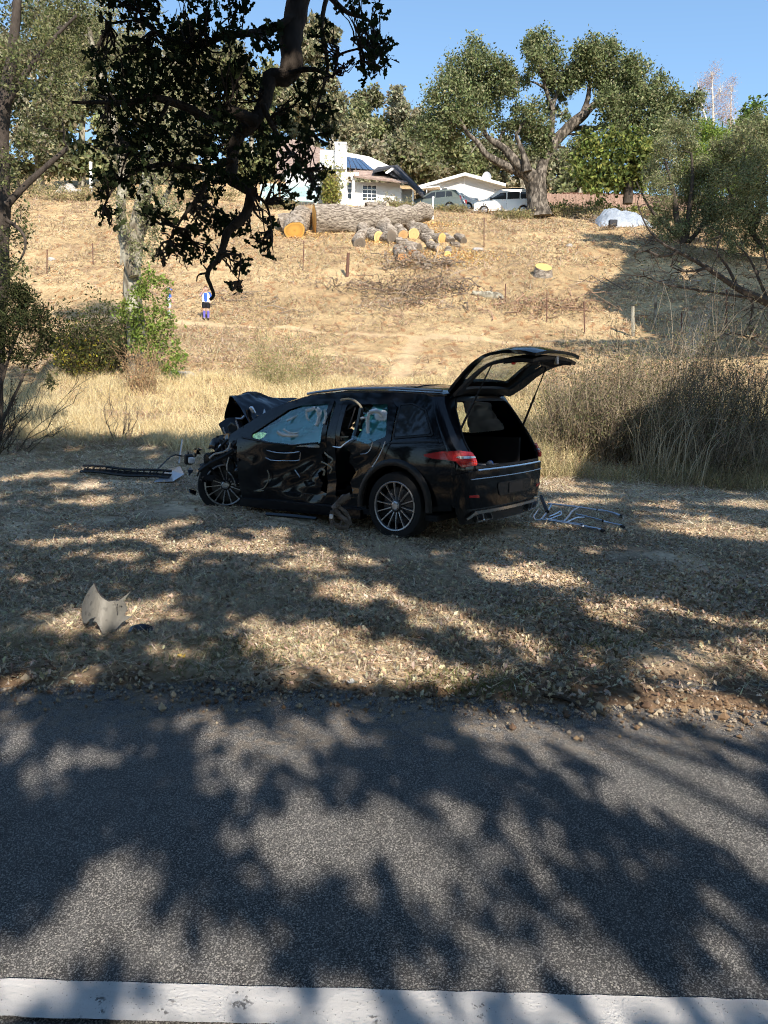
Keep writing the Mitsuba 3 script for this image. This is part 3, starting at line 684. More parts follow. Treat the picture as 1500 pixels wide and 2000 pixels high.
# woodland behind the houses
WOOD = [(648, 185, 95, 185, 100), (700, 205, 95, 170, 108), (748, 162, 100, 200, 112), (800, 165, 85, 200, 106), (852, 236, 90, 140, 96), (905, 255, 85, 120, 97), (962, 275, 80, 100, 99), (1015, 285, 70, 95, 102), (1092, 300, 80, 95, 92), (1128, 322, 60, 70, 86),
        (785, 265, 100, 125, 90), (705, 285, 90, 100, 88), (568, 150, 90, 190, 96), (490, 110, 110, 240, 90), (405, 60, 120, 290, 86), (322, 110, 110, 250, 82), (245, 60, 120, 290, 80), (160, 30, 120, 320, 76), (80, 20, 120, 330, 72), (10, 60, 110, 290, 70), (610, 30, 80, 210, 84), (1445, 330, 60, 90, 84)]
_what = ['grey olive oak', 'pale olive oak', 'dusty green oak', 'thin crowned oak']
_where = ['above the chimney of the left house', 'behind the solar panels', 'highest on the skyline left of the great oak', 'on the skyline under the great oak', 'between the two houses', 'behind the left gable of the low white house', 'behind the satellite dish', 'low behind the trunk of the great oak', 'right of the great oak trunk above the red fence', 'low above the red fence by the yellowing tree',
          'standing lower between the two roofs', 'right behind the roof of the left house', 'left of the chimney behind the hanging branch', 'behind the left end of the left house', 'seen through the hanging branch at its middle', 'seen through the left part of the hanging branch', 'behind the lichen covered trunk', 'left of the lichen covered trunk', 'behind the leaning bare branch', 'at the left edge of the view', 'rising above the left house into the sky', 'low behind the scrub at right']
for i, (px, top, w, h, d) in enumerate(WOOD):
    r_ = np.random.default_rng(100 + i)
    cl = []
    for j in range(16 if i < 12 else 20):
        u, v = r_.uniform(-.5, .5), r_.uniform(.08, .8 if i < 12 else .97)
        u *= math.sqrt(max(1 - (2 * (v - .5)) ** 2, .3)) * 1.15
        cl.append((px + u * w, top + v * h, w * r_.uniform(.15, .24)))
    bp = at(px, top + h, d); b = on(bp[0], d, -.3); t0 = at(px + r_.uniform(-8, 8), top + h * .55, d); t1 = at(px + r_.uniform(-12, 12), top + h * .25, d)
    lm = [(np.array([b, (b + t0) / 2 + r_.normal(size=3) * .3, t0, t1]), np.array([.38, .3, .22, .08]))]
    for s in (-1, 1, 1, -1):
        e = at(px + s * w * r_.uniform(.2, .4), top + h * r_.uniform(.2, .5), d); lm.append((np.array([t0 + (b - t0) * r_.uniform(0, .3), (t0 + e) / 2 + r_.normal(size=3) * .3, e]), np.array([.18, .12, .05])))
    pal = [[(.26, .26, .155), (.33, .32, .20), (.20, .20, .12), (.38, .35, .23)], [(.21, .23, .11), (.27, .29, .14), (.16, .18, .085), (.32, .32, .17)], GREYOL + OLIVE[:2], [(.32, .31, .20), (.38, .36, .25), (.26, .25, .165)]][i % 4]
    tree('woodland_oak', f'{_what[i % 4]} {_where[i]}', 'tree', lm, px_clumps(cl, d, dy=2.0, seed=i, deep=1.0), 370, .52, pal, 200 + i, bark='m_grey_bark', twig_r=.1, sub=9, spread=.3, sides=5, twigs=1, group='oaks of the woodland on the skyline')

# lichen hung tree in the hollow
DRYOL = [(.24, .25, .13), (.30, .30, .17), (.18, .19, .09), (.34, .33, .21)]
tree('lichen_tree', 'grey trunked tree hung with pale lichen standing in green suckers', 'tree',
     [px_limb([(272, 748), (266, 640), (258, 560), (262, 490), (274, 410), (292, 340), (300, 250), (290, 150), (270, 40)], 21.5, [44, 38, 34, 32, 30, 24, 18, 12, 8]), px_limb([(262, 540), (244, 480), (236, 410), (240, 330), (220, 240), (190, 130), (170, 30)], 21.2, [22, 20, 18, 15, 12, 9, 6]),
      px_limb([(266, 470), (290, 430), (320, 390), (345, 330)], 21.8, [16, 14, 10, 6])],
     px_clumps([(300, 330, 34, 50), (252, 340, 30, 50), (330, 400, 30, 45), (232, 420, 22, 50), (292, 430, 28, 60), (320, 270, 42), (240, 250, 45), (280, 170, 50), (200, 170, 45), (170, 70, 60), (110, 40, 55), (230, 60, 55), (330, 170, 40), (340, 330, 34), (140, 150, 40), (300, 480, 16, 40), (60, -10, 60), (180, -20, 60), (280, 60, 50), (268, 500, 20, 40), (262, 560, 18, 30), (270, 440, 22, 36), (120, 100, 50), (60, 60, 50)], 21.5, dy=1.3, seed=12) + px_clumps([(177, 85, 48, 40), (140, 60, 45, 40), (205, 120, 40, 34), (110, 90, 40, 34), (160, 130, 34, 28)], 23.6, dy=.5, seed=18),
     2400, .09, DRYOL, 31, bark='m_grey_bark', twig_r=.03, wide=.4, sub=12, spread=.22, twigs=4)
_rng = np.random.default_rng(61)
SUCK = [(.16, .24, .05), (.22, .30, .07), (.12, .17, .04), (.27, .33, .09)]
for i, (lst, lab) in enumerate([([(290, 550, 26), (280, 580, 28), (250, 600, 26), (262, 625, 30)], 'bright green leafy suckers round the upper lichen tree trunk'), ([(322, 560, 14, 22), (322, 590, 12), (332, 622, 13, 16)], 'small green shoot beside the half hidden child'),
                                ([(300, 620, 28), (320, 648, 30), (300, 680, 30), (345, 690, 24), (335, 715, 26), (270, 665, 26)], 'green sucker bush right of the lichen tree foot')]):
    tree('sucker_bush', lab, 'bush', [], px_clumps(lst, 20.6, dy=.3, seed=60 + i), 2400, .10, SUCK, 62 + i, connect=False, wide=.5, sub=14, spread=.2)
shrub('yellow_bush', 'bush with bright yellow autumn leaves left of the lichen tree', 'bush', G(165, 740), 1.35, (.95, .7), 40, 2200, .09, [(.36, .30, .05), (.20, .20, .05), (.12, .13, .04), (.09, .10, .035), (.07, .08, .03)], [(.12, .09, .06)], 71, spread_leaf=.1)
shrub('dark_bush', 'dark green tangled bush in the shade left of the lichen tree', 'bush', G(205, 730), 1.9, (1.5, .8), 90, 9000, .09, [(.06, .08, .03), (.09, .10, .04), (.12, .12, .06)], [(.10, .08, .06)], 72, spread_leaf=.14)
shrub('dry_stalks', 'clump of tall tan dry stalks before the lichen tree foot', 'dry plant', G(278, 775), 1.3, (.55, .4), 60, 700, .07, [(.42, .30, .17)], [(.40, .28, .16), (.30, .20, .12)], 73, r=.008)

# the tree and thicket at the left edge
tree('edge_tree', 'dark trunked olive tree at the left edge with a leaning bare branch', 'tree',
     [px_limb([(-22, 860), (-14, 700), (-4, 560), (0, 450), (4, 380), (2, 300), (10, 200), (26, 90), (36, -40)], 16, [50, 46, 42, 38, 34, 28, 24, 18, 12]), px_limb([(14, 400), (40, 372), (85, 330), (132, 289)], 15.7, [14, 12, 10, 8]), px_limb([(14, 200), (60, 130), (110, 70), (150, 30)], 15.8, [14, 10, 7, 4]),
      px_limb([(12, 430), (50, 470), (30, 520)], 15.8, [8, 5, 3])],
     px_clumps([(20, 20, 60), (75, 30, 50), (130, 60, 45), (60, 100, 48), (15, 130, 50), (110, 130, 42), (40, 190, 45), (100, 195, 40), (150, 110, 30), (20, 250, 40), (80, 250, 30), (150, 15, 45), (5, 330, 24, 40), (45, 300, 14, 34), (10, 470, 26, 50), (40, 420, 16, 40), (140, 200, 24), (5, 520, 24, 30), (2, 380, 22, 40), (0, 440, 20, 36), (8, 300, 22, 30), (25, 560, 22), (140, 20, 50), (165, 150, 26), (15, 340, 34, 44), (40, 460, 26, 40), (25, 510, 30, 34), (55, 300, 28, 30), (90, 270, 24), (5, 470, 26, 40)], 16, dy=.9, seed=13),
     2000, .075, [(.12, .14, .06), (.18, .19, .085), (.085, .10, .042), (.24, .24, .125)], 33, bark='m_dark_bark', twig_r=.022, wide=.5, sub=12, spread=.22, twigs=4)
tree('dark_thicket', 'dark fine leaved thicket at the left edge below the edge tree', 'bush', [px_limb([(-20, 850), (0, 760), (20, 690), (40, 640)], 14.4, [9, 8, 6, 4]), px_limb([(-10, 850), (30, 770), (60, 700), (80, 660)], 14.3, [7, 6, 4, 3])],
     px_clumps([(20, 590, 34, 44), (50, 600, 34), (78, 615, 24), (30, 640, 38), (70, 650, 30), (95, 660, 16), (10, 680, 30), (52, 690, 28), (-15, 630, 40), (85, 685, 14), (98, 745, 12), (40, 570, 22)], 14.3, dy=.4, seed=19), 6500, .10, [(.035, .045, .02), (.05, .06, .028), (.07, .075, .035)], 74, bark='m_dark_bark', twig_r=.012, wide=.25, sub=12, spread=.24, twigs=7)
shrub('bare_twig_bush', 'leafless dark twiggy bush below the thicket at the left edge', 'bush', on(-7.2, 13.8), 1.5, (1.5, .8), 40, 250, .05, [(.12, .09, .06)], [(.055, .045, .035), (.09, .07, .05)], 75, lean=(.25, 0), r=.011)

# brush beyond the wreck, right
BR = [(.17, .155, .085), (.23, .205, .115), (.12, .12, .06), (.29, .25, .15), (.15, .165, .075)]
TW = [(.17, .13, .09), (.27, .215, .15), (.12, .095, .07), (.36, .30, .22)]
for i, (px, d, hh, ww, lab) in enumerate([(1105, 15.2, 1.9, 62, 'low brown brush nearest the open tailgate'), (1180, 15.0, 2.15, 74, 'brown twiggy brush second from the tailgate'), (1262, 14.9, 2.45, 80, 'tall olive brown brush in the middle of the thicket'), (1342, 15.0, 2.7, 84, 'tallest brush of the thicket below the pale plume'),
                                             (1415, 15.2, 2.3, 74, 'brown brush right of the tallest one'), (1480, 15.0, 1.9, 60, 'grey brown brush at the right edge'), (1300, 17.2, 2.6, 90, 'olive brush standing behind the middle of the thicket'), (1400, 13.9, 1.35, 60, 'low grey twig brush before the thicket at right'), (1160, 17.5, 1.7, 70, 'thin brush behind the tailgate tip'), (1530, 14.0, 1.9, 60, 'tall bare twigs at the right edge before the thicket')]):
    p = at(px, 900, d); bare = i in (5, 7, 9)
    shrub('brush', lab, 'bush', on(p[0], d), hh, (ww * d / FPX, .9), (95 if not bare else 70), 700 if bare else 3000, .062, BR, TW, 80 + i, group='brush of the thicket behind the wreck', spread_leaf=.08, wide=.36, r=.009)
shrub('pale_plume', 'pale feathery grass plume on top of the brush', 'grass', G(1345, 700), 2.2, (.35, .3), 34, 0, .1, TW, [(.62, .58, .50), (.5, .46, .38)], 95, lean=(.12, 0), r=.006, side=3)
shrub('green_broom', 'thin pale green broom shrub behind the crumpled bonnet', 'bush', G(560, 760), 1.45, (1.1, .6), 70, 2600, .07, [(.32, .32, .14), (.26, .28, .11), (.40, .34, .18)], [(.34, .29, .15), (.28, .22, .13)], 96, r=.006, wide=.25)
for i, (px, py, d, lab) in enumerate([(235, 865, 15.2, 'bare dark sapling stems at the edge of the tall grass'), (1450, 800, 16, 'bare dark twigs standing over the brush at the right edge'), (1210, 690, 24, 'thin bare stems uphill behind the brush')]):
    shrub('bare_sapling', lab, 'bush', G(px, py), 1.1 + .4 * i, (.4, .3), 9, 0, .1, TW, [(.10, .075, .055)], 97 + i, r=.010)

# scrub trees on the right of the hill
SCR = [(.21, .235, .115), (.28, .295, .15), (.15, .17, .085), (.34, .34, .20)]
tree('scrub_tree', 'dark stemmed grey green scrub tree left of its twin at right', 'tree', [px_limb(q, 42.5, w) for q, w in (([(1336, 474), (1322, 430), (1316, 380), (1300, 320)], [16, 12, 8, 4]), ([(1340, 474), (1345, 420), (1352, 360), (1350, 300)], [12, 10, 7, 4]), ([(1336, 470), (1300, 440), (1272, 410), (1250, 370), (1243, 355)], [10, 8, 6, 4, 2]), ([(1345, 472), (1375, 430), (1385, 390)], [10, 7, 4]))],
     px_clumps([(1305, 320, 34), (1290, 365, 32), (1325, 290, 26), (1340, 345, 38), (1300, 410, 26), (1380, 385, 34), (1330, 400, 30), (1365, 330, 30), (1285, 440, 20), (1370, 430, 26), (1275, 330, 22), (1310, 455, 20), (1320, 260, 26), (1350, 270, 24), (1400, 430, 26), (1345, 440, 24), (1300, 285, 22), (1405, 350, 26)], 42.5, dy=1.2, seed=14), 2500, .17, SCR, 41, wide=.28, bark='m_dark_bark', twig_r=.04, twigs=8, sub=12, spread=.26)
tree('scrub_tree', 'dark stemmed grey green scrub tree at the right edge', 'tree', [px_limb(q, 41, w) for q, w in (([(1470, 440), (1462, 390), (1450, 330), (1455, 270)], [18, 14, 9, 4]), ([(1474, 445), (1490, 390), (1496, 330)], [12, 9, 5]), ([(1466, 440), (1435, 400), (1420, 360)], [10, 7, 4]), ([(1466, 440), (1480, 470), (1500, 490)], [12, 9, 8]))],
     px_clumps([(1430, 300, 30), (1465, 275, 32), (1490, 320, 38), (1440, 345, 40), (1500, 380, 36), (1455, 400, 36), (1420, 400, 30), (1490, 430, 30), (1430, 440, 26), (1525, 300, 40), (1415, 330, 24), (1510, 250, 24), (1400, 460, 22), (1470, 470, 24), (1440, 270, 26), (1480, 240, 24), (1410, 290, 22), (1440, 480, 22), (1500, 480, 26), (1400, 400, 24)], 41, dy=1.2, seed=15), 2500, .17, SCR, 42, wide=.28, bark='m_dark_bark', twig_r=.04, twigs=8, sub=12, spread=.26)


def right_oak():
    """The tall oak right of the frame: its shade falls on the hill, its lowest limb reaches into the view."""
    rng = np.random.default_rng(77)
    k = thing('leaning_oak', 'dark leaning oak limb reaching in from the right edge over the hill', 'tree')
    tr, lf = MB(), MB(); base = on(17.6, 23.5, -.3)
    p, r = limb(base, base + [-.3, .5, 6.5], 9, 0, .03, rng, .42, .25); tr.add(*tube(p, r, 10, wob=.14, seed=4))
    for L in ([(1640, 640), (1560, 618), (1500, 590), (1440, 562), (1380, 522), (1325, 492), (1288, 472), (1262, 440), (1248, 405)], [(1500, 590), (1440, 578), (1360, 566), (1300, 556), (1260, 540)], [(1440, 562), (1420, 520), (1400, 490), (1410, 460)], [(1500, 590), (1480, 540), (1460, 500), (1440, 480)], [(1325, 492), (1290, 500), (1262, 490), (1240, 495)], [(1560, 618), (1540, 560), (1500, 520), (1490, 480)], [(1380, 522), (1340, 530), (1310, 520)], [(1540, 690), (1500, 680), (1465, 660), (1430, 650)], [(1440, 562), (1470, 600), (1460, 640)]):
        q, w = px_limb(L, 24.5, [26, 24, 20, 15, 11, 8, 6, 4, 2] if len(L) > 6 else [7, 5, 4, 2]); tr.add(*tube(spline(q, len(q) * 3), np.interp(np.linspace(0, 1, len(q) * 3), np.linspace(0, 1, len(w)), w), 6, wob=.1))
        for _ in range(9):
            s = q[rng.integers(1, len(q))]; e = s + rng.normal(size=3) * [.5, .4, .45]
            p2, r2 = limb(s, e, 5, 0, .08, rng, .018, .005); tr.add(*tube(p2, r2, 4, cap=False))
            lf.add(*leaves(rng, e + rng.normal(size=(10, 3)) * .12, .07, [(.08, .09, .045), (.12, .12, .06)], wide=.5))
    q0 = at(1640, 640, 24.5); p, r = limb(base + [-.2, .3, 2.6], q0, 6, 0, .03, rng, .24, .21); tr.add(*tube(p, r, 8))
    pol = Polygon([G(*q)[:2] for q in [(1090, 532), (1170, 490), (1290, 478), (1420, 490), (1540, 520), (1560, 650), (1540, 690), (1440, 690), (1370, 668), (1290, 660), (1215, 618), (1130, 575)]])
    x0, y0, x1, y1 = pol.bounds
    P = np.c_[rng.uniform(x0, x1, 60000), rng.uniform(y0, y1, 60000)]
    P = P[shapely.contains_xy(pol, P[:, 0], P[:, 1])]
    P = P[meshkit.fbm(np.c_[P * [.8, .35], 0 * P[:, :1]], 3, 6) > .24]
    S = np.c_[P, H0(P[:, 0], P[:, 1])] + SUN * (12.5 + 4 * meshkit.fbm(np.c_[P * .3, 0 * P[:, :1]], 2, 8))[:, None]
    near = np.vstack([at(px, py, 24.5) for px, py in zip(rng.uniform(1240, 1560, 2600), rng.uniform(440, 660, 2600))]) + SUN * rng.uniform(5, 9, 2600)[:, None]
    S = np.vstack([S, near]); S = S[(S[:, 0] - .515 * S[:, 1]) > 1.0]
    lf.add(*leaves(rng, S, .26, OAK, 'diamond', .7, .3))
    top = p[0] * 0 + base + [-.3, .5, 6.5]
    for e in S[rng.choice(len(S), 24, False)]:
        p, r = limb(top, e, 8, .05, .05, rng, .1, .02); tr.add(*tube(p, r, 6))
    part(k, 'trunk', tr.mesh(), 'm_dark_bark', 50); part(k, 'crown', lf.mesh(), 'm_leaf', color=lf.color(), kind='stuff')


right_oak()

# ---------------------------------------------------------------- dry grass and leaf litter
STRAW = [(.58, .44, .25), (.64, .50, .30), (.50, .36, .20), (.68, .56, .37), (.43, .30, .17)]
LITTER = [(.38, .295, .20), (.47, .38, .27), (.56, .47, .345), (.22, .16, .11), (.64, .55, .42), (.36, .265, .175), (.74, .63, .46), (.68, .55, .37)]


VSTRAW = [(.74, .62, .42), (.80, .69, .50), (.60, .49, .32), (.84, .75, .56), (.46, .36, .24)]


def in_view(P, m=1.0): return np.abs(P[:, 0]) < .515 * P[:, 1] + m


def scatter(rng, n, y0, y1, power=1.0, m=.8):
    """Points spread over the ground in view, denser nearby with a higher power."""
    y = (y0 ** (1 - power) + rng.uniform(0, 1, n) * (y1 ** (1 - power) - y0 ** (1 - power))) ** (1 / (1 - power)) if power != 1 else y0 * (y1 / y0) ** rng.uniform(0, 1, n)
    return np.c_[rng.uniform(-1, 1, n) * (.515 * y + m), y]


_rng = np.random.default_rng(90)
_P = scatter(_rng, 150000, 3.62, 14.5, 1.1)
_e = EDGE(_P[:, 0]); _f = meshkit.fbm(np.c_[_P * 1.1, 0 * _P[:, :1]], 3, 12)
_P = _P[(_rng.uniform(size=len(_P)) < np.clip((_P[:, 1] - _e + .12) / 1.0, .04, 1)) & (_f + _rng.normal(size=len(_f)) * .12 > .40)]
_n = _P[:, 1] < 4.9
_m = MB().add(*leaves(_rng, grounded(_P[~_n], .012), .038, LITTER, 'diamond', .55, 1.4)).add(*leaves(_rng, grounded(_P[_n], .012), .036, LITTER, 'lobed', .7, .9, .45))
put('leaf_litter', _m.mesh(), 'm_dry', color=_m.color())
labels['leaf_litter'] = {'label': 'fallen dry oak leaves strewn over the verge', 'category': 'leaf litter', 'kind': 'stuff'}

_P = scatter(_rng, 230000, 3.75, 15.5, 1.05)
_f = meshkit.fbm(np.c_[_P * .8, 0 * _P[:, :1]], 3, 13)
_P = _P[(_f + _rng.normal(size=len(_f)) * .1 > .46) & (_rng.uniform(size=len(_P)) < np.clip((_P[:, 1] - EDGE(_P[:, 0]) - .1) / .8, 0, 1))]
_m = MB().add(*leaves(_rng, grounded(_P, .012), .11, VSTRAW + LITTER[:3], 'tri', .055, 6.0, .35))
_W = np.c_[_rng.uniform(-9, 9, 110000), _rng.uniform(8.6, 15.2, 110000)]; _W = _W[in_view(_W, .6) & (meshkit.fbm(np.c_[_W * .8, 0 * _W[:, :1]], 3, 13) > .40)]; _m.add(*leaves(_rng, grounded(_W, .014), .15, VSTRAW + LITTER[:2], 'tri', .09, 5.0, .35))
_Q = _P[::150]; _m.add(*blades(_rng, grounded(_Q), .09, .004, VSTRAW, .9))
put('cut_straw', _m.mesh(), 'm_grass', color=_m.color())
labels['cut_straw'] = {'label': 'flattened dry straw covering the verge', 'category': 'straw', 'kind': 'stuff'}

# tall yellow grass in the hollow behind the wreck
_P = np.c_[_rng.uniform(-12, 4.2, 96000), _rng.uniform(12.6, 22, 96000)]
_low = np.interp(_P[:, 0], [-12, -7, -4.5, -3.2, -2, 1.0, 4.2], [17, 15.6, 14.4, 13.3, 12.7, 12.9, 13.4]) + (meshkit.fbm(np.c_[_P, 0 * _P[:, :1]], 3, 14) - .5) * 1.6
_keep = (_P[:, 1] > _low) & in_view(_P, .5) & (meshkit.fbm(np.c_[_P * .7, 0 * _P[:, :1]], 3, 15) + .12 * (_P[:, 0] < -1) > .46)
_P = _P[_keep]
_h = .12 + .40 * meshkit.fbm(np.c_[_P * .6, 0 * _P[:, :1]], 2, 16)
_m = MB().add(*blades(_rng, grounded(_P, -.02), _h, .012, [(.76, .65, .38), (.80, .70, .45), (.68, .56, .32), (.60, .49, .28)], .45))
put('tall_grass', _m.mesh(), 'm_grass', color=_m.color())
labels['tall_grass'] = {'label': 'tall yellow dry grass in the hollow behind the wreck', 'category': 'grass', 'kind': 'stuff'}

# dry grass round the brush at right
_P = np.c_[_rng.uniform(2.2, 11, 44000), _rng.uniform(12.2, 20, 44000)]
_P = _P[in_view(_P, .5) & (_P[:, 1] > 13.0 + (meshkit.fbm(np.c_[_P, 0 * _P[:, :1]], 3, 17) - .5) * 2) & (meshkit.fbm(np.c_[_P * .9, 0 * _P[:, :1]], 3, 18) > .42)]
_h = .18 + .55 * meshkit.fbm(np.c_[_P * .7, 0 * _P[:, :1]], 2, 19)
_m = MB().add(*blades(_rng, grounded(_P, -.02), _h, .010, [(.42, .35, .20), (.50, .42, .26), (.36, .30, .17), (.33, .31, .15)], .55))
put('brush_grass', _m.mesh(), 'm_grass', color=_m.color())
labels['brush_grass'] = {'label': 'shaded dry grass under the brush at right', 'category': 'grass', 'kind': 'stuff'}

# short grass of the hill
_P = scatter(_rng, 230000, 14, 60, .75, 2)
_pd = np.full(len(_P), 9.0)
for pl in PATHS:
    for a, b in zip(pl[:-1], pl[1:]):
        e = b - a; t = np.clip(((_P - a) @ e) / (e @ e), 0, 1); _pd = np.minimum(_pd, np.linalg.norm(_P - a - t[:, None] * e, axis=1))
_f = meshkit.fbm(np.c_[_P * .45, 0 * _P[:, :1]], 3, 20)
_P = _P[(_pd > .35) & (_f + _rng.normal(size=len(_P)) * .08 > .44)]
_sz = .09 + .0045 * _P[:, 1]
_m = MB().add(*leaves(_rng, grounded(_P, .02), _sz, [(.46, .36, .22), (.52, .42, .27), (.40, .30, .185), (.56, .47, .33), (.33, .23, .15), (.27, .19, .125)], 'tri', .16, .9, .3, bias=(0, -.3, 0)))
put('hill_grass', _m.mesh(), 'm_grass', color=_m.color())
labels['hill_grass'] = {'label': 'short dry golden grass of the hillside', 'category': 'grass', 'kind': 'stuff'}

# crumbs of soil and grit along the road edge
_P = np.c_[_rng.uniform(-3.2, 3.4, 5500), 0 * _rng.uniform(size=5500)]; _P[:, 1] = EDGE(_P[:, 0]) + .06 + _rng.normal(size=5500) * .13 - np.abs(_rng.normal(size=5500)) * .10 * (_P[:, 0] > .3)
_o = np.array([[1, 0, 0], [-1, 0, 0], [0, 1, 0], [0, -1, 0], [0, 0, 1], [0, 0, -1.0]]); _of = np.array([[0, 2, 4], [2, 1, 4], [1, 3, 4], [3, 0, 4], [2, 0, 5], [1, 2, 5], [3, 1, 5], [0, 3, 5]])
_s = _rng.exponential(.0035, 5500) + .002; _z = np.maximum(H(_P[:, 0], _P[:, 1]), .001)
_V = np.c_[_P, _z + _s * .4][:, None] + _o[None] * _s[:, None, None] * _rng.uniform(.6, 1.4, (5500, 6, 1))
_C = np.array([(.20, .135, .085), (.30, .22, .14), (.40, .34, .27), (.15, .10, .07), (.5, .42, .30)])[_rng.integers(0, 5, 5500)]
put('soil_crumbs', (_V.reshape(-1, 3), (_of[None] + (np.arange(5500) * 6)[:, None, None]).reshape(-1, 3)), 'm_twig', color=np.repeat(_C, 6, 0))
labels['soil_crumbs'] = {'label': 'crumbs of soil and grit spilled over the road edge', 'category': 'soil', 'kind': 'stuff'}

# tan reeds in the brush at right
_P = np.c_[_rng.uniform(4.6, 9.5, 2600), _rng.uniform(13.2, 16.5, 2600)]; _P = _P[in_view(_P, .4) & (meshkit.fbm(np.c_[_P * 1.3, 0 * _P[:, :1]], 3, 23) > .47)]
_m = MB().add(*blades(_rng, grounded(_P, -.02), .75 + .9 * meshkit.fbm(np.c_[_P, 0 * _P[:, :1]], 2, 24), .014, [(.52, .43, .28), (.62, .53, .37), (.40, .32, .20), (.30, .24, .16)], .22))
put('dry_reeds', _m.mesh(), 'm_grass', color=_m.color())
labels['dry_reeds'] = {'label': 'upright tan dry reeds among the brush at right', 'category': 'reeds', 'kind': 'stuff'}

# green weeds by the road
_m = MB()
for px, py, r, n in ((478, 1290, .22, 500), (935, 1348, .14, 260), (20, 1275, .25, 450), (1180, 1272, .12, 200), (370, 1320, .1, 90), (1010, 1210, .1, 120), (860, 1340, .12, 120)):
    c = G(px, py); P = c[:2] + _rng.normal(size=(n, 2)) * r * [1.3, .6]; _m.add(*blades(_rng, grounded(P), .06, .004, [(.13, .18, .05), (.20, .24, .08), (.26, .27, .12)], .7))
put('green_weeds', _m.mesh(), 'm_grass', color=_m.color())
labels['green_weeds'] = {'label': 'thin patches of green weeds along the road edge', 'category': 'weeds', 'kind': 'stuff'}

# ---------------------------------------------------------------- buildings on the hilltop
mat('m_white_wall', mikit.proc(lambda p, n, uv: mi.Color3f(.74, .74, .73) * (.93 + .1 * fbm(p.x * 3, p.y * 3, p.z * 3, 3))), .8, .2)
mat('m_grey_wall', mikit.proc(lambda p, n, uv: mi.Color3f(.66, .67, .68) * (.94 + .08 * fbm(p.x * 3, p.y * 3, p.z * 3, 3))), .8, .2)
mat('m_white_trim', (.80, .80, .80), .6, .3)
mat('m_teal', (.52, .69, .70), .7, .3)
mat('m_dark_trim', (.05, .052, .06), .85, .15)
bumped('m_shingle', mikit.proc(lambda p, n, uv: mix((.20, .145, .12), (.34, .26, .22), cell_rand(dr.floor(p.x * 4), dr.floor(p.y * 4), dr.floor(p.z * 9)))), mikit.proc(lambda p, n, uv: .02 * noise(p.x * 6, p.y * 6, p.z * 12)), rough=.9)
mat('m_pale_roof', mikit.proc(lambda p, n, uv: mi.Color3f(.68, .67, .63) * (.85 + .25 * fbm(p.x * 2, p.y * 2, p.z * 9, 3))), .7, .2)
mat('m_solar', (.03, .045, .08), .12, .6)
mat('m_pane', (.03, .035, .04), .06, .6)
mat('m_fence_wood', mikit.proc(lambda p, n, uv: mix((.26, .17, .13), (.40, .28, .22), noise(p.x * 7, p.y * 7, p.z * 1.5))), .85, .2)
mat('m_tan_wood', mikit.proc(lambda p, n, uv: mix((.34, .27, .19), (.50, .41, .30), fbm(p.x * 5, p.y * 5, p.z * 5, 2))), .85, .2)
mat('m_rust', mikit.proc(lambda p, n, uv: mix((.09, .05, .04), (.19, .10, .07), fbm(p.x * 30, p.y * 30, p.z * 12, 3))), .85, .2)


def quad_slab(P, thick, up=(0, 0, 1)):
    """A slab whose top face is the polygon P (world points, in order)."""
    P = np.asarray(P, float); n = len(P); Q = P - np.asarray(up, float) * thick
    F = [[0, i, i + 1] for i in range(1, n - 1)] + [[n, n + i + 1, n + i] for i in range(1, n - 1)]
    for i in range(n):
        j = (i + 1) % n; F += [[i, n + i, n + j], [i, n + j, j]]
    return np.vstack([P, Q]), np.array(F)


class Frame:
    """Local axes of a building: x along its front (to the right), y into it, z up; u, v, w in metres from the origin."""
    def __init__(s, o, rot):
        s.o, a = np.asarray(o, float), math.radians(rot)
        s.X, s.Y, s.Z = np.array([math.cos(a), math.sin(a), 0]), np.array([-math.sin(a), math.cos(a), 0]), np.array([0, 0, 1.0])
        s.rz = a

    def p(s, x, y, z): return s.o + x * s.X + y * s.Y + z * s.Z

    def box(s, x0, x1, y0, y1, z0, z1):
        return box(s.p((x0 + x1) / 2, (y0 + y1) / 2, (z0 + z1) / 2), (x1 - x0, y1 - y0, z1 - z0), s.rz)

    def slab(s, pts, t): return quad_slab([s.p(*q) for q in pts], t)


def sash(k, fr, x0, x1, z0, z1, y, cols=2, rows=2, frame='m_white_trim', proud=.05):
    """A window with a frame, glazing bars and a pane, set at depth y of the front."""
    w = holder(k, 'window')
    m = MB(); t = .07
    for a in ((x0 - t, x1 + t, z0 - t, z0), (x0 - t, x1 + t, z1, z1 + t), (x0 - t, x0, z0, z1), (x1, x1 + t, z0, z1)): m.add(*fr.box(a[0], a[1], y - proud, y + .02, a[2], a[3]))
    for i in range(1, cols): c = x0 + (x1 - x0) * i / cols; m.add(*fr.box(c - .025, c + .025, y - proud * .7, y + .02, z0, z1))
    for i in range(1, rows): c = z0 + (z1 - z0) * i / rows; m.add(*fr.box(x0, x1, y - proud * .6, y + .02, c - .03, c + .03))
    put(w + '__frame', m.mesh(), frame); put(w + '__pane', fr.box(x0, x1, y - .012, y + .01, z0, z1), 'm_pane')


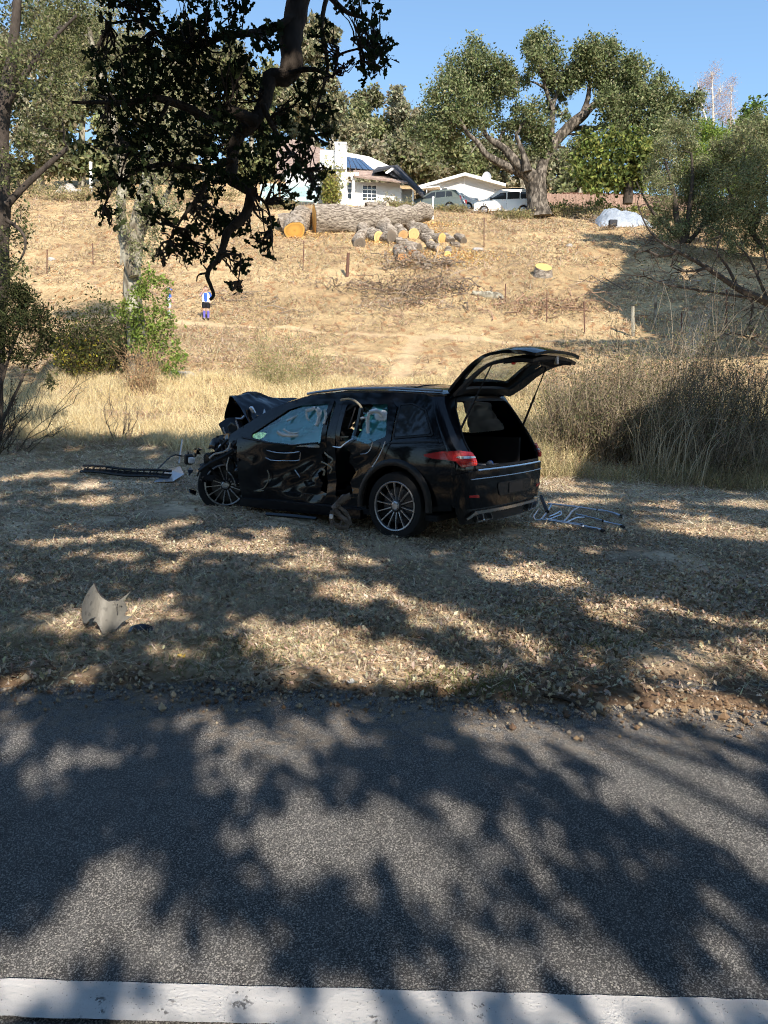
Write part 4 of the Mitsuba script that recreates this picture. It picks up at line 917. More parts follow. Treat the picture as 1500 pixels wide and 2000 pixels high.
def left_house():
    S = 60 / FPX                                     # metres per picture pixel at this distance
    k = thing('white_house', 'white walled house with a broad chimney, solar panels and brown shingle roof at the hilltop', 'house')
    o = at(620, 405, 60); f = Frame([o[0], 60, o[2]], 0); X = lambda px: (px - 620) * S
    Zp = lambda py: at(640, py, 60)[2] - o[2]
    m = MB(); m.add(*f.box(X(654), X(673), .0, 3.0, -1.5, Zp(331))); m.add(*f.box(X(560), X(640), .35, 6, -1.5, Zp(330))); part(k, 'wall', m.mesh(), 'm_white_wall')
    m = MB(); m.add(*f.box(X(673), X(773), 1.4, 7, -1.5, Zp(345))); part(k, 'wall', m.mesh(), 'm_grey_wall')
    part(k, 'low_wall', f.box(X(674), X(738), .55, .72, -1.5, Zp(386)), 'm_white_wall'); part(k, 'low_wall', f.box(X(775), X(812), .9, 1.05, -1.5, Zp(393)), 'm_white_wall')
    c = MB(); c.add(*f.box(X(652), X(672.5), -.25, 1.2, Zp(331), Zp(281))); c.add(*f.box(X(651), X(673.5), -.3, 1.25, Zp(283), Zp(279))); c.add(*f.box(X(624), X(652), .1, 1.0, Zp(331), Zp(292))); part(k, 'chimney', c.mesh(), 'm_white_wall')
    sash(k, f, X(703), X(728), Zp(384), Zp(352), 1.4, 3, 4); sash(k, f, X(674.5), X(681), Zp(378), Zp(347), 1.4, 1, 3)
    pm = MB(); pm.add(*f.box(X(684), X(688), .45, .6, -1.5, Zp(344))); pm.add(*f.box(X(681), X(691), .43, .62, Zp(347), Zp(342))); part(k, 'porch_post', pm.mesh(), 'm_white_trim')
    part(k, 'porch_beam', f.box(X(673.5), X(696), .44, .61, Zp(341), Zp(333)), 'm_white_trim')
    part(k, 'corner_post', f.box(X(772.5), X(776), 1.3, 1.5, -1.5, Zp(356)), 'm_grey_wall')
    # roofs: brown eave in front, solar panels above it, the pale main slope behind
    A = lambda px, py, dy: at(px, py, 60 + dy)
    sl = lambda name, P, t, m_, **kw: part(k, name, quad_slab([A(*q) for q in P], t), m_, **kw)
    sl('roof', [(690, 343, .2), (797, 356, .3), (764, 335, 3.6), (690, 331, 3.4)], .12, 'm_shingle', label='brown shingle eave over the porch and the right window')
    sl('roof', [(673, 331, 3.0), (733, 336, 3.6), (708, 312, 8.5), (673, 305, 8.5)], .12, 'm_shingle')
    sl('roof', [(673, 312, 8.0), (727, 326, 8.2), (764, 325.5, 11), (722, 306, 15), (673, 297, 15)], .2, 'm_pale_roof', label='pale main roof slope above the solar panels')
    sl('roof', [(540, 335, .3), (652, 331, .3), (648, 296, 6), (540, 262, 6)], .15, 'm_shingle', label='rusty brown roof half hidden by the hanging branch')
    n0, n1, n2, n3 = A(673.5, 329.5, 2.8), A(731, 334.5, 3.4), A(704, 313, 8.2), A(673.5, 308, 8.2)
    for i in range(5):
        a_, b_ = i / 5 + .012, (i + 1) / 5 - .012; up_ = np.array([0, -.05, .1])
        part(k, 'solar_panel', quad_slab([n0 + (n1 - n0) * a_ + up_, n0 + (n1 - n0) * b_ + up_, n3 + (n2 - n3) * b_ + up_, n3 + (n2 - n3) * a_ + up_], .05), 'm_solar')
    # wing with its dark rake to the right
    part(k, 'wing_wall', f.box(X(775), X(797), 2.2, 6, -1.5, Zp(352)), 'm_white_wall', label='low garage wing under the dark rake at the right end')
    sl('roof', [(765.5, 325, .6), (827, 380, .8), (831, 377, 8), (776, 321, 8)], .25, 'm_dark_trim', label='dark gable slope at the right end of the house')
    sl('roof', [(728, 334, .8), (765.5, 325, .6), (770, 322.5, 8), (738, 326, 8)], .15, 'm_dark_trim', label='dark slope left of the gable')
    sl('gable_trim', [(752, 336.5, .45), (765, 327.5, .45), (768.5, 329, .45), (757, 337.5, .45)], .06, 'm_white_trim')
    part(k, 'gable_wall', (np.array([A(757, 339, .8), A(766.5, 329, .8), A(812, 368, .9), A(796, 358, .9)]), np.array([[0, 1, 2], [0, 2, 3]])), 'm_dark_trim')
    part(k, 'garage_post', f.box(X(796), X(799), 1.0, 1.15, -1.5, Zp(362)), 'm_white_trim')
    # teal lattice fence
    g = thing('lattice_fence', 'pale teal lattice fence left of the white house', 'fence')
    fm = MB(); x0, x1, z0, z1 = X(520), X(618), Zp(399), Zp(366); yb = -.8
    for a in ((x0, x1, z0, z0 + .28), (x0, x1, z1 - .12, z1), (x0 - .1, x0, z0 - .6, z1 + .1), (x1, x1 + .1, z0 - .6, z1 + .1), (x0 + 1.9, x0 + 2.0, z0 - .6, z1)): fm.add(*f.box(a[0], a[1], yb, yb + .09, a[2], a[3]))
    part(g, 'frame', fm.mesh(), 'm_teal')
    sm = MB(); h = z1 - .12 - z0 - .28
    for i in range(-8, 34):
        for s in (1, -1):
            a = x0 + .13 * i * .95; p0, p1 = np.array([a, z0 + .28]), np.array([a + s * h, z1 - .12])
            lo, hi = sorted((p0[0], p1[0]))
            if lo < x0 or hi > x1: continue
            q = [f.p(p0[0], yb + .03 + .012 * s, p0[1]), f.p(p1[0], yb + .03 + .012 * s, p1[1])]
            sm.add(*tube(q, .022, 4))
    part(g, 'lattice', sm.mesh(), 'm_teal', kind='stuff')
    bk = part(g, 'back_panel', f.box(x0, x1, yb + .2, yb + .24, z0, z1 - .15), 'm_teal')


def right_house():
    S = 76 / FPX
    k = thing('low_white_house', 'low white gabled house with a satellite dish behind the parked cars', 'house')
    o = at(907, 392, 76); f = Frame([o[0], 76, o[2]], -8); X = lambda px: (px - 907) * S; Zp = lambda py: at(907, py, 76)[2] - o[2]
    w = part(k, 'wall', f.slab([(X(840), 0, -2), (X(975), 0, -2), (X(975), 0, Zp(362)), (X(907), 0, Zp(345)), (X(840), 0, Zp(364))], .1) if False else (lambda V: (V, np.array([[0, 1, 2], [0, 2, 3], [0, 3, 4]])))(np.array([f.p(X(a), 0, b) for a, b in ((840, -2), (975, -2), (975, Zp(362)), (907, Zp(345)), (840, Zp(364)))])), 'm_grey_wall')
    part(k, 'side_wall', f.box(X(975) - .1, X(975), .02, 10, -2, Zp(363)), 'm_grey_wall'); part(k, 'side_wall', f.box(X(840), X(840) + .1, .02, 10, -2, Zp(365)), 'm_grey_wall')
    part(k, 'roof', f.slab([(X(907), -.7, Zp(341)), (X(818), -.7, Zp(366)), (X(818), 10.5, Zp(366)), (X(907), 10.5, Zp(341))], .16), 'm_pale_roof')
    part(k, 'roof', f.slab([(X(907), -.7, Zp(341)), (X(907), 10.5, Zp(341)), (X(982), 10.5, Zp(364)), (X(982), -.7, Zp(364))], .16), 'm_pale_roof')
    part(k, 'porch_roof', f.slab([(X(975), 1, Zp(363)), (X(975), 10, Zp(358)), (X(1040), 10, Zp(366)), (X(1040), 1, Zp(371))], .12), 'm_pale_roof')
    m = MB()
    for a, b in ((818, 907), (982, 907)):
        p0, p1 = f.p(X(a), -.74, Zp(366 if a == 818 else 364)), f.p(X(b), -.74, Zp(341)); m.add(*quad_slab([p0, p1, p1 - [0, 0, .26], p0 - [0, 0, .26]], .05, (0, 1, 0)))
    part(k, 'barge_board', m.mesh(), 'm_white_trim')
    sash(k, f, X(853), X(862), Zp(374), Zp(367), 0, 1, 1); sash(k, f, X(865), X(874.5), Zp(374), Zp(367), 0, 1, 1)
    part(k, 'corner_post', f.box(X(905), X(907.5), -.06, .02, -1, Zp(346)), 'm_white_trim')
    part(k, 'carport', f.slab([(X(826), -1.2, Zp(371)), (X(862), -1.2, Zp(368)), (X(862), .02, Zp(367)), (X(826), .02, Zp(369))], .1), 'm_white_trim')
    for x in (830, 837): part(k, 'carport_post', f.box(X(x), X(x) + .1, -1.0, -.9, -2, Zp(371)), 'm_white_trim')
    th = np.linspace(0, 2 * np.pi, 20, endpoint=False); V = [[0, 0, 0]]
    for r, d in ((.22, .02), (.42, .09)): V += [[r * math.cos(t), d, r * math.sin(t)] for t in th]
    n = 20; F = [[0, 1 + i, 1 + (i + 1) % n] for i in range(n)] + [[1 + i, 1 + n + i, 1 + n + (i + 1) % n] for i in range(n)] + [[1 + i, 1 + n + (i + 1) % n, 1 + (i + 1) % n] for i in range(n)]
    c = f.p(X(947), 1.2, Zp(340)); a = math.radians(-35); R = np.array([[math.cos(a), -math.sin(a), 0], [math.sin(a), math.cos(a), 0], [0, 0, 1]])
    V = (np.array(V) * [1, -1, 1]) @ R.T * 1.15
    t = math.radians(20); V = V @ np.array([[1, 0, 0], [0, math.cos(t), -math.sin(t)], [0, math.sin(t), math.cos(t)]]).T
    d = holder(k, 'satellite_dish'); put(d + '__dish', (V + c, np.array(F)), 'm_white_trim', True)
    m = MB().add(*tube([c, c + [.1, .3, -.6]], .04, 6)).add(*tube([c + [0, -.1, -.4], c + [.35, -.55, -.1]], .02, 5)); put(d + '__arm', m.mesh(), 'm_grey_wall')


left_house()
right_house()

# long fence right of the oak, planter rail with vines before it, sheds
def board_fence():
    k = thing('board_fence', 'long reddish board fence behind the vines right of the great oak', 'fence')
    m, rl = MB(), MB(); n = 130; rng = np.random.default_rng(6)
    a, b = at(1062, 401, 74), at(1440, 409, 70)
    for i in range(n):
        t = (i + .5) / n; p = a + (b - a) * t; h = .98 + rng.uniform(-.04, .04)
        m.add(*box(p + [0, rng.uniform(-.01, .01), h / 2 - .1], (.128, .03, h + .3)))
    part(k, 'boards', m.mesh(), 'm_fence_wood', kind='stuff')
    for z in (.25, .75): rl.add(*tube([a + [0, .05, z], b + [0, .05, z]], .05, 4))
    part(k, 'rail', rl.mesh(), 'm_tan_wood')
    k2 = thing('rail_fence', 'weathered low rail on short posts before the vines', 'fence')
    a, b = at(1068, 413, 63), at(1262, 419, 61)
    part(k2, 'rail', tube([a, b], .07, 4), 'm_tan_wood')
    for px, d in ((1073, 63), (1107, 62.7), (1163, 62), (1210, 61.5), (1258, 61)):
        p = at(px, 413 + (px - 1068) * .03, d); part(k2, 'post', box(p + [0, -.1, -.5], (.16, .14, 1.5)), 'm_tan_wood')
    bb = at(1070, 408, 67), at(1300, 412, 65)
    w = thing('planter_wall', 'low dark timber planter behind the rail', 'planter'); part(w, 'timber', tube([bb[0], bb[1]], .18, 4), 'm_tan_wood'); part(w, 'timber', tube([bb[0] - [0, .4, .5], bb[1] - [0, .4, .5]], .2, 4), 'm_rust')
    tree('vine_row', 'bright green vines spilling over the planter before the board fence', 'vine', [], px_clumps([(1075, 404, 9), (1090, 406, 9), (1103, 402, 10), (1120, 407, 8), (1140, 408, 7), (1160, 400, 13), (1172, 395, 10), (1185, 404, 10), (1205, 410, 8), (1240, 410, 10), (1260, 412, 9), (1280, 410, 9)], 65, dy=.5, seed=44), 900, .2, [(.22, .28, .07), (.30, .34, .09), (.17, .21, .06), (.33, .32, .12)], 45, connect=False)
    s = thing('red_shed', 'low dark red roofed shed behind the board fence', 'shed'); o = at(1175, 396, 82)
    part(s, 'wall', box(o + [0, 0, -.3], (8, 3, 1.6)), 'm_rust'); part(s, 'roof', quad_slab([o + [-4.4, -1.8, .5], o + [4.4, -1.8, .5], o + [4.2, 1.8, 1.0], o + [-4.2, 1.8, 1.0]], .1), 'm_rust')
    s = thing('far_shed', 'small pale roofed shed seen past the great oak trunk', 'shed'); o = at(1095, 388, 88)
    part(s, 'wall', box(o + [0, 0, -1.2], (5, 3, 1.6)), 'm_grey_wall'); part(s, 'roof', quad_slab([o + [-3, -1.8, .1], o + [3.2, -1.8, -.45], o + [3.2, 1.8, -.3], o + [-3, 1.8, .3]], .1), 'm_pale_roof')
    s = thing('hidden_house', 'pale gabled house mostly hidden behind the left trees', 'house'); o = at(300, 300, 92); 
    part(s, 'wall', (np.array([o + q for q in ((-1.6, 0, -5), (1.6, 0, -5), (1.6, 0, .9), (0, 0, 2.0), (-1.6, 0, .9))]), np.array([[0, 1, 2], [0, 2, 3], [0, 3, 4]])), 'm_white_wall')
    part(s, 'roof', quad_slab([o + [-2, -.6, .8], o + [0, -.6, 2.2], o + [0, 6, 2.2], o + [-2, 6, .8]], .15), 'm_shingle'); part(s, 'roof', quad_slab([o + [0, -.6, 2.2], o + [2, -.6, .8], o + [2, 6, .8], o + [0, 6, 2.2]], .15), 'm_shingle')


board_fence()

# posts
def fence_posts():
    rng = np.random.default_rng(8)
    for px, y0, y1, d, w, lab in ((592, 470, 530, 45, .05, 'thin rusty stake below the felled trunk'), (679, 494, 545, 40, .16, 'thick dark rusty post leaning below the log pile'), (946, 425, 483, 46, .06, 'rusty stake right of the log pile'), (1069, 570, 630, 33, .05, 'rusty stake below the yellow stump'), (1143, 588, 650, 31.5, .05, 'rusty stake left of the brush'),
                                  (1238, 598, 655, 31, .14, 'grey wooden post at the top of the brush'), (1281, 575, 640, 32, .12, 'dark wooden post in the hill shade'), (1331, 610, 655, 31, .05, 'rusty stake beside the pale plume'), (182, 475, 520, 44, .05, 'thin rusty stake left of the lichen tree'), (92, 488, 540, 42, .06, 'short stake beside a pale stone at left'),
                                  (988, 555, 595, 36, .05, 'rusty stake beside the dead branch'), (935, 575, 593, 36, .06, 'short stake left of the dead branch'), (1420, 565, 640, 32, .07, 'pale stake under the leaning limb'), (236, 440, 520, 40, .14, 'grey wooden post just left of the lichen trunk')):
        k = thing('fence_post', lab, 'post', 'old fence stakes on the hill')
        d = G(px, y1)[1]; p0, p1 = at(px - rng.uniform(0, 2), y1 + 3, d), at(px, y0, d)
        b = on(p0[0], p0[1], -.2); t = np.array([p1[0] + rng.uniform(-.05, .05), d + rng.uniform(-.1, .1), p1[2]])
        m = MB().add(*tube([b, (b + t) / 2, t], w / 2, 6, wob=.15 if w > .1 else 0))
        part(k, 'shaft', m.mesh(), 'm_grey_bark' if 'wooden' in lab else 'm_rust')
    k = thing('white_post', 'white post before the grey green estate car', 'post'); p0, p1 = at(845, 420, 54), at(846, 386, 54); part(k, 'shaft', tube([p0 - [0, 0, .4], p1], .07, 6), 'm_white_trim'); part(k, 'cap', tube([p1, p1 + [0, 0, .06]], .085, 6), 'm_white_trim')
    k = thing('rusty_pole', 'rusty pole before the teal lattice fence', 'post'); p0, p1 = at(546, 408, 57), at(546, 352, 57); part(k, 'shaft', tube([p0 - [0, 0, .4], p1], .09, 6), 'm_rust'); part(k, 'cap', tube([p1, p1 + [0, 0, .06]], .1, 6), 'm_rust')
    k = thing('white_marker', 'white marker pole behind the hanging branch at left', 'post'); p0, p1 = at(177, 372, 66), at(177, 318, 66); part(k, 'shaft', tube([p0 - [0, 0, 1], p1], .12, 6), 'm_white_trim'); part(k, 'cap', tube([p1, p1 + [0, 0, .06]], .14, 6), 'm_white_trim')


fence_posts()
shrub('house_creeper', 'green and yellow creeper climbing the chimney wall of the white house', 'vine', at(645, 405, 59.6), 3.0, (.45, .25), 40, 2600, .2, [(.20, .23, .06), (.30, .29, .08), (.38, .34, .12)], [(.2, .15, .1)], 98, spread_leaf=.15, r=.02)
for i, (px, py, d, h, w, lab) in enumerate([(755, 402, 57, .9, 1.5, 'dry weeds before the right wall of the white house'), (790, 400, 58, .7, 1.3, 'weeds below the dark rake'), (825, 396, 66, 1.0, 1.2, 'weeds between the two houses'), (545, 402, 56, .9, 1.2, 'dry weeds at the lattice fence'), (1100, 425, 59, 1.0, 2.6, 'dry weeds below the rail right of the great oak'), (1200, 428, 58, 1.0, 2.6, 'dry weeds behind the grey tarp'),
                                            (880, 414, 60, .5, 1.4, 'weeds below the rear of the estate car'), (995, 424, 57, .55, 1.2, 'weeds below the white van'), (1020, 424, 57.5, .5, 1.0, 'weeds at the foot of the great oak'), (130, 392, 58, 1.1, 2.2, 'tall tan weeds on the far left crest'), (330, 388, 60, 1.3, 2.6, 'brush on the crest behind the hanging branch'), (420, 385, 62, 1.5, 2.6, 'grey brush on the crest left of the white house'), (215, 388, 60, 1.2, 2.0, 'brush on the crest by the lichen tree'), (50, 388, 60, 1.4, 2.4, 'brush on the crest at the left edge')]):
    p = at(px, py, d); shrub('weed_clump', lab, 'weeds', on(p[0], d), h, (w, .5), 60, 1600, .14, [(.30, .27, .13), (.42, .34, .18), (.24, .23, .11)], [(.38, .29, .18), (.28, .21, .14)], 300 + i, r=.02, spread_leaf=.12)

# ---------------------------------------------------------------- the felled oak: logs, stump, slash
bumped('m_log_bark', mikit.proc(lambda p, n, uv: mix((.11, .088, .068), (.40, .345, .28), smoothstep(.28, .74, fbm(p.x * 7.0, p.y * 13, p.z * 15, 4)))), mikit.proc(lambda p, n, uv: .05 * fbm(p.x * 6.0, p.y * 13, p.z * 15, 4)), rough=.95, spec=.05)
scene['m_cut'] = {'type': 'twosided', 'bsdf': {'type': 'principled', 'base_color': VC, 'roughness': .85, 'specular': .15}}


def log(label, a, b, r0, r1=None, cut=(1, 1), hue=(.70, .36, .10), seed=0, bend=.03, group='cut logs of the felled oak', sides=18):
    """A log from a to b: bark, and a cut face with rings at each end asked for."""
    rng = np.random.default_rng(seed); r1 = r1 or r0
    k = thing('log', label, 'log', group)
    p, r = limb(a, b, 9, 0, bend, rng, r0, r1)
    V, F = tube(p, r, sides, cap=False, wob=.13, seed=seed)
    part(k, 'bark', (V, F), 'm_log_bark', 40)
    for e, idx in ((0, 0), (1, len(p) - 1)):
        if not cut[e]: hue_ = (.16, .13, .10)
        else: hue_ = hue
        ring = V[idx * sides:(idx + 1) * sides]; c = ring.mean(0); n = unit(p[idx] - p[1 if e == 0 else -2])
        Q, C = [c + n * .01], [np.array(hue_) * .8]
        for f in (.25, .5, .75, .93, .995):
            Q += list(c + (ring - c) * f + n * .01); C += [np.array(hue_) * (.75 + .35 * rng.uniform() + (.25 if f > .9 and f < .99 else 0)) if f < .99 else np.array([.2, .16, .12])] * sides
        j = np.arange(sides); kx = (j + 1) % sides; F2 = [np.c_[0 * j, 1 + j, 1 + kx]]
        for q in range(4): F2 += [np.c_[1 + q * sides + j, 1 + (q + 1) * sides + j, 1 + (q + 1) * sides + kx], np.c_[1 + q * sides + j, 1 + (q + 1) * sides + kx, 1 + q * sides + kx]]
        part(k, 'cut_end', (np.array(Q), np.vstack(F2)), 'm_cut', color=np.clip(np.array(C), 0, 1))
    return k


def lg(label, x0, y0, x1, y1, d0, d1, w0, w1=None, **kw):
    w1 = w1 or w0; d0, d1 = (min(d, G(x, y + w * .45)[1]) for x, y, w, d in ((x0, y0, w0, d0 + 3), (x1, y1, w1, d1 + 3)))
    a, b = at(x0, y0, d0), at(x1, y1, d1)
    return log(label, a, b, w0 / 2 * d0 / FPX, w1 / 2 * d1 / FPX, **kw)


lg('huge grey trunk lying across the top of the pile, its thick end at left', 614, 430, 730, 432, 47.5, 48.2, 58, 50, seed=1, cut=(1, 0), bend=.02, sides=24)
lg('heavy limb of the trunk rising to a sawn end at upper right', 720, 432, 836, 415, 48.2, 47.4, 48, 30, seed=2, cut=(0, 1), hue=(.70, .45, .16), sides=20)
lg('short thick round at the far left of the pile with a bright orange top', 548, 438, 597, 430, 47, 47.6, 36, 34, seed=3, hue=(.74, .42, .12))
k_ = lg('big orange faced block standing left of the huge trunk', 575, 450, 588, 424, 46.4, 47.4, 38, 42, seed=4, hue=(.78, .45, .12))
lg('grey stub leaning down from the middle of the trunk', 716, 437, 703, 476, 46.4, 45.6, 26, 22, seed=5, cut=(0, 0))
lg('short log with an orange face beside the grey stub', 722, 456, 741, 464, 46.6, 45.5, 26, 24, seed=6, hue=(.72, .46, .20))
lg('thick forked butt under the middle of the pile', 748, 440, 766, 466, 47, 45.6, 32, 30, seed=7, cut=(0, 0))
lg('round with a tan face in the middle of the pile', 779, 447, 787, 460, 46.6, 45.2, 20, 20, seed=8, hue=(.64, .40, .19))
lg('round with a bright face right of the tan one', 812, 449, 808, 457, 46.4, 45.1, 21, 21, seed=9, hue=(.70, .44, .20))
lg('long bent bough sloping down to an orange face at right', 802, 440, 864, 466, 46.6, 45.2, 22, 20, seed=10, cut=(0, 1), hue=(.70, .40, .15))
lg('grey bough lying before the middle rounds', 775, 472, 820, 484, 45.2, 44.8, 18, 16, seed=11, cut=(0, 0))
lg('lowest round with a ringed orange face toward the road', 778, 488, 785, 503, 45.2, 43.9, 22, 20, seed=12, hue=(.70, .38, .17))
lg('round with a half hidden reddish face beside the lowest one', 798, 484, 807, 495, 45, 44, 20, 18, seed=13, hue=(.68, .34, .15))
lg('short dark round right of the reddish one', 812, 498, 830, 512, 44.6, 43.9, 18, 16, seed=14, hue=(.45, .28, .16))
lg('small brown log at the right of the pile', 840, 478, 858, 486, 45, 44.6, 16, 14, seed=15, cut=(0, 1), hue=(.55, .36, .2))
lg('small orange faced log standing apart below the pile', 876, 488, 874, 497, 44.5, 44, 14, 13, seed=16, hue=(.78, .50, .18))
lg('grey chunk at the right end of the pile', 868, 462, 882, 472, 45.4, 44.8, 16, 14, seed=17, cut=(0, 0))
lg('dark chunk at the far right end of the pile', 893, 462, 906, 470, 45.6, 45.2, 14, 13, seed=18, cut=(0, 0))
lg('thin pale log lying below the right end of the pile', 880, 478, 899, 479, 44.8, 44.8, 11, 10, seed=19, cut=(0, 1), hue=(.6, .45, .28))
lg('pale broken butt behind the trunk top', 716, 404, 740, 402, 49.5, 49.5, 16, 14, seed=20, cut=(0, 0))
lg('pale split log lying behind the trunk top', 744, 404, 757, 402, 49.6, 49.4, 14, 12, seed=21, cut=(0, 1), hue=(.62, .52, .38))
lg('grey bough under the raised limb', 770, 432, 830, 428, 48.4, 48.6, 14, 10, seed=22, cut=(0, 0))
lg('short grey log on the brush at the foot of the pile', 826, 521, 842, 520, 43.4, 43.4, 14, 12, seed=23, hue=(.30, .22, .15))
lg('small log between the middle rounds', 826, 462, 842, 474, 45.6, 45, 15, 14, seed=24, cut=(0, 1), hue=(.58, .40, .22))

_p = G(1060, 542); _k = thing('stump', 'low yellow topped stump alone on the hillside', 'stump')
V, F = tube([_p + [0, 0, -.3], _p + [0, 0, .1], _p + [0.02, 0, .42]], [.52, .46, .41], 16, cap=False, wob=.15, seed=5); V[-16:, 2] += (V[-16:, 1] - V[-16:, 1].mean()) * .55; part(_k, 'bark', (V, F), 'm_log_bark', 40)
r_ = V[-16:]; part(_k, 'cut_top', (np.vstack([r_, r_.mean(0)]) + [0, 0, .004], np.array([[i, (i + 1) % 16, 16] for i in range(16)])), 'm_cut', color=np.tile([.66, .46, .16], (17, 1)))

# sawdust
def sawdust():
    rng = np.random.default_rng(55); m = MB()
    for px, py, rx, ry, n in ((860, 500, 1.6, .8, 1500), (740, 474, .9, .4, 800), (880, 512, 1.2, .6, 700), (590, 462, 1.0, .4, 600), (825, 455, .8, .4, 500), (845, 440, .9, .5, 500)):
        c = G(px, py); P = c[:2] + rng.normal(size=(n, 2)) * [rx, ry]; m.add(*leaves(rng, grounded(P, .05), .11, [(.74, .50, .20), (.66, .44, .19), (.80, .58, .28)], 'diamond', .7, 2))
    put('sawdust', m.mesh(), 'm_dry', color=m.color()); labels['sawdust'] = {'label': 'orange sawdust and chips round the logs', 'category': 'sawdust', 'kind': 'stuff'}


sawdust()


def slash(label, px, py, d, w, h, n, seed, cols=((.20, .15, .11), (.32, .25, .19), (.12, .09, .07)), leafy=0, group='heaps of cut branches', r=.035, vert=.5):
    """A heap of cut branches."""
    rng = np.random.default_rng(seed); k = thing('branch_heap', label, 'brushwood', group); c = G(px, py); m = MB()
    for _ in range(n):
        b = c + np.r_[rng.normal(size=2) * [w * .45, w * .22], rng.uniform(0, h * .4)]; b[2] = H(b[0], b[1]) + rng.uniform(0, h * .5)
        e = b + np.r_[rng.normal(size=2) * [w * .35, w * .25], rng.normal() * h * vert]
        e[2] = max(e[2], H(e[0], e[1]) + .02)
        p, q = limb(b, e, 5, 0, .09, rng, r * rng.uniform(.5, 1.2), r * .3); m.add(*tube(p, q, 4, cap=False), np.array(cols[rng.integers(len(cols))]) * rng.uniform(.7, 1.3))
        for _ in range(2):
            i = rng.integers(1, 4); e2 = p[i] + rng.normal(size=3) * [.3, .2, .25]; e2[2] = max(e2[2], H(e2[0], e2[1]) + .02)
            m.add(*tube([p[i], (p[i] + e2) / 2 + rng.normal(size=3) * .03, e2], [r * .4, r * .3, r * .15], 3, cap=False), np.array(cols[rng.integers(len(cols))]))
    part(k, 'branches', m.mesh(), 'm_twig', color=m.color(), kind='stuff')
    if leafy:
        P = c + rng.normal(size=(leafy, 3)) * [w * .4, w * .2, 0]; P = grounded(P, .05) + np.abs(rng.normal(size=(leafy, 3))) * [0, 0, h * .4]; lf = MB().add(*leaves(rng, P, .12, [(.35, .25, .16), (.28, .19, .12), (.42, .32, .2)])); part(k, 'dead_leaves', lf.mesh(), 'm_dry', color=lf.color(), kind='stuff')


PALE = ((.42, .34, .26), (.30, .24, .18), (.18, .14, .11))
slash('heap of grey branches at the foot of the log pile', 806, 524, 43, 2.2, .9, 60, 1, PALE, 800)
slash('splintered sticks right of the branch heap', 856, 520, 43.4, 1.3, .7, 26, 2, ((.16, .13, .11), (.45, .38, .3)), 200)
slash('long dark dead branch lying at left below the post', 710, 565, 37.5, 2.6, .6, 26, 3, ((.16, .12, .09), (.10, .08, .06)), 250)
slash('tangle of dead branches in the middle of the hill', 800, 575, 37, 3.0, .9, 60, 4, PALE + ((.12, .09, .07),), 900)
slash('dark crossed dead branches right of the tangle', 868, 575, 36.8, 2.0, .8, 34, 5, ((.14, .11, .09), (.28, .22, .17)), 400)
slash('thin dead twigs below the tangle', 800, 600, 35, 2.4, .45, 28, 6, PALE, 500)
slash('reddish twig litter before the hill shade', 1070, 605, 34, 3.4, .35, 34, 7, ((.34, .22, .15), (.24, .16, .11)), 900)
slash('twigs under the parked white van', 950, 419, 56, 1.8, .6, 30, 8, PALE, 300)
slash('dark twig heap at the left end of the grey tarp', 1160, 435, 53, 1.4, .6, 26, 9, ((.12, .10, .08), (.3, .25, .2)), 200)
slash('small dark brush lump right on the hill top', 1185, 450, 50, .6, .4, 14, 10, ((.22, .18, .13),), 120)
slash('grey sticks in the hill shade at right', 1290, 560, 38, 3.5, .5, 30, 11, PALE, 300)
slash('twigs at the foot of the scrub trees', 1330, 478, 42, 3.0, .7, 44, 12, ((.14, .11, .09), (.25, .2, .15)), 500)
slash('dry twigs lying uphill of the child', 450, 585, 37, 3.0, .25, 14, 13, PALE, 200)

# silvery dead branch with a hollow end
def dead_branch():
    k = thing('dead_branch', 'silver grey dead bough with a black hollow right end on the hillside', 'branch')
    p, r = px_limb([(922, 571), (940, 576), (958, 578), (972, 581), (979, 590), (982, 597)], 36.5, [8, 12, 14, 18, 20, 14]); part(k, 'wood', tube(spline(p, 16), np.interp(np.linspace(0, 1, 16), np.linspace(0, 1, 6), r), 9, wob=.3, seed=3), 'm_grey_bark', 40)
    c = at(976, 588, 36.2); th = np.linspace(0, 2 * np.pi, 12, endpoint=False); m = np.vstack([c + np.c_[np.cos(th) * .14, 0 * th - .02, np.sin(th) * .22], c + [0, .06, 0]]); part(k, 'hollow', (m, np.array([[i, (i + 1) % 12, 12] for i in range(12)])), 'm_dark_trim')
    p, r = px_limb([(940, 576), (950, 571), (962, 569)], 36.6, [6, 5, 3]); part(k, 'twig', tube(p, r, 6), 'm_grey_bark', 40)


dead_branch()


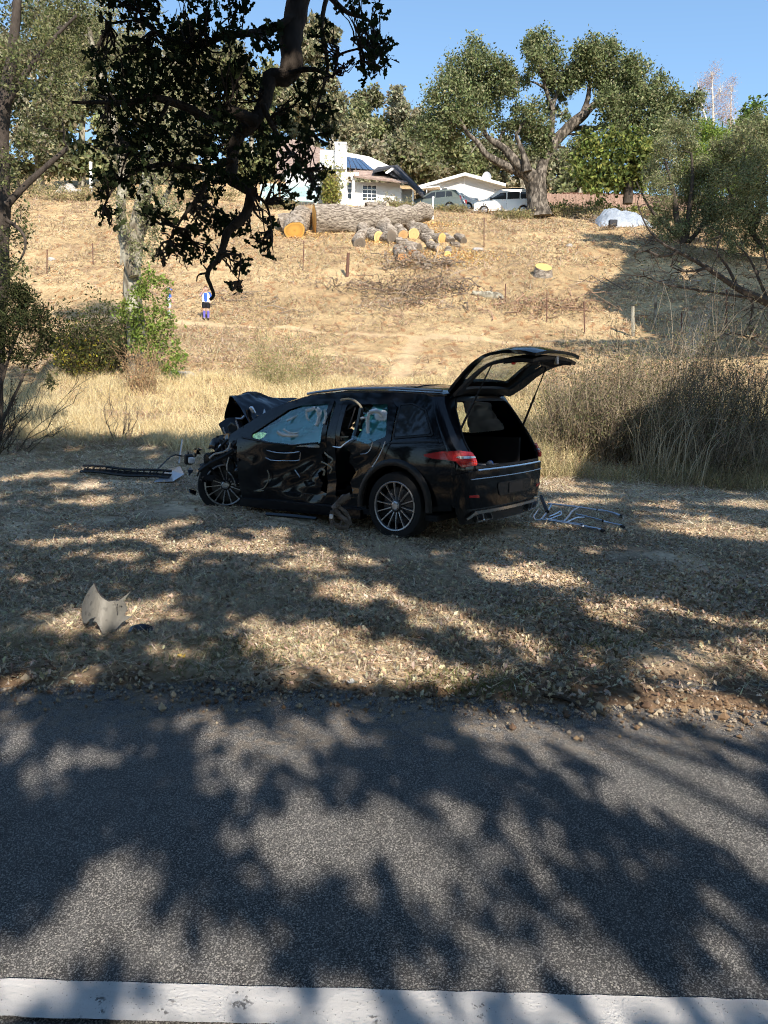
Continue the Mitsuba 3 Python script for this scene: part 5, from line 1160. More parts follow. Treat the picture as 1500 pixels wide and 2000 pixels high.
# tarp over a heap
def tarp():
    k = thing('tarp', 'silver grey tarp thrown over a low heap on the crest at right', 'tarp')
    c = G(1218, 440); w, dpt, h = 1.85, 1.1, .85
    u = np.linspace(-1, 1, 60); v = np.linspace(-1, 1, 34); Ux, Vy = np.meshgrid(u, v, indexing='ij')
    prof = np.clip(1 - np.abs(Ux) ** 2.6, 0, 1) ** .8 * np.clip(1 - np.abs(Vy) ** 3, 0, 1) ** .7 * (1 - .35 * Ux)
    P = np.stack([Ux * 3, Vy * 3, 0 * Ux], -1)
    z = h * prof * (.8 + .4 * meshkit.fbm(P * .7, 3, 1)) + .34 * (np.abs(meshkit.fbm(P * 1.5, 3, 2) - .5) * 2 - .2) * prof
    X = c[0] + Ux * w + .08 * (meshkit.fbm(P * 2, 2, 5) - .5); Y = c[1] + Vy * dpt
    Z = H(X, Y) + np.maximum(z, .02)
    V = np.stack([X, Y, Z], -1).reshape(-1, 3); i, j = np.meshgrid(np.arange(59), np.arange(33), indexing='ij'); q = (i * 34 + j).ravel()
    part(k, 'sheet', (V, np.vstack([np.c_[q, q + 34, q + 35], np.c_[q, q + 35, q + 1]])), 'm_tarp', True)
    p = at(1197, 436, 51.6); part(k, 'block', rbox(p, (.5, .4, .4), .05), 'm_dark_trim')


mat('m_tarp', mikit.proc(lambda p, n, uv: mi.Color3f(.30, .34, .39) * (.8 + .4 * fbm(p.x * 3, p.y * 3, p.z * 3, 3))), .45, .4)
tarp()


def rock(label, px, py, d, r, seed):
    rng = np.random.default_rng(seed); m = trimesh.creation.icosphere(3); v = m.vertices * (1 + .5 * (meshkit.fbm(m.vertices * 1.3 + seed * 9, 3, seed) - .5)[:, None] * 2) * np.asarray(r)
    k = thing('rock', label, 'rock'); part(k, 'stone', (v + G(px, py), m.faces), 'm_rock', 30)


bumped('m_rock', mikit.proc(lambda p, n, uv: mix((.26, .24, .21), (.52, .49, .44), fbm(p.x * 4, p.y * 4, p.z * 4, 4))), mikit.proc(lambda p, n, uv: .03 * fbm(p.x * 9, p.y * 9, p.z * 9, 3)))
for q in (('grey boulder at the foot of the sucker bush', 362, 738, 20.6, (.42, .3, .26), 1), ('small pale stone by the short stake at left', 101, 509, 42, (.2, .2, .11), 2), ('white stone lying on the upper right hill', 1112, 485, 46, (.2, .2, .16), 3), ('pale stones below the right end of the log pile', 934, 489, 45, (.32, .25, .16), 4), ('dark boulder on the far left crest', 136, 378, 57, (1.0, .7, .6), 5)): rock(*q)

# ---------------------------------------------------------------- parked cars on the hilltop
mat('m_white_paint', (.78, .78, .77), .25, .5, clearcoat=.8, clearcoat_gloss=.9)
mat('m_green_paint', (.12, .145, .135), .25, .5, clearcoat=.8, clearcoat_gloss=.9)
mat('m_tyre', (.018, .018, .019), .8, .3)
mat('m_alloy', (.42, .43, .45), .35, .5, metallic=.8)
mat('m_red_lamp', (.35, .02, .02), .15, .5)
mat('m_black_plastic', (.02, .02, .022), .5, .4)


def parked_car(name, label, cat, px, py, d, rot, L, Wd, prof, glass, wheels, paint, seed=0, extras=None):
    """prof: side outline (x forward from the rear, z) as fractions of metres; glass: list of side window outlines."""
    k = thing(name, label, cat); o = at(px, py, d); o[2] = min(o[2], float(H(o[0], o[1])) + .05) if False else o[2]
    f = Frame(o, rot)                                    # local x = forward, y = to the car's left
    pr = np.array(prof, float); body = Polygon(pr)
    for wx, r in wheels: body = body.difference(Point(wx, r).buffer(r * 1.12))
    m = plate(body, Wd, .14); v = m.vertices.copy()
    X, Z, Yv = v[:, 0], v[:, 1], v[:, 2] - Wd / 2
    belt = .55 * pr[:, 1].max(); k_ = np.clip((Z - belt) / (pr[:, 1].max() - belt), 0, 1)
    Yv = Yv * (1 - .2 * k_ - .05 * np.clip(np.abs(X / L - .5) * 2 - .75, 0, 1) * 4)
    W3 = lambda x, y, z: f.o + np.outer(x, f.X) + np.outer(y, f.Y) + np.outer(z, f.Z)
    part(k, 'body', (W3(X, Yv, Z), m.faces), paint, 30)
    for s in (1, -1):
        for g in glass:
            g = np.array(g, float); z = g[:, 1]; kk = np.clip((z - belt) / (pr[:, 1].max() - belt), 0, 1)
            y = s * (Wd / 2 * (1 - .2 * kk) + .012); V = np.vstack([W3(g[:, 0], y, z), W3(g[:, 0], y - s * .03, z)]); n = len(g)
            F = [[0, i, i + 1] for i in range(1, n - 1)] + [[i, (i + 1) % n, n + (i + 1) % n] for i in range(n)] + [[i, n + (i + 1) % n, n + i] for i in range(n)]
            part(k, 'side_window', (V, np.array(F)), 'm_pane')
        for wx, r in wheels:
            w = holder(k, 'wheel'); y = s * (Wd / 2 - .12)
            a, b = W3(*[np.array([q]) for q in (wx, y - .1, r)])[0], W3(*[np.array([q]) for q in (wx, y + .1, r)])[0]
            put(w + '__tyre', tube([a, a + (b - a) * .08, b - (b - a) * .08, b], [r * .93, r, r, r * .93], 22), 'm_tyre', 40)
            n = unit(b - a) * s; c = (b if s > 0 else a); put(w + '__rim', tube([c - n * .05, c + n * .012, c + n * .02], [r * .66, r * .66, r * .5], 16), 'm_alloy', 40)
    if extras: extras(k, f, W3)
    return k


def lamp(k, f, name, x, y, z, s, m): part(k, name, rbox(f.p(x, y, z), s, .03, f.rz), m)


def suv_bits(k, f, W3):
    for y in (.72, -.72): lamp(k, f, 'tail_lamp', .07, y, .98, (.16, .2, .3), 'm_red_lamp'); part(k, 'roof_rail', tube([f.p(.6, y * .82, 1.58), f.p(1.6, y * .82, 1.64), f.p(2.6, y * .82, 1.62)], .02, 5), 'm_black_plastic')
    part(k, 'rear_window', f.slab([(.13, -.58, 1.12), (.13, .58, 1.12), (.42, .52, 1.5), (.42, -.52, 1.5)], .02), 'm_pane'); part(k, 'rear_bumper', rbox(f.p(.0, 0, .5), (.14, 1.66, .26), .06, f.rz), 'm_green_paint'); part(k, 'number_plate', box(f.p(-.03, 0, .86), (.02, .32, .16), f.rz), 'm_white_trim')


def van_bits(k, f, W3):
    for y in (.8, -.8): lamp(k, f, 'tail_lamp', .04, y, 1.02, (.08, .12, .55), 'm_red_lamp'); part(k, 'roof_rail', tube([f.p(.5, y * .76, 1.83), f.p(3.0, y * .76, 1.83)], .02, 5), 'm_black_plastic')
    part(k, 'rear_window', f.slab([(.03, -.62, 1.12), (.03, .62, 1.12), (.10, .58, 1.6), (.10, -.58, 1.6)], .02), 'm_pane'); part(k, 'rear_bumper', rbox(f.p(.0, 0, .45), (.14, 1.7, .25), .06, f.rz), 'm_black_plastic')
    part(k, 'wing_mirror', rbox(f.p(3.2, .95, 1.15), (.12, .18, .2), .04, f.rz), 'm_black_plastic'); part(k, 'wing_mirror', rbox(f.p(3.2, -.95, 1.15), (.12, .18, .2), .04, f.rz), 'm_black_plastic')
    part(k, 'door_seam', tube([f.p(2.02, .912, .4), f.p(2.02, .915, 1.0)], .008, 4), 'm_black_plastic'); part(k, 'door_seam', tube([f.p(3.1, .912, .4), f.p(3.05, .915, 1.0)], .008, 4), 'm_black_plastic')


parked_car('estate_car', 'dark grey green estate car seen from behind left of the white van', 'car', 905, 417, 61, 158, 4.7, 1.8,
           [(0, .3), (0, .85), (.1, 1.1), (.45, 1.58), (1.2, 1.66), (2.3, 1.62), (3.35, 1.08), (4.4, .92), (4.7, .75), (4.72, .3)],
           [[(.62, 1.10), (.75, 1.48), (1.15, 1.52), (1.15, 1.10)], [(1.22, 1.10), (1.22, 1.52), (1.95, 1.52), (1.95, 1.08)], [(2.03, 1.08), (2.03, 1.52), (2.3, 1.50), (3.1, 1.06)]], [(.85, .34), (3.75, .34)], 'm_green_paint', extras=suv_bits)
parked_car('white_car', 'small white car half hidden between the estate car and the van', 'car', 934, 416, 65, 168, 4.2, 1.7,
           [(0, .3), (0, .95), (.7, 1.05), (1.3, 1.42), (2.3, 1.42), (3.1, 1.0), (4.1, .85), (4.2, .3)], [[(1.0, 1.05), (1.4, 1.34), (1.85, 1.34), (1.85, 1.03)], [(1.92, 1.03), (1.92, 1.34), (2.3, 1.32), (2.85, 1.0)]], [(.75, .32), (3.4, .32)], 'm_white_paint', extras=lambda k, f, W3: (lamp(k, f, 'tail_lamp', .02, .65, .85, (.1, .22, .14), 'm_red_lamp'), lamp(k, f, 'tail_lamp', .02, -.65, .85, (.1, .22, .14), 'm_red_lamp')))
parked_car('white_van', 'white passenger van with a long nose parked against the great oak', 'van', 1042, 424, 60.5, 172, 4.5, 1.83,
           [(0, .3), (0, .9), (.06, 1.2), (.15, 1.75), (.4, 1.84), (2.4, 1.84), (2.75, 1.72), (3.5, 1.16), (4.2, .98), (4.42, .8), (4.45, .3)],
           [[(.32, 1.15), (.36, 1.6), (1.02, 1.62), (1.02, 1.13)], [(1.1, 1.13), (1.1, 1.62), (2.0, 1.62), (2.0, 1.11)], [(2.1, 1.11), (2.1, 1.60), (2.5, 1.56), (3.25, 1.12)]], [(.8, .33), (3.7, .33)], 'm_white_paint', extras=van_bits)


def roof_box():
    k = thing('roof_box', 'long dark covered load resting behind the roof of the white van', 'roof box'); c = at(1003, 377, 62.2)
    part(k, 'shell', rbox(c + [0, 0, .0], (2.0, .8, .42), .18, math.radians(-8)), 'm_black_plastic', 40); part(k, 'lid', rbox(c + [-.05, 0, .24], (1.7, .7, .1), .04, math.radians(-8)), 'm_pane', 40)


roof_box()


# ---------------------------------------------------------------- two children on the hill
mat('m_skin', (.55, .34, .25), .6, .35)
mat('m_blue_cloth', (.05, .13, .50), .85, .2)
mat('m_white_cloth', (.78, .78, .80), .85, .2)
mat('m_black_cloth', (.015, .015, .02), .85, .2)
mat('m_violet_cloth', (.16, .14, .50), .85, .2)
mat('m_hair', (.10, .06, .04), .7, .3)
mat('m_grey_cloth', (.55, .56, .60), .85, .2)
mat('m_red_shoe', (.30, .05, .04), .5, .3)


def hull_chain(segs, size=.02, smooth=6):
    ms = []
    for (a, ra), (b, rb) in segs:
        ms.append(m3.Manifold.batch_hull([m3.Manifold.sphere(ra, 16).translate(tuple(map(float, a))), m3.Manifold.sphere(rb, 16).translate(tuple(map(float, b)))]))
    m = ms[0]
    for q in ms[1:]: m = m + q
    m = m.refine_to_length(size).to_mesh(); t = trimesh.Trimesh(np.array(m.vert_properties[:, :3], float), np.array(m.tri_verts, int), process=True)
    trimesh.smoothing.filter_taubin(t, iterations=smooth)
    return np.array(t.vertices), np.array(t.faces)


def child(label, px, py, d, h, face, arms, clothes, cap=None, tilt=0):
    """A standing child of height h facing the direction face (degrees), arms given as elbow and hand points (x right of the body, y forward, z) in heights."""
    k = thing('person', label, 'person'); o = G(px, py); a = math.radians(face); fw = np.array([math.cos(a), math.sin(a), 0]); rt = np.array([fw[1], -fw[0], 0])
    J = lambda x, y, z: o + h * (x * rt + y * fw + np.array([0, 0, z]))
    s = lambda r: r * h
    segs = []
    for q in (-1, 1):
        hip, kn, an, toe = J(.052 * q, 0, .50), J(.058 * q, .012, .285), J(.062 * q, -.008, .05), J(.07 * q, .10, .022)
        segs += [((hip, s(.058)), (kn, s(.036))), ((kn, s(.036)), (J(.062 * q, -.014, .2), s(.034))), ((J(.062 * q, -.014, .2), s(.034)), (an, s(.022))), ((an, s(.024)), (toe, s(.020)))]
    pel, ch, nk = J(0, 0, .52), J(0, .0, .735), J(0, 0, .82)
    segs += [((J(-.045, 0, .52), s(.062)), (J(-.06, 0, .74), s(.062))), ((J(.045, 0, .52), s(.062)), (J(.06, 0, .74), s(.062))), ((J(-.06, 0, .74), s(.062)), (J(.06, 0, .74), s(.062))), ((J(-.045, 0, .6), s(.06)), (J(.045, 0, .6), s(.06))), ((ch, s(.05)), (nk, s(.034))), ((nk, s(.032)), (J(0, .01, .87), s(.034)))]
    segs += [((J(0, -.005, .935), s(.066)), (J(0, .012, .915), s(.062))), ((J(0, .02, .90), s(.05)), (J(0, .03, .885), s(.038))), ((J(0, .068, .915), s(.010)), (J(0, .078, .905), s(.010)))]
    for q in (-1, 1): segs.append(((J(.066 * q, -.005, .915), s(.012)), (J(.068 * q, -.008, .93), s(.012))))
    for q, (el, ha) in zip((-1, 1), arms):
        sh = J(.105 * q, 0, .79); el_, ha_ = J(*el), J(*ha)
        segs += [((sh, s(.036)), (el_, s(.027))), ((el_, s(.027)), (ha_, s(.018)))]
        dr_ = unit(ha_ - el_); sd = unit(np.cross(dr_, fw) + 1e-6); pm = ha_ + dr_ * s(.03); segs.append(((ha_, s(.018)), (pm, s(.020))))
        for i in range(4): b0 = pm + sd * s(.013 * (i - 1.5)); b1 = b0 + dr_ * s(.026 + .004 * (i in (1, 2))) + fw * s(.006); segs.append(((b0, s(.0075)), (b1, s(.0062))))
        segs.append(((ha_ + sd * s(.016), s(.008)), (ha_ + sd * s(.034) + dr_ * s(.026), s(.0065))))
    part(k, 'body', hull_chain(segs, .03, 4), 'm_skin', True)
    shirt, short, sock, hair, sleeve = clothes
    g = [((J(-.05, 0, .535), s(.068)), (J(-.062, 0, .745), s(.067))), ((J(.05, 0, .535), s(.068)), (J(.062, 0, .745), s(.067))), ((J(-.062, 0, .745), s(.067)), (J(.062, 0, .745), s(.067))), ((J(-.05, 0, .54), s(.068)), (J(.05, 0, .54), s(.068)))]
    part(k, 'shirt', hull_chain(g, .03, 3), shirt, True)
    part(k, 'shirt_front', hull_chain([((J(-.012, .05, .56), s(.036)), (J(-.02, .045, .76), s(.042))), ((J(.012, .05, .56), s(.036)), (J(.02, .045, .76), s(.042)))], .03, 3), sleeve, True)
    for q, (el, ha) in zip((-1, 1), arms):
        sh, el_ = J(.105 * q, 0, .79), J(*el); part(k, 'sleeve', hull_chain([((sh, s(.043)), (sh + (el_ - sh) * .75, s(.038)))], .03, 3), sleeve, True)
    g = []
    for q in (-1, 1): g += [((J(.05 * q, 0, .52), s(.068)), (J(.06 * q, .005, .38), s(.062)))]
    g.append(((J(-.05, 0, .52), s(.066)), (J(.05, 0, .52), s(.066)))); part(k, 'shorts', hull_chain(g, .03, 3), short, True)
    for q in (-1, 1):
        part(k, 'sock', hull_chain([((J(.0585 * q, .008, .265), s(.040)), (J(.062 * q, -.014, .2), s(.040))), ((J(.062 * q, -.014, .2), s(.040)), (J(.062 * q, -.008, .06), s(.029)))], .03, 3), sock, True)
        part(k, 'shoe', hull_chain([((J(.062 * q, -.015, .03), s(.03)), (J(.07 * q, .10, .024), s(.026)))], .03, 2), 'm_black_cloth', True)
    part(k, 'hair' if not cap else 'cap', hull_chain([((J(0, -.014, .945), s(.068)), (J(0, -.004, .955), s(.064)))] + ([((J(0, .05, .945), s(.03)), (J(0, .10, .94), s(.022)))] if cap else []), .025, 3), cap or hair, True)
    for q in (-1, 1): part(k, 'eye', hull_chain([((J(.024 * q, .066, .922), s(.007)), (J(.025 * q, .0665, .922), s(.007)))], .02, 1), 'm_black_cloth', True)
    part(k, 'mouth', hull_chain([((J(-.015, .062, .882), s(.006)), (J(.015, .062, .882), s(.006)))], .02, 1), 'm_red_shoe', True)


child('child in a blue and white football kit and blue socks on the hill path', 403, 629, 33, 1.36, -84, [((-.17, .02, .66), (-.15, .10, .54)), ((.16, .10, .70), (.06, .13, .84))], ('m_white_cloth', 'm_black_cloth', 'm_violet_cloth', 'm_hair', 'm_blue_cloth'))
child('child in a pale shirt and blue cap half hidden behind green suckers', 331, 626, 33.5, 1.25, 20, [((-.14, .04, .64), (-.10, .12, .55)), ((.14, .05, .65), (.12, .13, .56))], ('m_grey_cloth', 'm_grey_cloth', 'm_grey_cloth', 'm_hair', 'm_blue_cloth'), cap='m_blue_cloth')

# ---------------------------------------------------------------- the wrecked car
mat('m_car_paint', (.003, .004, .007), .06, .32, clearcoat=.5, clearcoat_gloss=.95)
mat('m_car_trim', (.012, .012, .013), .45, .4)
mat('m_car_inside', mikit.proc(lambda p, n, uv: mi.Color3f(.022, .022, .024) * (.7 + .6 * fbm(p.x * 60, p.y * 60, p.z * 60, 2))), .85, .2)
mat('m_cargo_mat', mikit.proc(lambda p, n, uv: mi.Color3f(.15, .16, .19) * (.6 + .8 * fbm(p.x * 12, p.y * 12, p.z * 12, 4))), .9, .2)
mat('m_chrome', (.70, .71, .73), .18, .5, metallic=1.0)
mat('m_satin', (.50, .51, .53), .35, .5, metallic=.9)
mat('m_rim_dark', (.05, .05, .055), .35, .5, metallic=.6)
mat('m_airbag_dim', (.58, .61, .62), .9, .1)  # the white bag cloth darkened, shade between folds put into the colour
mat('m_airbag_lit', (.74, .77, .77), .9, .1)  # same cloth lightened, so folds and pillow look lit by colour
mat('m_lens_red', (.45, .012, .015), .08, .6, clearcoat=1.0)
mat('m_lens_clear', (.55, .55, .56), .08, .6, metallic=.5)
mat('m_amber', (.80, .40, .04), .1, .6)
mat('m_primer', (.30, .27, .20), .5, .3)
mat('m_torn', mikit.proc(lambda p, n, uv: mix((.06, .05, .045), (.26, .22, .19), fbm(p.x * 18, p.y * 18, p.z * 18, 3))), .8, .3)
scene['m_tint'] = {'type': 'thindielectric', 'int_ior': 1.5, 'specular_transmittance': rgb(.46, .76, .78)}
scene['m_clear'] = {'type': 'thindielectric', 'int_ior': 1.5, 'specular_transmittance': rgb(.80, .86, .84)}

CF, CL = np.array([-.788, .616, -.036]), np.array([-.616, -.788, 0.0])
CO = np.array([.1, 8.0, 0.0]) - .93 * CL


def cw(P):
    """Car axes (x forward from the rear axle, y left, z up) to the place."""
    P = np.asarray(P, float)
    return CO + P[..., :1] * CF + P[..., 1:2] * CL + P[..., 2:] * np.array([0, 0, 1.0])


def Wl(x, z):
    x, z = np.broadcast_arrays(np.asarray(x, float), np.asarray(z, float))
    lo = .945 - .05 * (np.clip(.72 - z, 0, 1) / .4) ** 2 - .025 * (np.clip(z - .72, 0, .28) / .28) ** 2
    w = lo - np.clip(z - 1.0, 0, 1) * .40 - .10 * np.clip(z - 1.0, 0, 1) ** 2
    return w * (1 - .09 * np.clip((-.05 - x) / .6, 0, 1) ** 2 - .10 * np.clip((x - 2.5) / 1.0, 0, 1) ** 2)


ZR = lambda x: np.interp(x, [-.70, -.3, .3, 1.0, 1.5, 1.82], [1.55, 1.60, 1.635, 1.64, 1.605, 1.53])
XR = lambda z: np.where(np.asarray(z) < .85, -.87 + 0 * np.asarray(z), -.87 + (np.asarray(z) - .85) * .60)
CR = .21


def rear_map(t, z, off=0.0):
    t, z = np.broadcast_arrays(np.asarray(t, float), np.asarray(z, float))
    xr = XR(z); W = Wl(xr + CR, z); a = np.clip(np.abs(t) - 1, 0, 1) * np.pi / 2; s = np.sign(t)
    bow = .05
    x = np.where(np.abs(t) <= 1, xr + bow * t ** 2 - off, xr + CR - (CR - bow + off) * np.cos(a))
    y = np.where(np.abs(t) <= 1, t * (W - CR), s * (W - CR + (CR + off) * np.sin(a)))
    far = np.abs(t) > 2; xs_ = xr + CR + (np.abs(t) - 2) * .5
    x = np.where(far, xs_, x); y = np.where(far, s * (Wl(xs_, z) + off), y)
    return np.stack([x, y, z], -1)


def crush(x, z):
    """How far the left flank is pushed in (the blow fell on the front door and the post behind it)."""
    x, z = np.broadcast_arrays(np.asarray(x, float), np.asarray(z, float))
    p = np.stack([x * 1.3, z * 3.0, 0 * x], -1)
    dent = np.exp(-((x - 1.15) / .72) ** 2 - ((z - .62) / .42) ** 2)
    r = np.abs(meshkit.fbm(p * 1.2, 2, 31) - .5) * 2
    fold = np.abs(((x * 1.7 + z * 3.4 + 1.1 * meshkit.fbm(p, 2, 5)) % 1) - .5) * 2
    return .20 * dent + (.07 * (r - .35) + .022 * (fold - .5)) * np.clip(dent * 1.8, 0, 1) * np.clip((1.12 - z) / .12, .15, 1)


def panel(k, name, poly, fmap, m, thick=.02, size=.05, smooth=28, **kw):
    """A sheet cut to the outline poly (a, b), bent by fmap(a, b, t), t from 0 to thick."""
    ps = [q for q in getattr(poly, 'geoms', [poly]) if q.area > 1e-5]
    V, F, n = [], [], 0
    for q in ps:
        me = plate(q, thick, size)
        V.append(fmap(me.vertices[:, 0], me.vertices[:, 1], me.vertices[:, 2])); F.append(me.faces + n); n += len(me.vertices)
    return part(k, name, (cw(np.vstack(V)), np.vstack(F)), m, smooth, **kw)


def sidef(s=1, dent=None, off=0.0, thick=.02):
    def f(x, z, t):
        d = dent(x, z) if dent else 0
        return np.stack([x, s * (Wl(x, z) - thick + t + off - d), z - .18 * d], -1)
    return f


def rearf(off=0.0, thick=.02): return lambda t, z, q: rear_map(t, z, off + q - thick)


def smooth_poly(P, r=.03): return Polygon(P).buffer(-r).buffer(2 * r).buffer(-r)


def lathe(prof, n=40):
    """prof: (radius, y) round the y axis."""
    prof = np.asarray(prof, float); th = np.linspace(0, 2 * np.pi, n, endpoint=False)
    V = np.vstack([np.c_[r * np.cos(th), np.full(n, y), r * np.sin(th)] for r, y in prof]); j = np.arange(n); k = (j + 1) % n
    F = np.vstack([np.c_[i * n + j, (i + 1) * n + j, (i + 1) * n + k, i * n + k] for i in range(len(prof) - 1)])
    return V, np.vstack([F[:, [0, 1, 2]], F[:, [0, 2, 3]]])


def wheel(k, c, yaw, squash=None, lean=0.0, turn=0.0):
    """A wheel with fourteen thin spokes; its face looks along +y of the car before it is turned by yaw degrees."""
    w = holder(k, 'wheel'); a, l = math.radians(yaw), math.radians(lean)
    R = np.array([[math.cos(a), -math.sin(a), 0], [math.sin(a), math.cos(a), 0], [0, 0, 1]]) @ np.array([[1, 0, 0], [0, math.cos(l), -math.sin(l)], [0, math.sin(l), math.cos(l)]])

    def pw(V):
        P = cw(np.asarray(V) @ R.T + np.asarray(c))
        if squash is not None: P[:, 2] = np.maximum(P[:, 2], squash)
        return P
    V, F = lathe([(.262, -.12), (.30, -.127), (.345, -.122), (.360, -.10), (.366, -.05), (.367, .0), (.366, .05), (.360, .10), (.345, .122), (.30, .127), (.266, .118), (.258, .10)], 56)
    put(w + '__tyre', (pw(V), F), 'm_tyre', 35)
    m = MB()
    for y in (-.06, -.02, .02, .06): m.add(*lathe([(.3675, y - .006), (.3695, y - .004), (.3695, y + .004), (.3675, y + .006)], 56))
    V, F = lathe([(.255, .10), (.24, .0), (.235, -.1), (.0, -.1)], 40); put(w + '__barrel', (pw(V), F), 'm_rim_dark', 35)
    V, F = lathe([(.266, .112), (.268, .122), (.262, .127), (.252, .124), (.246, .108), (.25, .09)], 56); put(w + '__rim_lip', (pw(V), F), 'm_satin', 35)
    m = MB()
    for i in range(14):
        th = (i + .5 * 0) / 14 * 2 * np.pi + turn; e = np.array([math.cos(th), 0, math.sin(th)]); s = np.array([-math.sin(th), 0, math.cos(th)])
        P = []
        for r, y, hw, dp in ((.052, .082, .013, .03), (.12, .098, .0085, .024), (.20, .108, .0075, .02), (.254, .112, .012, .02)):
            q = e * r + s * .012 * (r / .25) + np.array([0, y, 0]); P += [q + s * hw - [0, dp, 0], q + s * hw * .45, q - s * hw * .45, q - s * hw - [0, dp, 0]]
        f = []
        for j in range(3):
            for q in range(4): f.append([j * 4 + q, j * 4 + (q + 1) % 4, (j + 1) * 4 + (q + 1) % 4, (j + 1) * 4 + q])
        m.add(P, f)
    put(w + '__spokes', (pw(m.mesh()[0]), m.mesh()[1]), 'm_satin', 25)
    V, F = lathe([(.19, .03), (.192, .05), (.07, .055), (.068, .09), (.05, .10), (.0, .104)], 40); put(w + '__brake_disc', (pw(V), F), 'm_rim_dark', 35)
    V, F = lathe([(.052, .085), (.05, .104), (.034, .110), (.030, .107), (.0, .108)], 24); put(w + '__hub_cap', (pw(V), F), 'm_satin', 35)
    m = MB()
    for i in range(5): th = i / 5 * 2 * np.pi; m.add(*tube([[.041 * math.cos(th), .10, .041 * math.sin(th)], [.041 * math.cos(th), .112, .041 * math.sin(th)]], .006, 6))
    put(w + '__bolts', (pw(m.mesh()[0]), m.mesh()[1]), 'm_rim_dark'); labels[w + '__bolts'] = {'kind': 'stuff'}


def hullp(pts, r): 
    m = m3.Manifold.batch_hull([m3.Manifold.sphere(r, 10).translate(tuple(map(float, p))) for p in pts]).to_mesh()
    return np.array(m.vert_properties[:, :3], float), np.array(m.tri_verts, int)


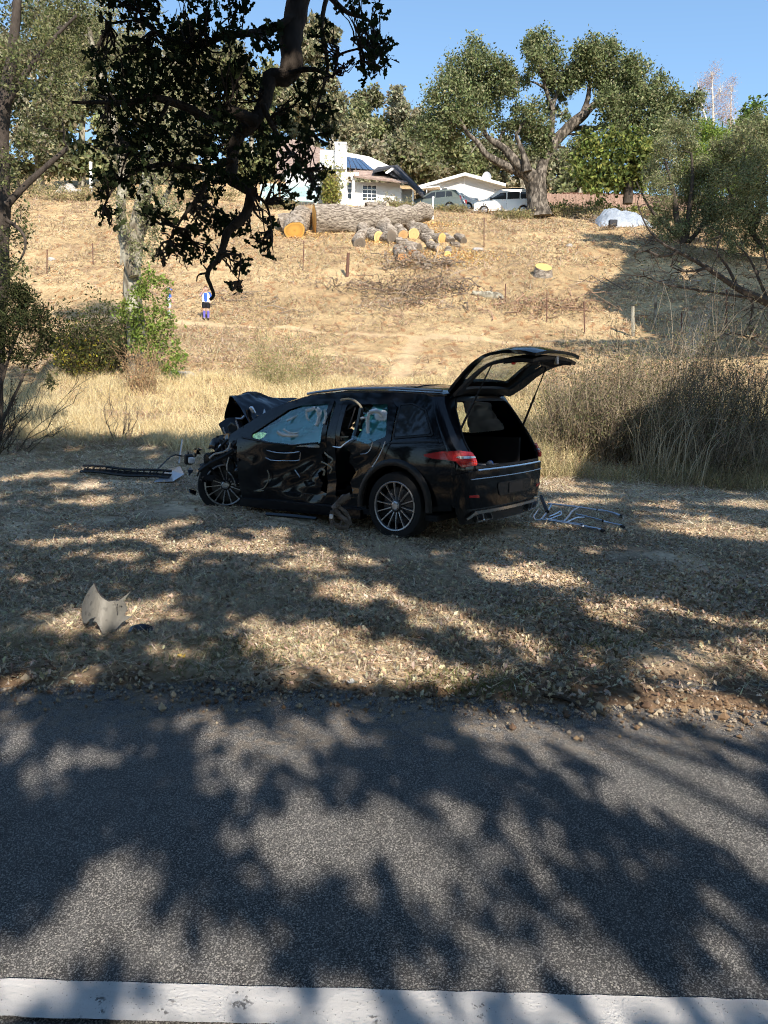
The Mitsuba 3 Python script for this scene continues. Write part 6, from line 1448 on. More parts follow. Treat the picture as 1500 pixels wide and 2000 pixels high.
def build_wreck():
    k = thing('wrecked_car', 'wrecked black estate car with crushed flank and front and raised tailgate', 'car')
    rng = np.random.default_rng(17)
    arch = lambda c=0.0, r=.43: Point(c, .36).buffer(r, 24)
    zs = np.linspace(.42, 1.49, 14)
    rear_edge = [(float(XR(z) + CR), z) for z in zs]
    top = [(x, float(ZR(x)) - .09) for x in np.linspace(-.2, 1.75, 14)]
    left = Polygon([(-.655, .34)] + rear_edge + top + [(2.02, 1.38), (2.30, 1.23), (2.62, 1.06), (2.62, .96), (2.45, .92), (2.43, .24), (.5, .24)]).difference(arch()).buffer(0)
    left = max(getattr(left, 'geoms', [left]), key=lambda g: g.area)
    fap = smooth_poly([(1.06, .40), (1.04, 1.0), (1.00, 1.46), (1.55, 1.44), (1.76, 1.38), (2.36, 1.04), (2.34, .40)])
    rap = smooth_poly([(.92, .40), (.90, 1.46), (.22, 1.46), (.10, 1.38), (.06, 1.04), (.30, .86), (.49, .60), (.51, .40)])
    low = lambda f: (lambda x, z: crush(x, z) * f)
    panel(k, 'body_side', left.difference(fap).difference(rap), sidef(1, low(.75)), 'm_car_paint')
    panel(k, 'body_side', Polygon([(-.655, .34)] + rear_edge + top + [(2.02, 1.38), (2.30, 1.23), (2.62, 1.06), (2.62, .96), (2.45, .92), (2.43, .24), (.5, .24)]).difference(arch()).difference(smooth_poly([(1.12, 1.05), (1.09, 1.43), (1.55, 1.41), (1.72, 1.36), (2.28, 1.05)])).difference(smooth_poly([(.84, 1.05), (.80, 1.43), (.22, 1.43), (.14, 1.06)])).buffer(0), sidef(-1), 'm_car_paint')
    # doors
    fwin = smooth_poly([(1.13, 1.00), (1.10, 1.43), (1.54, 1.41), (1.73, 1.36), (2.28, 1.04), (1.9, .985), (1.5, .97)])
    panel(k, 'front_door', smooth_poly([(1.07, .36), (1.06, 1.0), (1.03, 1.47), (1.56, 1.45), (1.78, 1.39), (2.42, 1.04), (2.38, .36)], .02).difference(fwin).difference(Polygon([(1.04, .94), (1.16, .88), (1.11, .76), (1.24, .66), (1.15, .55), (1.20, .46), (1.04, .42)])), sidef(1, crush, .012), 'm_car_paint', size=.035, label='crushed front door')
    rwin = smooth_poly([(.84, 1.02), (.82, 1.42), (.24, 1.42), (.15, 1.08), (.4, 1.0), (.6, 1.045)])
    rdoor = smooth_poly([(.91, .38), (.905, 1.0), (.885, 1.46), (.20, 1.46), (.11, 1.38), (.07, 1.04), (.31, .86), (.50, .60), (.52, .38)], .02)
    torn = Polygon([(.95, 1.01), (.74, .97), (.66, .90), (.70, .80), (.60, .70), (.70, .58), (.64, .46), (.76, .41), (.95, .40)]); panel(k, 'rear_door', rdoor.difference(rwin).difference(torn), sidef(1, crush, .012), 'm_car_paint', size=.035, label='buckled rear door')
    panel(k, 'front_window', fwin.buffer(.01), sidef(1, low(.5), -.012, .004), 'm_tint', thick=.004, size=.3)
    panel(k, 'rear_window', rwin.intersection(Polygon([(.1, .9), (.1, 1.5), (.60, 1.5), (.66, .9)])).buffer(.01), sidef(1, low(.5), -.012, .004), 'm_tint', thick=.004, size=.3)
    panel(k, 'rear_window', smooth_poly([(.84, 1.05), (.80, 1.43), (.22, 1.43), (.14, 1.06)]).buffer(.01), sidef(-1, None, -.01, .004), 'm_clear', thick=.004, size=.3)
    panel(k, 'quarter_window', smooth_poly([(.04, 1.08), (.07, 1.40), (-.08, 1.41), (-.25, 1.34), (-.40, 1.12)], .02), sidef(1, None, .004, .004), 'm_pane', thick=.006)
    q = smooth_poly([(.055, 1.06), (.085, 1.42), (-.08, 1.43), (-.27, 1.36), (-.44, 1.10)], .02)
    panel(k, 'window_trim', q.difference(q.buffer(-.014)), sidef(1, None, .009, .006), 'm_car_trim', thick=.008)
    panel(k, 'window_trim', Polygon([(.10, 1.01), (.10, 1.025), (-.5, 1.05), (-.5, 1.035)]), sidef(1, None, .006, .006), 'm_car_trim', thick=.008)
    P = [(2.36, 1.03), (1.9, .975), (1.5, .955), (1.13, .99)]
    part(k, 'window_trim', tube(cw(np.array([[x, float(Wl(x, z) - .5 * crush(x, z)) + .02, z] for x, z in P])), .012, 6), 'm_car_trim', 40)
    P = [(.62, 1.44), (.70, 1.455), (.86, 1.46), (.93, 1.40)]
    for name, P, r, m_ in (('bent_frame', [at(665, 782, 8.55), at(682, 779, 8.5), at(700, 788, 8.45), at(706, 797, 8.42)], .013, 'm_primer'), ('bent_frame', [at(706, 797, 8.42), at(702, 818, 8.42), at(694, 852, 8.4)], .03, 'm_car_paint'), ('bent_frame', [at(694, 796, 8.5), at(688, 815, 8.5), at(680, 838, 8.5)], .008, 'm_car_trim'),
                           ('bent_frame', [at(640, 854, 8.7), at(665, 854, 8.6), at(680, 853, 8.55)], .009, 'm_primer'), ('door_edge', [at(690, 856, 8.4), at(672, 868, 8.45), at(664, 874, 8.5), at(650, 872, 8.55)], .008, 'm_chrome'), ('door_seam', [at(753, 862, 8.05), at(742, 888, 8.08), at(727, 912, 8.12)], .006, 'm_satin'),
                           ('door_edge', [at(722, 858, 8.15), at(728, 864, 8.13), at(722, 880, 8.15), at(714, 886, 8.18), at(704, 887, 8.2)], .006, 'm_satin')):
        part(k, name, tube(spline(P, 12), r, 6), m_, 40)
    # torn, folded skin between the doors
    for i, (P, w_) in enumerate((([(634, 884), (640, 890), (650, 898), (646, 905)], 5), ([(628, 902), (640, 908), (648, 915), (644, 924)], 4), ([(628, 916), (634, 920), (632, 928)], 6), ([(484, 932), (486, 958), (515, 958)], 3), ([(522, 918), (526, 930), (514, 954), (498, 957)], 3), ([(508, 884), (530, 899), (560, 900), (586, 898), (587, 884)], 3), ([(506, 872), (540, 884), (585, 882)], 3), ([(576, 918), (586, 932)], 3), ([(540, 866), (570, 868), (588, 866)], 2))):
        part(k, 'torn_edge', tube(spline([at(x, y, 8.62 + .0 * i + .95 * (640 - x) / 160 - .1) for x, y in P], 9), w_ * .0022, 5, wob=.3, seed=i), 'm_primer' if i < 5 else 'm_satin', 40)
    # roof, glass
    tt = np.linspace(-2, 2, 33); rr = rear_map(tt, np.full(33, 1.49))
    sx = np.linspace(-.2, 1.80, 16); sw = Wl(sx, ZR(sx) - .09) - .006
    rp = Polygon(list(zip(rr[:, 0], rr[:, 1])) + list(zip(sx, sw)) + list(zip(sx[::-1], -sw[::-1]))).buffer(0)
    zroof = lambda x, y: ZR(x) - .09 * np.clip(np.abs(y) / (Wl(x, ZR(x) - .09)), 0, 1) ** 2.4
    roof = lambda x, y, t: np.stack([x, y, zroof(x, y) - .02 + t], -1)
    panel(k, 'roof', rp, roof, 'm_car_paint', size=.07, smooth=40)
    panel(k, 'sunroof', smooth_poly([(.1, -.5), (.1, .5), (1.45, .48), (1.45, -.48)]), lambda x, y, t: np.stack([x, y, zroof(x, y) + .004 + t], -1), 'm_pane', thick=.006, size=.12)
    for s in (1, -1): part(k, 'roof_rail', tube(cw(np.array([[x, s * (float(Wl(x, ZR(x) - .09)) - .075), float(zroof(x, Wl(x, ZR(x) - .09) - .075)) + .022] for x in np.linspace(-.35, 1.55, 14)])), .016, 6), 'm_satin', 40)
    u = np.linspace(0, 1, 10); v = np.linspace(-1, 1, 14); U, Vv = np.meshgrid(u, v, indexing='ij')
    X = 1.80 + .84 * U - .10 * Vv ** 2 * U; Wd = Wl(X, 1.50 - .45 * U) - .03; Z = 1.535 - .09 * np.abs(Vv) ** 2.4 * (1 - U) - .47 * U; Vg = np.stack([X, Vv * Wd, Z], -1).reshape(-1, 3)
    i, j = np.meshgrid(np.arange(9), np.arange(13), indexing='ij'); q = (i * 14 + j).ravel()
    part(k, 'windscreen', (cw(Vg), np.vstack([np.c_[q, q + 1, q + 15], np.c_[q, q + 15, q + 14]])), 'm_pane', True)
    # rear: frame of the tailgate opening, bumper, lamps, trim
    opening = smooth_poly([(-1.06, .76), (-1.20, 1.05), (-1.16, 1.38), (-1.0, 1.47), (1.0, 1.47), (1.16, 1.38), (1.20, 1.05), (1.06, .76)], .04)
    panel(k, 'rear_frame', Polygon([(-2, .42), (2, .42), (2, 1.49), (-2, 1.49)]).difference(opening), rearf(), 'm_car_paint', size=.09)
    g = opening.difference(opening.buffer(-.03)); panel(k, 'opening_seal', g, rearf(.012), 'm_car_trim', thick=.02, size=.08)
    panel(k, 'rear_bumper', smooth_poly([(-1.98, .44), (-1.9, .38), (-1.2, .36), (1.2, .36), (1.9, .38), (1.98, .44), (1.95, .70), (1.3, .745), (-1.3, .745), (-1.95, .70)], .02), rearf(.03, .04), 'm_car_paint', thick=.04, size=.08)
    part(k, 'loading_sill', tube(cw(rear_map(np.linspace(-1.05, 1.05, 15), np.full(15, .752), .035)), .012, 6), 'm_chrome', 40)
    part(k, 'crease_line', tube(cw(rear_map(np.linspace(-1.3, 1.3, 21), np.full(21, .665), .036)), .006, 6), 'm_satin', 40)
    panel(k, 'plate_recess', smooth_poly([(-.62, .46), (.45, .46), (.52, .60), (-.68, .60)], .03), rearf(.036, .004), 'm_car_trim', thick=.006, size=.1)
    panel(k, 'plate', smooth_poly([(-.30, .475), (.18, .475), (.18, .585), (-.30, .585)], .008), rearf(.044, .004), 'm_rim_dark', thick=.006, size=.1)
    panel(k, 'valance', smooth_poly([(-1.75, .20), (1.75, .20), (1.9, .37), (-1.9, .37)], .02), rearf(-.01), 'm_car_trim', size=.09)
    panel(k, 'bumper_trim', smooth_poly([(-1.5, .27), (-1.2, .335), (1.2, .335), (1.5, .27), (1.48, .25), (1.15, .305), (-1.15, .305), (-1.48, .25)], .004), rearf(.045, .03), 'm_chrome', thick=.03, size=.07)
    for s in (1, -1):
        c = np.array([(.72 * s, .315), (1.18 * s, .315), (1.12 * s, .215), (.66 * s, .225)]); po = smooth_poly(c, .012)
        panel(k, 'exhaust_trim', po.difference(po.buffer(-.014)), rearf(.04, .08), 'm_chrome', thick=.08, size=.07); panel(k, 'exhaust_fin', smooth_poly([(.90 * s, .305), (.93 * s, .305), (.90 * s, .225), (.87 * s, .225)], .003), rearf(.03, .05), 'm_chrome', thick=.05, size=.07)
        panel(k, 'reflector', smooth_poly([(.98 * s, .47), (1.35 * s, .48), (1.36 * s, .505), (1.0 * s, .50)], .006), rearf(.036, .008), 'm_lens_red', thick=.01, size=.06)
        t0 = holder(k, 'tail_lamp')
        lens = smooth_poly([(1.07 * s, .805), (1.12 * s, .935), (1.5 * s, .955), (2.1 * s, .945), (2.62 * s, .905), (2.3 * s, .87), (1.8 * s, .85), (1.6 * s, .79)], .012)
        for nm, po, off, m_ in (('lens', lens, .03, 'm_lens_red'), ('light_bar', smooth_poly([(1.10 * s, .878), (1.10 * s, .896), (1.65 * s, .902), (1.75 * s, .89), (1.6 * s, .875)], .003), .036, 'm_lens_clear')):
            me = plate(po, .03, .04); put(f'{t0}__{nm}', (cw(rearf(off, .03)(*me.vertices.T)), me.faces), m_, 28)
        m = MB()
        for a in range(7):
            for b in range(2): m.add(*tube(cw(rear_map([1.15 * s + .06 * a * s] * 2, [.822 + .022 * b] * 2, np.array([.03, .036]))), .0075, 6))
        put(t0 + '__light_dots', m.mesh(), 'm_lens_glow'); labels[t0 + '__light_dots'] = {'kind': 'stuff'}
    th = np.linspace(math.radians(-5), math.radians(185), 26); m = MB()
    ring = lambda r, y: np.c_[r * np.cos(th), np.full(26, y), .36 + r * np.sin(th)]
    yo = float(Wl(0, .7)); A = [cw(ring(.425, yo - .012)), cw(ring(.425, yo + .014)), cw(ring(.475, yo + .016)), cw(ring(.495, yo - .01))]; q = np.arange(25)
    part(k, 'arch_trim', (np.vstack(A), np.vstack([np.c_[a * 26 + q, a * 26 + q + 1, (a + 1) * 26 + q + 1, (a + 1) * 26 + q] for a in range(3)])), 'm_car_trim', True)
    # inside of the wheel arch, floor, cargo space
    A = [cw(np.c_[.43 * np.cos(th), np.full(26, y), .36 + .43 * np.sin(th)]) for y in (.92, .60)]
    part(k, 'arch_liner', (np.vstack(A), np.c_[q, q + 1, q + 27, q + 26]), 'm_car_trim', True)
    A = [cw(np.c_[.43 * np.cos(th), np.full(26, y), .36 + .43 * np.sin(th)]) for y in (-.92, -.60)]
    part(k, 'arch_liner', (np.vstack(A), np.c_[q, q + 1, q + 27, q + 26]), 'm_car_trim', True)
    B = lambda x0, x1, y0, y1, z0, z1: (cw(box(((x0 + x1) / 2, (y0 + y1) / 2, (z0 + z1) / 2), (x1 - x0, y1 - y0, z1 - z0))[0]), box((0, 0, 0), (1, 1, 1))[1])
    RB = lambda c, s, r: (lambda m_: (cw(m_[0]), m_[1]))(rbox(c, s, r))
    part(k, 'floor', B(-.5, 2.5, -.86, .86, .22, .28), 'm_car_inside'); part(k, 'cargo_floor', B(-.82, .30, -.62, .62, .69, .715), 'm_cargo_mat', label='grey cargo mat')
    for s in (1, -1): part(k, 'cargo_side', B(-.62, .25, s * .62 - .02, s * .62 + .02, .5, 1.02), 'm_car_inside')
    part(k, 'headliner', panel_mesh(rp.buffer(-.05), lambda x, y, t: np.stack([x, y, zroof(x, y) - .055 + t], -1)), 'm_car_inside')
    part(k, 'rear_seat', RB((.38, 0, .74), (.18, 1.24, .62), .06), 'm_car_inside', 40)
    for y in (.42, 0, -.42): part(k, 'headrest', RB((.36, y, 1.15), (.11, .26, .17), .05), 'm_car_inside', 40)
    for y in (.38, -.38): part(k, 'front_seat', RB((1.22, y, .80), (.16, .48, .66), .07), 'm_car_inside', 40); part(k, 'headrest', RB((1.18, y, 1.22), (.1, .26, .18), .05), 'm_car_inside', 40); part(k, 'front_seat', RB((1.55, y, .46), (.55, .5, .16), .07), 'm_car_inside', 40)
    part(k, 'dashboard', RB((2.25, 0, .86), (.4, 1.4, .3), .1), 'm_car_inside', 40)
    # curtain airbags
    def bag(poly, s, seed, inset):
        me = plate(poly, .01, .03); x, z = me.vertices[:, 0], me.vertices[:, 1]
        f = meshkit.fbm(np.stack([x * 7, z * 9, 0 * x], -1), 3, seed); rdg = np.abs(meshkit.fbm(np.stack([x * 4 + z * 7, z * 4 - x * 2, 0 * x], -1), 2, seed + 3) - .5) * 2
        return cw(np.stack([x, s * (Wl(x, z) - inset - .13 * rdg - .09 * (f - .5) + me.vertices[:, 2]), z], -1)), me.faces
    part(k, 'airbag', bag(smooth_poly([(1.06, .93), (1.08, 1.46), (1.5, 1.45), (1.80, 1.33), (2.14, 1.10), (2.18, .95)]), 1, 3, .075), 'm_airbag_dim', 50, label='slack curtain airbag in the front window')
    part(k, 'airbag', bag(smooth_poly([(.10, .98), (.14, 1.45), (.57, 1.46), (.62, .98)]), 1, 8, .07), 'm_airbag_dim', 50, label='curtain airbag in the rear window')
    part(k, 'airbag', bag(smooth_poly([(1.15, .98), (1.1, 1.45), (1.55, 1.43), (2.1, 1.1)]), -1, 5, .08), 'm_airbag_dim', 50)
    part(k, 'airbag', bag(smooth_poly([(-.35, 1.1), (-.2, 1.42), (.14, 1.45), (.14, 1.05)]), -1, 9, .10), 'm_airbag_dim', 50)
    for P, r, d in (([(541, 843), (556, 850), (575, 851), (592, 845), (606, 840), (616, 832)], .022, 9.0), ([(553, 838), (572, 846), (594, 838)], .012, 9.0), ([(618, 797), (624, 808), (622, 822), (618, 832)], .026, 8.85), ([(597, 803), (606, 800), (616, 797)], .02, 8.95), ([(598, 806), (600, 816), (608, 824), (618, 826)], .014, 8.95), ([(634, 800), (636, 812), (632, 828)], .016, 8.75), ([(560, 822), (580, 812), (594, 804)], .012, 9.1),
                    ([(722, 806), (735, 803), (748, 812), (752, 828), (750, 846)], .024, 8.28), ([(722, 806), (718, 822), (720, 846)], .02, 8.3), ([(704, 818), (712, 816), (718, 820)], .014, 8.4)):
        part(k, 'airbag_fold', tube(spline([at(x, y, d) for x, y in P], 14), r, 7, wob=.5, seed=int(r * 3000)), 'm_airbag_lit', 40)  # lighter tubes that draw the bright fold lines by colour
    me = trimesh.creation.icosphere(3); part(k, 'airbag', (cw(me.vertices * [.17, .05, .16] * (1 + .12 * (meshkit.fbm(me.vertices * 2, 2, 4) - .5))[:, None] + [.30, .755, 1.19]), me.faces), 'm_airbag_lit', True, label='swollen airbag pillow in the rear window')
    # tailgate, swung up round its hinge
    from scipy.interpolate import PchipInterpolator
    gp = np.array([[-.40, 1.555], [-.56, 1.68], [-.74, 1.82], [-.92, 1.905], [-1.15, 1.935], [-1.36, 1.90]]); gs = np.r_[0, np.cumsum(np.linalg.norm(np.diff(gp, axis=0), axis=1))] / 1.07 * .80
    gi = PchipInterpolator(gs, gp)

    def gate(inner):
        def f(y, s, t):
            s = np.clip(np.asarray(s, float), -.03, .83); q = gi(s); dq = unit(gi(s + .01) - gi(s - .01)); nn = np.stack([dq[..., 1], -dq[..., 0]], -1)
            nn = np.where((nn[..., 1] > 0)[..., None], nn, -nn)          # outward: up when the gate is open
            h = (-t - .035) if inner else (t + .0)
            h = h + (0 if inner else .035 * np.sin(np.clip(s / .8, 0, 1) * np.pi)) - .06 * (np.abs(y) / .66) ** 3
            return np.stack([q[..., 0] + nn[..., 0] * h, y * (1 - .16 * np.clip((s - .45) / .35, 0, 1)), q[..., 1] + nn[..., 1] * h], -1)
        return f
    out = smooth_poly([(-.60, .0), (-.66, .14), (-.68, .42), (-.66, .62), (-.60, .80), (.60, .80), (.66, .62), (.68, .42), (.66, .14), (.60, .0)], .04)
    win = smooth_poly([(-.47, .10), (-.55, .44), (.55, .44), (.47, .10)], .05)
    gk = holder(k, 'tailgate')
    for nm, po, inner, thk, m_ in (('outer_skin', out.difference(win), 0, .03, 'm_car_paint'), ('inner_trim', out.buffer(-.015).difference(win.buffer(.015)), 1, .03, 'm_car_trim'), ('window', win.buffer(.01), 0, .004, 'm_clear'), ('lower_trim', smooth_poly([(-.56, .52), (.56, .52), (.52, .77), (-.52, .77)], .03), 1, .055, 'm_car_inside'), ('spoiler', smooth_poly([(-.58, .02), (.58, .02), (.55, .09), (-.55, .09)], .02), 0, .05, 'm_car_paint')):
        me = plate(po, thk, .07); put(f'{gk}__{nm}', (cw(gate(inner)(*me.vertices.T)), me.faces), m_, 28)
    for y in (.52, -.52):
        me = plate(smooth_poly([(y - .09, .615), (y + .09, .615), (y + .08, .66), (y - .08, .66)], .008), .04, .05)
    g1 = gate(1); P = g1(np.array([.60, .62]), np.array([.62, .64]), np.array([.05, .05]))
    put(f'{gk}__warning_lamp', hullp(cw(g1(np.array([.50, .53]), np.array([.60, .60]), np.array([.06, .06]))), .018), 'm_lens_glow', 40)
    put(f'{gk}__latch', tube(cw(g1(np.array([0, 0.]), np.array([.78, .80]), np.array([.0, .07]))), .02, 6), 'm_satin')
    put(f'{gk}__grip', tube(cw(g1(np.array([.25, .33]), np.array([.72, .73]), np.array([.05, .075]))), .025, 6), 'm_rim_dark')
    for y in (.60, -.60):
        a = cw(g1(np.array([y * .98]), np.array([.44]), np.array([.03])))[0]; b = cw(rear_map([1.18 * np.sign(y)], [1.14], -.02))[0]
        part(k, 'strut', tube([a, a + (b - a) * .45, a + (b - a) * .46, b], [.007, .007, .012, .012], 8), 'm_car_trim', 40)
    # bonnet, folded up
    bx, bz = np.array([2.58, 2.72, 2.90, 3.08, 3.15, 3.20, 3.24, 3.20]), np.array([1.08, 1.22, 1.42, 1.56, 1.58, 1.46, 1.28, 1.10])
    su, sv = np.linspace(0, 7, 43), np.linspace(-1, 1, 33); U, Vv = np.meshgrid(su, sv, indexing='ij')
    X = np.interp(U, range(8), bx); Z = np.interp(U, range(8), bz)
    y0 = .52 * Vv - .10 + .10 * (1 - U / 7) * Vv
    pn = np.stack([U * .7, Vv * 2.2, 0 * U], -1); kr = np.abs(meshkit.fbm(pn, 3, 61) - .5) * 2
    ridge = np.clip((U - 1) / 3, 0, 1)
    Z = Z - .10 * ridge * np.clip(-Vv, 0, 1) - .05 * kr * ridge + .03 * ridge * np.sin(Vv * 5); X = X + .10 * (kr - .3) * ridge - .12 * ridge * np.clip(-Vv, 0, 1)
    i, j = np.meshgrid(np.arange(42), np.arange(32), indexing='ij'); q = (i * 33 + j).ravel()
    part(k, 'bonnet', (cw(np.stack([X, y0, Z], -1).reshape(-1, 3)), np.vstack([np.c_[q, q + 33, q + 34], np.c_[q, q + 34, q + 1]])), 'm_car_paint', 45, label='buckled bonnet folded up to a peak')
    # shattered front end
    def crumple(x, z, t, s=1, amp=.22, seed=71):
        p = np.stack([x * 4, z * 4, 0 * x], -1); r = np.abs(meshkit.fbm(p, 3, seed) - .5) * 2
        return np.stack([x + .05 * (meshkit.fbm(p * 1.3, 2, seed + 1) - .5), s * (Wl(x, z) - .10 - amp * (r - .2) + t), z + .08 * (meshkit.fbm(p, 2, seed + 2) - .5)], -1)
    panel(k, 'wing', Polygon([(2.40, .50), (2.45, .96), (2.66, 1.07), (2.95, 1.05), (3.10, .97), (3.20, .84), (3.02, .86), (2.86, .80), (2.62, .78), (2.54, .55), (2.50, .28), (2.42, .28)]), lambda x, z, t: crumple(x, z, t), 'm_car_paint', size=.04, label='torn left front wing')
    panel(k, 'wing', Polygon([(2.44, .3), (2.44, .95), (2.65, 1.06), (3.3, .98), (3.5, .8), (3.45, .5), (3.3, .55)]).difference(arch(2.87, .43)), lambda x, z, t: crumple(x, z, t, -1, .12, 75), 'm_car_paint', size=.05)
    panel(k, 'arch_liner', Polygon([(2.50, .40), (2.62, .74), (2.9, .84), (3.18, .76), (3.36, .60), (3.30, .56), (3.1, .68), (2.88, .74), (2.7, .66), (2.6, .40)]), lambda x, z, t: crumple(x, z, t, 1, .3, 79), 'm_car_trim', size=.03, label='shredded arch liner hanging over the front wheel')
    for (c, s, r) in (((2.95, .0, .62), (.62, .8, .5), .06), ((3.25, .1, .55), (.2, 1.3, .5), .04), ((2.72, .35, .85), (.26, .3, .2), .05), ((3.1, -.35, .85), (.4, .4, .18), .05), ((2.65, -.3, .92), (.2, .5, .16), .04), ((3.12, .5, .82), (.2, .24, .22), .05)):
        part(k, 'engine_block', RB(c, s, r), 'm_rim_dark' if c[2] > .8 else 'm_car_inside', 40)
    h = holder(k, 'headlamp')
    hp = [at(x, y, d) for x, y, d in ((430, 829, 10.0), (445, 819, 10.1), (458, 818, 10.15), (476, 835, 10.1), (478, 852, 9.95), (462, 856, 9.9), (441, 850, 9.9))]
    put(h + '__housing', hullp(hp, .02), 'm_car_trim', 40); put(h + '__lens', hullp([at(x, y, 9.86) for x, y in ((446, 833), (452, 826), (462, 832), (462, 846), (450, 848))], .012), 'm_pane', 40)
    for P, r, m_ in (([(461, 821), (464, 832), (468, 842), (476, 852)], .012, 'm_satin'), ([(436, 834), (438, 842), (444, 852)], .01, 'm_lens_clear'), ([(460, 817), (470, 818), (477, 812)], .014, 'm_satin'), ([(462, 851), (472, 853), (478, 848)], .008, 'm_satin')): put(numbered(h + '__bracket'), tube(spline([at(x, y, 9.83) for x, y in P], 8), r, 6), m_, 40)
    part(k, 'marker_lamp', hullp([at(481, 862, 9.6), at(483, 866, 9.6)], .022), 'm_amber', 40)
    part(k, 'reflector_bowl', hullp([at(491, 797, 10.0), at(496, 806, 10.0)], .028), 'm_chrome', 40)
    for i, (P, r, m_) in enumerate((([(409, 895), (418, 887), (438, 882), (447, 874), (450, 864)], .012, 'm_satin'), ([(420, 882), (430, 873), (445, 858)], .02, 'm_car_trim'), ([(424, 878), (432, 868)], .014, 'm_satin'), ([(443, 918), (445, 900), (447, 893)], .008, 'm_satin'), ([(390, 920), (410, 905), (440, 890), (455, 880)], .03, 'm_car_trim'), ([(455, 870), (470, 858), (482, 850), (500, 842)], .03, 'm_car_trim'),
                                    ([(466, 862), (474, 872), (470, 884)], .012, 'm_satin'), ([(458, 884), (468, 876), (478, 870)], .012, 'm_torn'), ([(480, 850), (484, 838), (500, 832), (520, 836)], .02, 'm_car_trim'), ([(484, 800), (488, 815), (494, 830), (492, 845)], .03, 'm_car_paint'), ([(446, 922), (456, 935), (460, 950)], .008, 'm_satin'), ([(400, 905), (392, 915), (385, 930)], .012, 'm_car_trim'), ([(520, 860), (514, 870), (516, 884)], .012, 'm_satin'), ([(500, 815), (518, 822), (514, 840)], .03, 'm_car_paint'))):
        part(k, 'torn_strip', tube(spline([at(x, y, 9.55) for x, y in P], 10), r, 6, wob=.3, seed=i), m_, 40)
    def shards():
        r_ = np.random.default_rng(9)
        for j in range(46):
            x, y = r_.uniform(372, 528), r_.uniform(842, 975)
            if y < 868 and x < 430 or y > 940 and x > 380 and x < 470: continue
            c = at(x, y, 9.62 + r_.uniform(-.12, .25)); u, v = unit(r_.normal(size=3)), unit(r_.normal(size=3)); L, W_ = r_.uniform(.06, .24), r_.uniform(.02, .09)
            m = m3.Manifold.batch_hull([m3.Manifold.sphere(.006, 6).translate(tuple(map(float, c + u * a * L + v * b * W_ + r_.normal(size=3) * .02))) for a in (-.5, .5) for b in (-.5, .4)]).to_mesh()
            yield (np.array(m.vert_properties[:, :3], float), np.array(m.tri_verts, int)), ('m_car_trim', 'm_car_paint', 'm_car_inside', 'm_car_trim', 'm_rim_dark')[j % 5]
    for me, m_ in shards(): part(k, 'broken_piece', me, m_)
    part(k, 'mirror_triangle', (np.array([at(516, 798, 9.55), at(509, 823, 9.5), at(527, 824, 9.45), at(520, 815, 9.7)]), np.array([[0, 1, 2], [0, 2, 3], [1, 3, 2], [0, 3, 1]])), 'm_satin')
    # sill strip and torn trim under the rear door
    part(k, 'sill_strip', tube([at(520, 1004, 9.0), at(570, 1008, 8.75), at(618, 1013, 8.5)], [.02, .024, .018], 4), 'm_car_paint'); part(k, 'sill', B(.48, 2.45, .78, .90, .17, .27), 'm_car_paint')
    m = MB()
    for P, r in (([(684, 968), (672, 972), (660, 984), (652, 994)], .035), ([(652, 994), (660, 1004), (672, 1014), (680, 1024), (668, 1030), (656, 1026)], .03), ([(662, 990), (674, 1000), (682, 1012), (684, 1024)], .02), ([(650, 998), (648, 1012), (652, 1026)], .028), ([(664, 1004), (668, 1016), (664, 1026)], .016)): m.add(*tube(spline([at(x, y, 8.02) for x, y in P], 12), r, 8, wob=.45, seed=int(r * 1e4)))
    part(k, 'torn_trim', m.mesh(), 'm_torn', 40, label='torn grey trim hanging under the rear door'); part(k, 'torn_clip', rbox(at(647, 1009, 7.95), (.035, .02, .05), .008), 'm_white_trim')
    # wheels
    wheel(k, (0, .80, .352), 0, turn=.1); wheel(k, (2.873, .74, .40), 38, squash=.004, lean=4, turn=.3)
    wheel(k, (0, -.80, .352), 180); wheel(k, (2.873, -.78, .42), 180)
    part(k, 'axle', tube(cw(np.array([[0, -.75, .34], [0, .75, .34]])), .05, 8), 'm_rim_dark')


def panel_mesh(poly, f):
    me = plate(poly, .01, .12)
    return cw(f(*me.vertices.T)), me.faces


mat('m_lens_glow', (.75, .05, .03), .15, .6)
build_wreck()

# bottle lying in the cargo space
_k = thing('plastic_bottle', 'clear plastic bottle lying on the cargo mat of the wreck', 'bottle')
_a, _b = cw(np.array([[-.60, .02, .757], [-.50, -.20, .757]])); _u = unit(_b - _a)
_s = lambda t, r: (_a + _u * t, r)
_pr = [(0, .02), (.01, .034), (.06, .035), (.15, .035), (.19, .02), (.205, .014)]
part(_k, 'body', tube([_a + _u * t for t, r in _pr], [r for t, r in _pr], 16), 'm_bottle' if 'm_bottle' in scene else 'm_tarp', 40)
part(_k, 'cap', tube([_a + _u * .205, _a + _u * .228], .016, 12), 'm_white_trim', 40); part(_k, 'label', tube([_a + _u * .055, _a + _u * .115], .0362, 16, cap=False), 'm_blue_cloth', 40)

# ---------------------------------------------------------------- things lying round the wreck
bumped('m_grey_shell', mikit.proc(lambda p, n, uv: mix((.135, .13, .116), (.20, .193, .17), fbm(p.x * 14, p.y * 14, p.z * 14, 3)) * (1 - .35 * smoothstep(.6, .7, fbm(p.x * 30, p.y * 30, p.z * 30, 3)))), mikit.proc(lambda p, n, uv: .002 * fbm(p.x * 40, p.y * 40, p.z * 40, 2)), rough=.5, spec=.3)
mat('m_walker', (.62, .66, .72), .35, .5, metallic=.85)
mat('m_rubber', (.03, .03, .033), .7, .3)


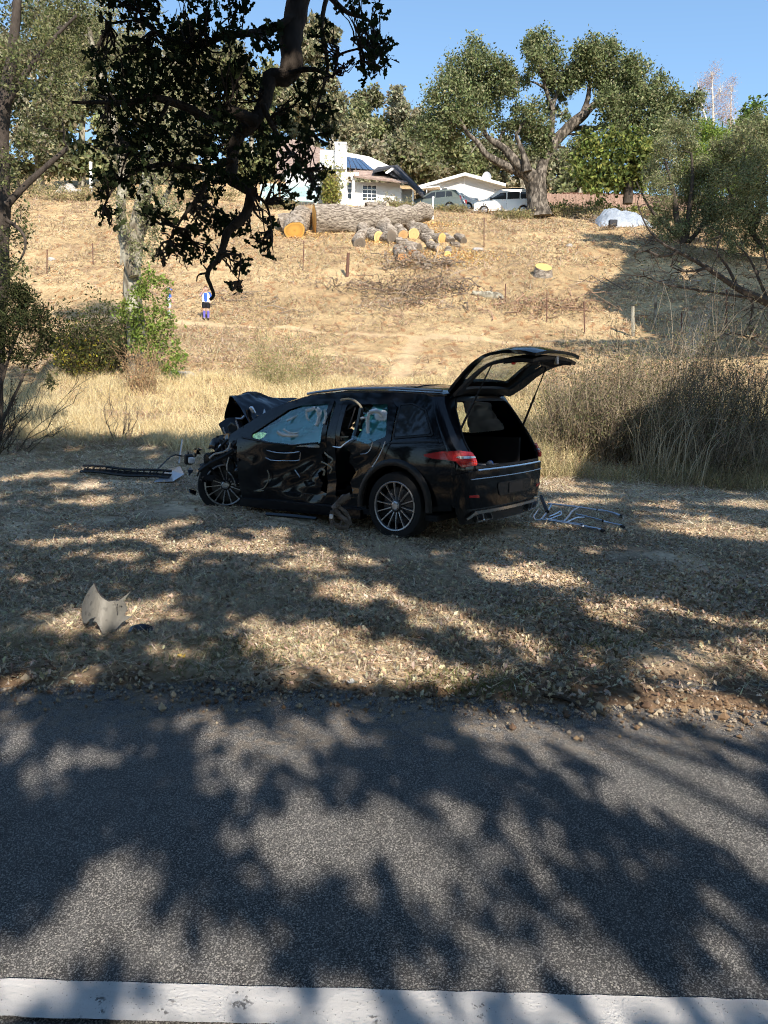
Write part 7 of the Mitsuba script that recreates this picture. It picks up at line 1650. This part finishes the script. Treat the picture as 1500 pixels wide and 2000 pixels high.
def bumper_shard():
    k = thing('bumper_shard', 'grey curved torn piece of bumper standing on the dry grass at left', 'car debris')
    c = G(194, 1250); S = c[1] / FPX
    U = lambda px, py: ((px - 204) * S, (1228 - py) * S)
    poly = Polygon([U(*q) for q in ((186, 1149), (196, 1160), (208, 1171), (222, 1180), (240, 1181), (255, 1169), (246, 1184), (251, 1200), (247, 1214), (258, 1221), (246, 1225), (238, 1236), (224, 1244), (218, 1238), (212, 1224), (204, 1214), (198, 1215), (203, 1206), (192, 1210), (184, 1220), (174, 1222), (162, 1214), (157, 1196), (164, 1180), (176, 1162))])

    def f(u, v, t):
        a = u / .19; b = (v - .08) / .34
        y = .22 * a ** 2 + .5 * v + .10 * b ** 2 + .02 * np.sin(v * 30) * (u > .09) - t
        return np.stack([c[0] + u * (1 + .0 * a), c[1] - .06 + y, c[2] + .065 + v * 1.02 * np.ones_like(u)], -1)
    me = plate(poly, .007, .012); part(k, 'shell', (f(*me.vertices.T), me.faces), 'm_grey_shell', 40)
    rim = spline([U(*q) for q in ((186, 1149), (196, 1160), (208, 1171), (222, 1180), (240, 1181))], 20); part(k, 'folded_rim', tube(f(rim[:, 0], rim[:, 1], np.full(20, -.004)), .006, 6), 'm_rubber', 40)
    sl = spline([U(*q) for q in ((238, 1187), (237, 1198), (238, 1210))], 8); part(k, 'slot', tube(f(sl[:, 0], sl[:, 1], np.full(8, .008)), .003, 5), 'm_rubber', 40); h = np.array([U(243, 1193), U(243.6, 1195)]); part(k, 'bolt_hole', tube(f(h[:, 0], h[:, 1], np.array([.008, .008])), .005, 6), 'm_rubber', 40)
    k = thing('black_shard', 'small black plastic shard on the grass beside the bumper piece', 'car debris'); c = G(275, 1250, .02)
    u, v = np.meshgrid(np.linspace(-1, 1, 12), np.linspace(-1, 1, 6), indexing='ij'); V = np.stack([c[0] + u * .075, c[1] + v * .035, c[2] + .02 * (1 - u ** 2) + .012 * v], -1).reshape(-1, 3); i, j = np.meshgrid(np.arange(11), np.arange(5), indexing='ij'); q = (i * 6 + j).ravel()
    part(k, 'shell', (V, np.vstack([np.c_[q, q + 6, q + 7], np.c_[q, q + 7, q + 1]])), 'm_car_paint', True); part(k, 'lip', tube(V[::6] + [0, 0, .002], .004, 5), 'm_rubber', 40)


def grille_strip():
    k = thing('grille_strip', 'broken black slatted bumper grille lying left of the front wheel', 'car debris')
    a, b = G(158, 931), G(330, 946); a[2] += .06; b[2] += .05; u = unit(b - a); n = unit(np.cross([0, 0, 1.0], u)); up = np.array([0, 0, 1.0]) * .8 + n * .6
    L = np.linalg.norm(b - a)
    for z0, r in ((0, .022), (.11, .02)): part(k, 'rail', tube([a + up * z0 + u * L * t + [0, 0, .012 * math.sin(t * 9)] for t in np.linspace(0, 1, 9)], r, 6, wob=.2), 'm_car_trim', 40)
    for i in range(13):
        p = a + u * L * (i + .7) / 14; part(k, 'slat', tube([p, p + up * .11 + u * .03], [.014, .012], 4), 'm_car_trim')
    part(k, 'backing', (np.array([a - up * .01 + n * .03, b - up * .01 + n * .03, b + up * .06 + n * .05, a + up * .06 + n * .05]), np.array([[0, 1, 2], [0, 2, 3]])), 'm_car_inside')
    k = thing('trim_fragment', 'bent silver and black trim fragments against the front tyre', 'car debris')
    V = [G(x, y, z) for x, y, z in ((300, 948, .03), (330, 930, .10), (352, 926, .12), (360, 938, .06), (338, 950, .03))]; part(k, 'plate', (np.array(V + [sum(V) / 5 + [0, 0, .05]]), np.array([[i, (i + 1) % 5, 5] for i in range(5)])), 'm_satin')
    part(k, 'rod', tube(spline([G(290, 940, .04), G(315, 926, .12), G(345, 914, .2), G(356, 912, .16)], 10), .012, 5), 'm_car_trim'); part(k, 'rod', tube(spline([G(350, 920, .1), G(354, 905, .2), G(357, 895, .26)], 8), .014, 5), 'm_satin')
    p = at(369, 897, 10.9); part(k, 'bracket', rbox(p, (.13, .12, .15), .03, .4), 'm_car_trim', 40); part(k, 'pale_block', rbox(at(374, 899, 10.8), (.09, .05, .09), .02, .2), 'm_white_trim', 40); part(k, 'prong', tube([at(367, 895, 10.9), at(368, 882, 10.9)], [.02, .008], 5), 'm_car_trim')


def walker():
    k = thing('walking_frame', 'folded aluminium walking frame lying behind the rear bumper of the wreck', 'walking frame')
    def W(P, z): return np.array([G(x, y, q * .7 + .01) for (x, y), q in zip(P, z)])
    big = [('side_tube', [(1069, 1008), (1120, 1010), (1162, 1012)], (.16, .13, .10), .013), ('leg', [(1162, 1012), (1190, 1014), (1210, 1016.5)], (.10, .08, .06), .0165), ('side_tube', [(1055, 1024), (1080, 1029), (1136, 1040)], (.06, .05, .05), .014), ('leg', [(1136, 1040), (1160, 1043), (1175, 1046)], (.05, .04, .04), .0175),
           ('side_tube', [(1124, 1021), (1145, 1024), (1178, 1029)], (.1, .1, .08), .012), ('leg', [(1178, 1029), (1200, 1033), (1214, 1036)], (.08, .07, .06), .0135), ('side_tube', [(1064, 1021), (1100, 1031), (1140, 1037)], (.05, .05, .05), .011),
           ('cross_bar', [(1076, 1008), (1068, 1014), (1056, 1024)], (.15, .1, .06), .012), ('cross_bar', [(1128, 1012), (1118, 1017), (1108, 1025), (1100, 1031)], (.12, .11, .08, .05), .012), ('cross_bar', [(1140, 1025), (1126, 1027), (1114, 1030), (1106, 1032)], (.09, .08, .06, .05), .010), ('cross_bar', [(1072, 1021), (1084, 1019), (1094, 1016), (1096, 1019), (1084, 1022), (1070, 1024)], (.09, .1, .1, .09, .08, .07), .009),
           ('handle_bow', [(1053, 1010), (1046, 1017), (1042, 1021), (1046, 1025), (1056, 1025)], (.13, .1, .07, .05, .06), .010)]
    for nm, P, z, r in big: part(k, nm, tube(spline(W(P, z), 12), r, 8), 'm_walker', 40)
    for P, z, r in (([(1210, 1016.5), (1214, 1017)], (.06, .055), .022), ([(1175, 1046), (1179, 1047)], (.04, .035), .022), ([(1213, 1036), (1218, 1037)], (.05, .045), .019)): part(k, 'rubber_foot', tube(W(P, z), r, 8), 'm_rubber', 40)
    for P, z, r in (([(1163, 1012), (1166, 1012.3)], (.1, .1), .0185), ([(1134, 1039.5), (1137, 1040)], (.05, .05), .0195), ([(1175, 1028.5), (1178, 1029)], (.085, .085), .0155)): part(k, 'height_clip', tube(W(P, z), r, 8), 'm_rubber', 40)
    part(k, 'hand_grip', tube(W([(1055, 1003), (1062, 1010), (1068, 1016)], (.26, .18, .12)), .024, 8), 'm_rubber', 40)


bumper_shard(); grille_strip(); walker()


def road_leaves():
    rng = np.random.default_rng(123); LV, LF = LEAF['lobed']
    g = trimesh.Trimesh(LV, LF, process=False).subdivide()
    for px, py, s, col, lab in ((601, 1378, .10, (.62, .50, .42), 'pale curled leaf at the road edge near the middle'), (686, 1346, .075, (.66, .66, .62), 'pale grey oak leaf on the dark soil by the road'), (567, 1401, .05, (.55, .56, .56), 'small grey leaf on the asphalt left of the middle'), (502, 1407, .06, (.55, .40, .24), 'tan leaf on the asphalt near its edge'), (395, 1413, .06, (.50, .36, .24), 'brown leaf on the asphalt at the edge of the left shade'),
                                (356, 1301, .07, (.62, .46, .10), 'yellow leaf on the grass left of the green weeds'), (368, 1308, .07, (.55, .48, .26), 'yellowish leaf next to the yellow one'), (1164, 1416, .06, (.35, .14, .09), 'red brown leaf on the right road edge'), (203, 1430, .06, (.46, .46, .45), 'grey leaf in the shade of the left asphalt'), (82, 1871, .035, (.55, .44, .20), 'small yellow leaf on the road at lower left'), (40, 1843, .03, (.45, .46, .48), 'pale scrap on the road at lower left'),
                                (1095, 1397, .05, (.62, .48, .26), 'straw coloured leaf on the right road edge'), (800, 1395, .06, (.50, .40, .26), 'tan leaf at the middle of the road edge'), (1210, 1399, .05, (.42, .20, .12), 'rusty leaf on the soil at the right road edge'), (930, 1270, .07, (.64, .54, .40), 'pale leaf on the lit verge'), (735, 1187, .07, (.66, .56, .44), 'bleached leaf on the lit verge below the wreck')):
        k = thing('fallen_leaf', lab, 'leaf'); c = G(px, py, .012); th = rng.uniform(0, 6.28); R = np.array([[math.cos(th), -math.sin(th), 0], [math.sin(th), math.cos(th), 0], [0, 0, 1]])
        V = g.vertices * [s, s * .8, s]; V = V - [s / 2, 0, 0]; V[:, 2] += 1.6 * (V[:, 1] ** 2 + .6 * V[:, 0] ** 2) / s + rng.normal(size=len(V)) * s * .01
        part(k, 'blade', (V @ R.T + c, g.faces), 'm_dry', color=np.tile(col, (len(V), 1))); part(k, 'stalk', tube((np.array([[-.5, 0, .02], [-.8, .05, .04]]) * s) @ R.T + c, .0015, 4), 'm_twig', color=np.tile([.25, .18, .12], (10, 1)))
    for P, r, lab in (([(98, 1436), (124, 1434), (156, 1437)], .004, 'thin pale twig on the asphalt at left'), ([(1062, 1368), (1110, 1378), (1160, 1396), (1215, 1399)], .010, 'dark twig along the right road edge'), ([(370, 1812), (402, 1813)], .004, 'dark twig on the lit asphalt at lower left'), ([(960, 1460), (975, 1464), (985, 1475)], .004, 'short dark twig on the asphalt right of the middle'), ([(1270, 1500), (1282, 1494), (1300, 1496)], .003, 'pale curved straw on the lit asphalt'), ([(510, 1405), (540, 1408), (575, 1404)], .004, 'straw between two leaves at the road edge')):
        k = thing('twig', lab, 'twig'); V, F = tube(spline([G(x, y, .012) for x, y in P], 10), r, 5); part(k, 'stem', (V, F), 'm_twig', color=np.tile((.09, .07, .055) if 'dark' in lab else (.5, .44, .34), (len(V), 1)))
        q = [G(*P[-1], .012), G(P[-1][0] + 8, P[-1][1] - 3, .02)]; V, F = tube(q, r * .6, 4); part(k, 'side_shoot', (V, F), 'm_twig', color=np.tile((.09, .07, .055), (len(V), 1)))


road_leaves()
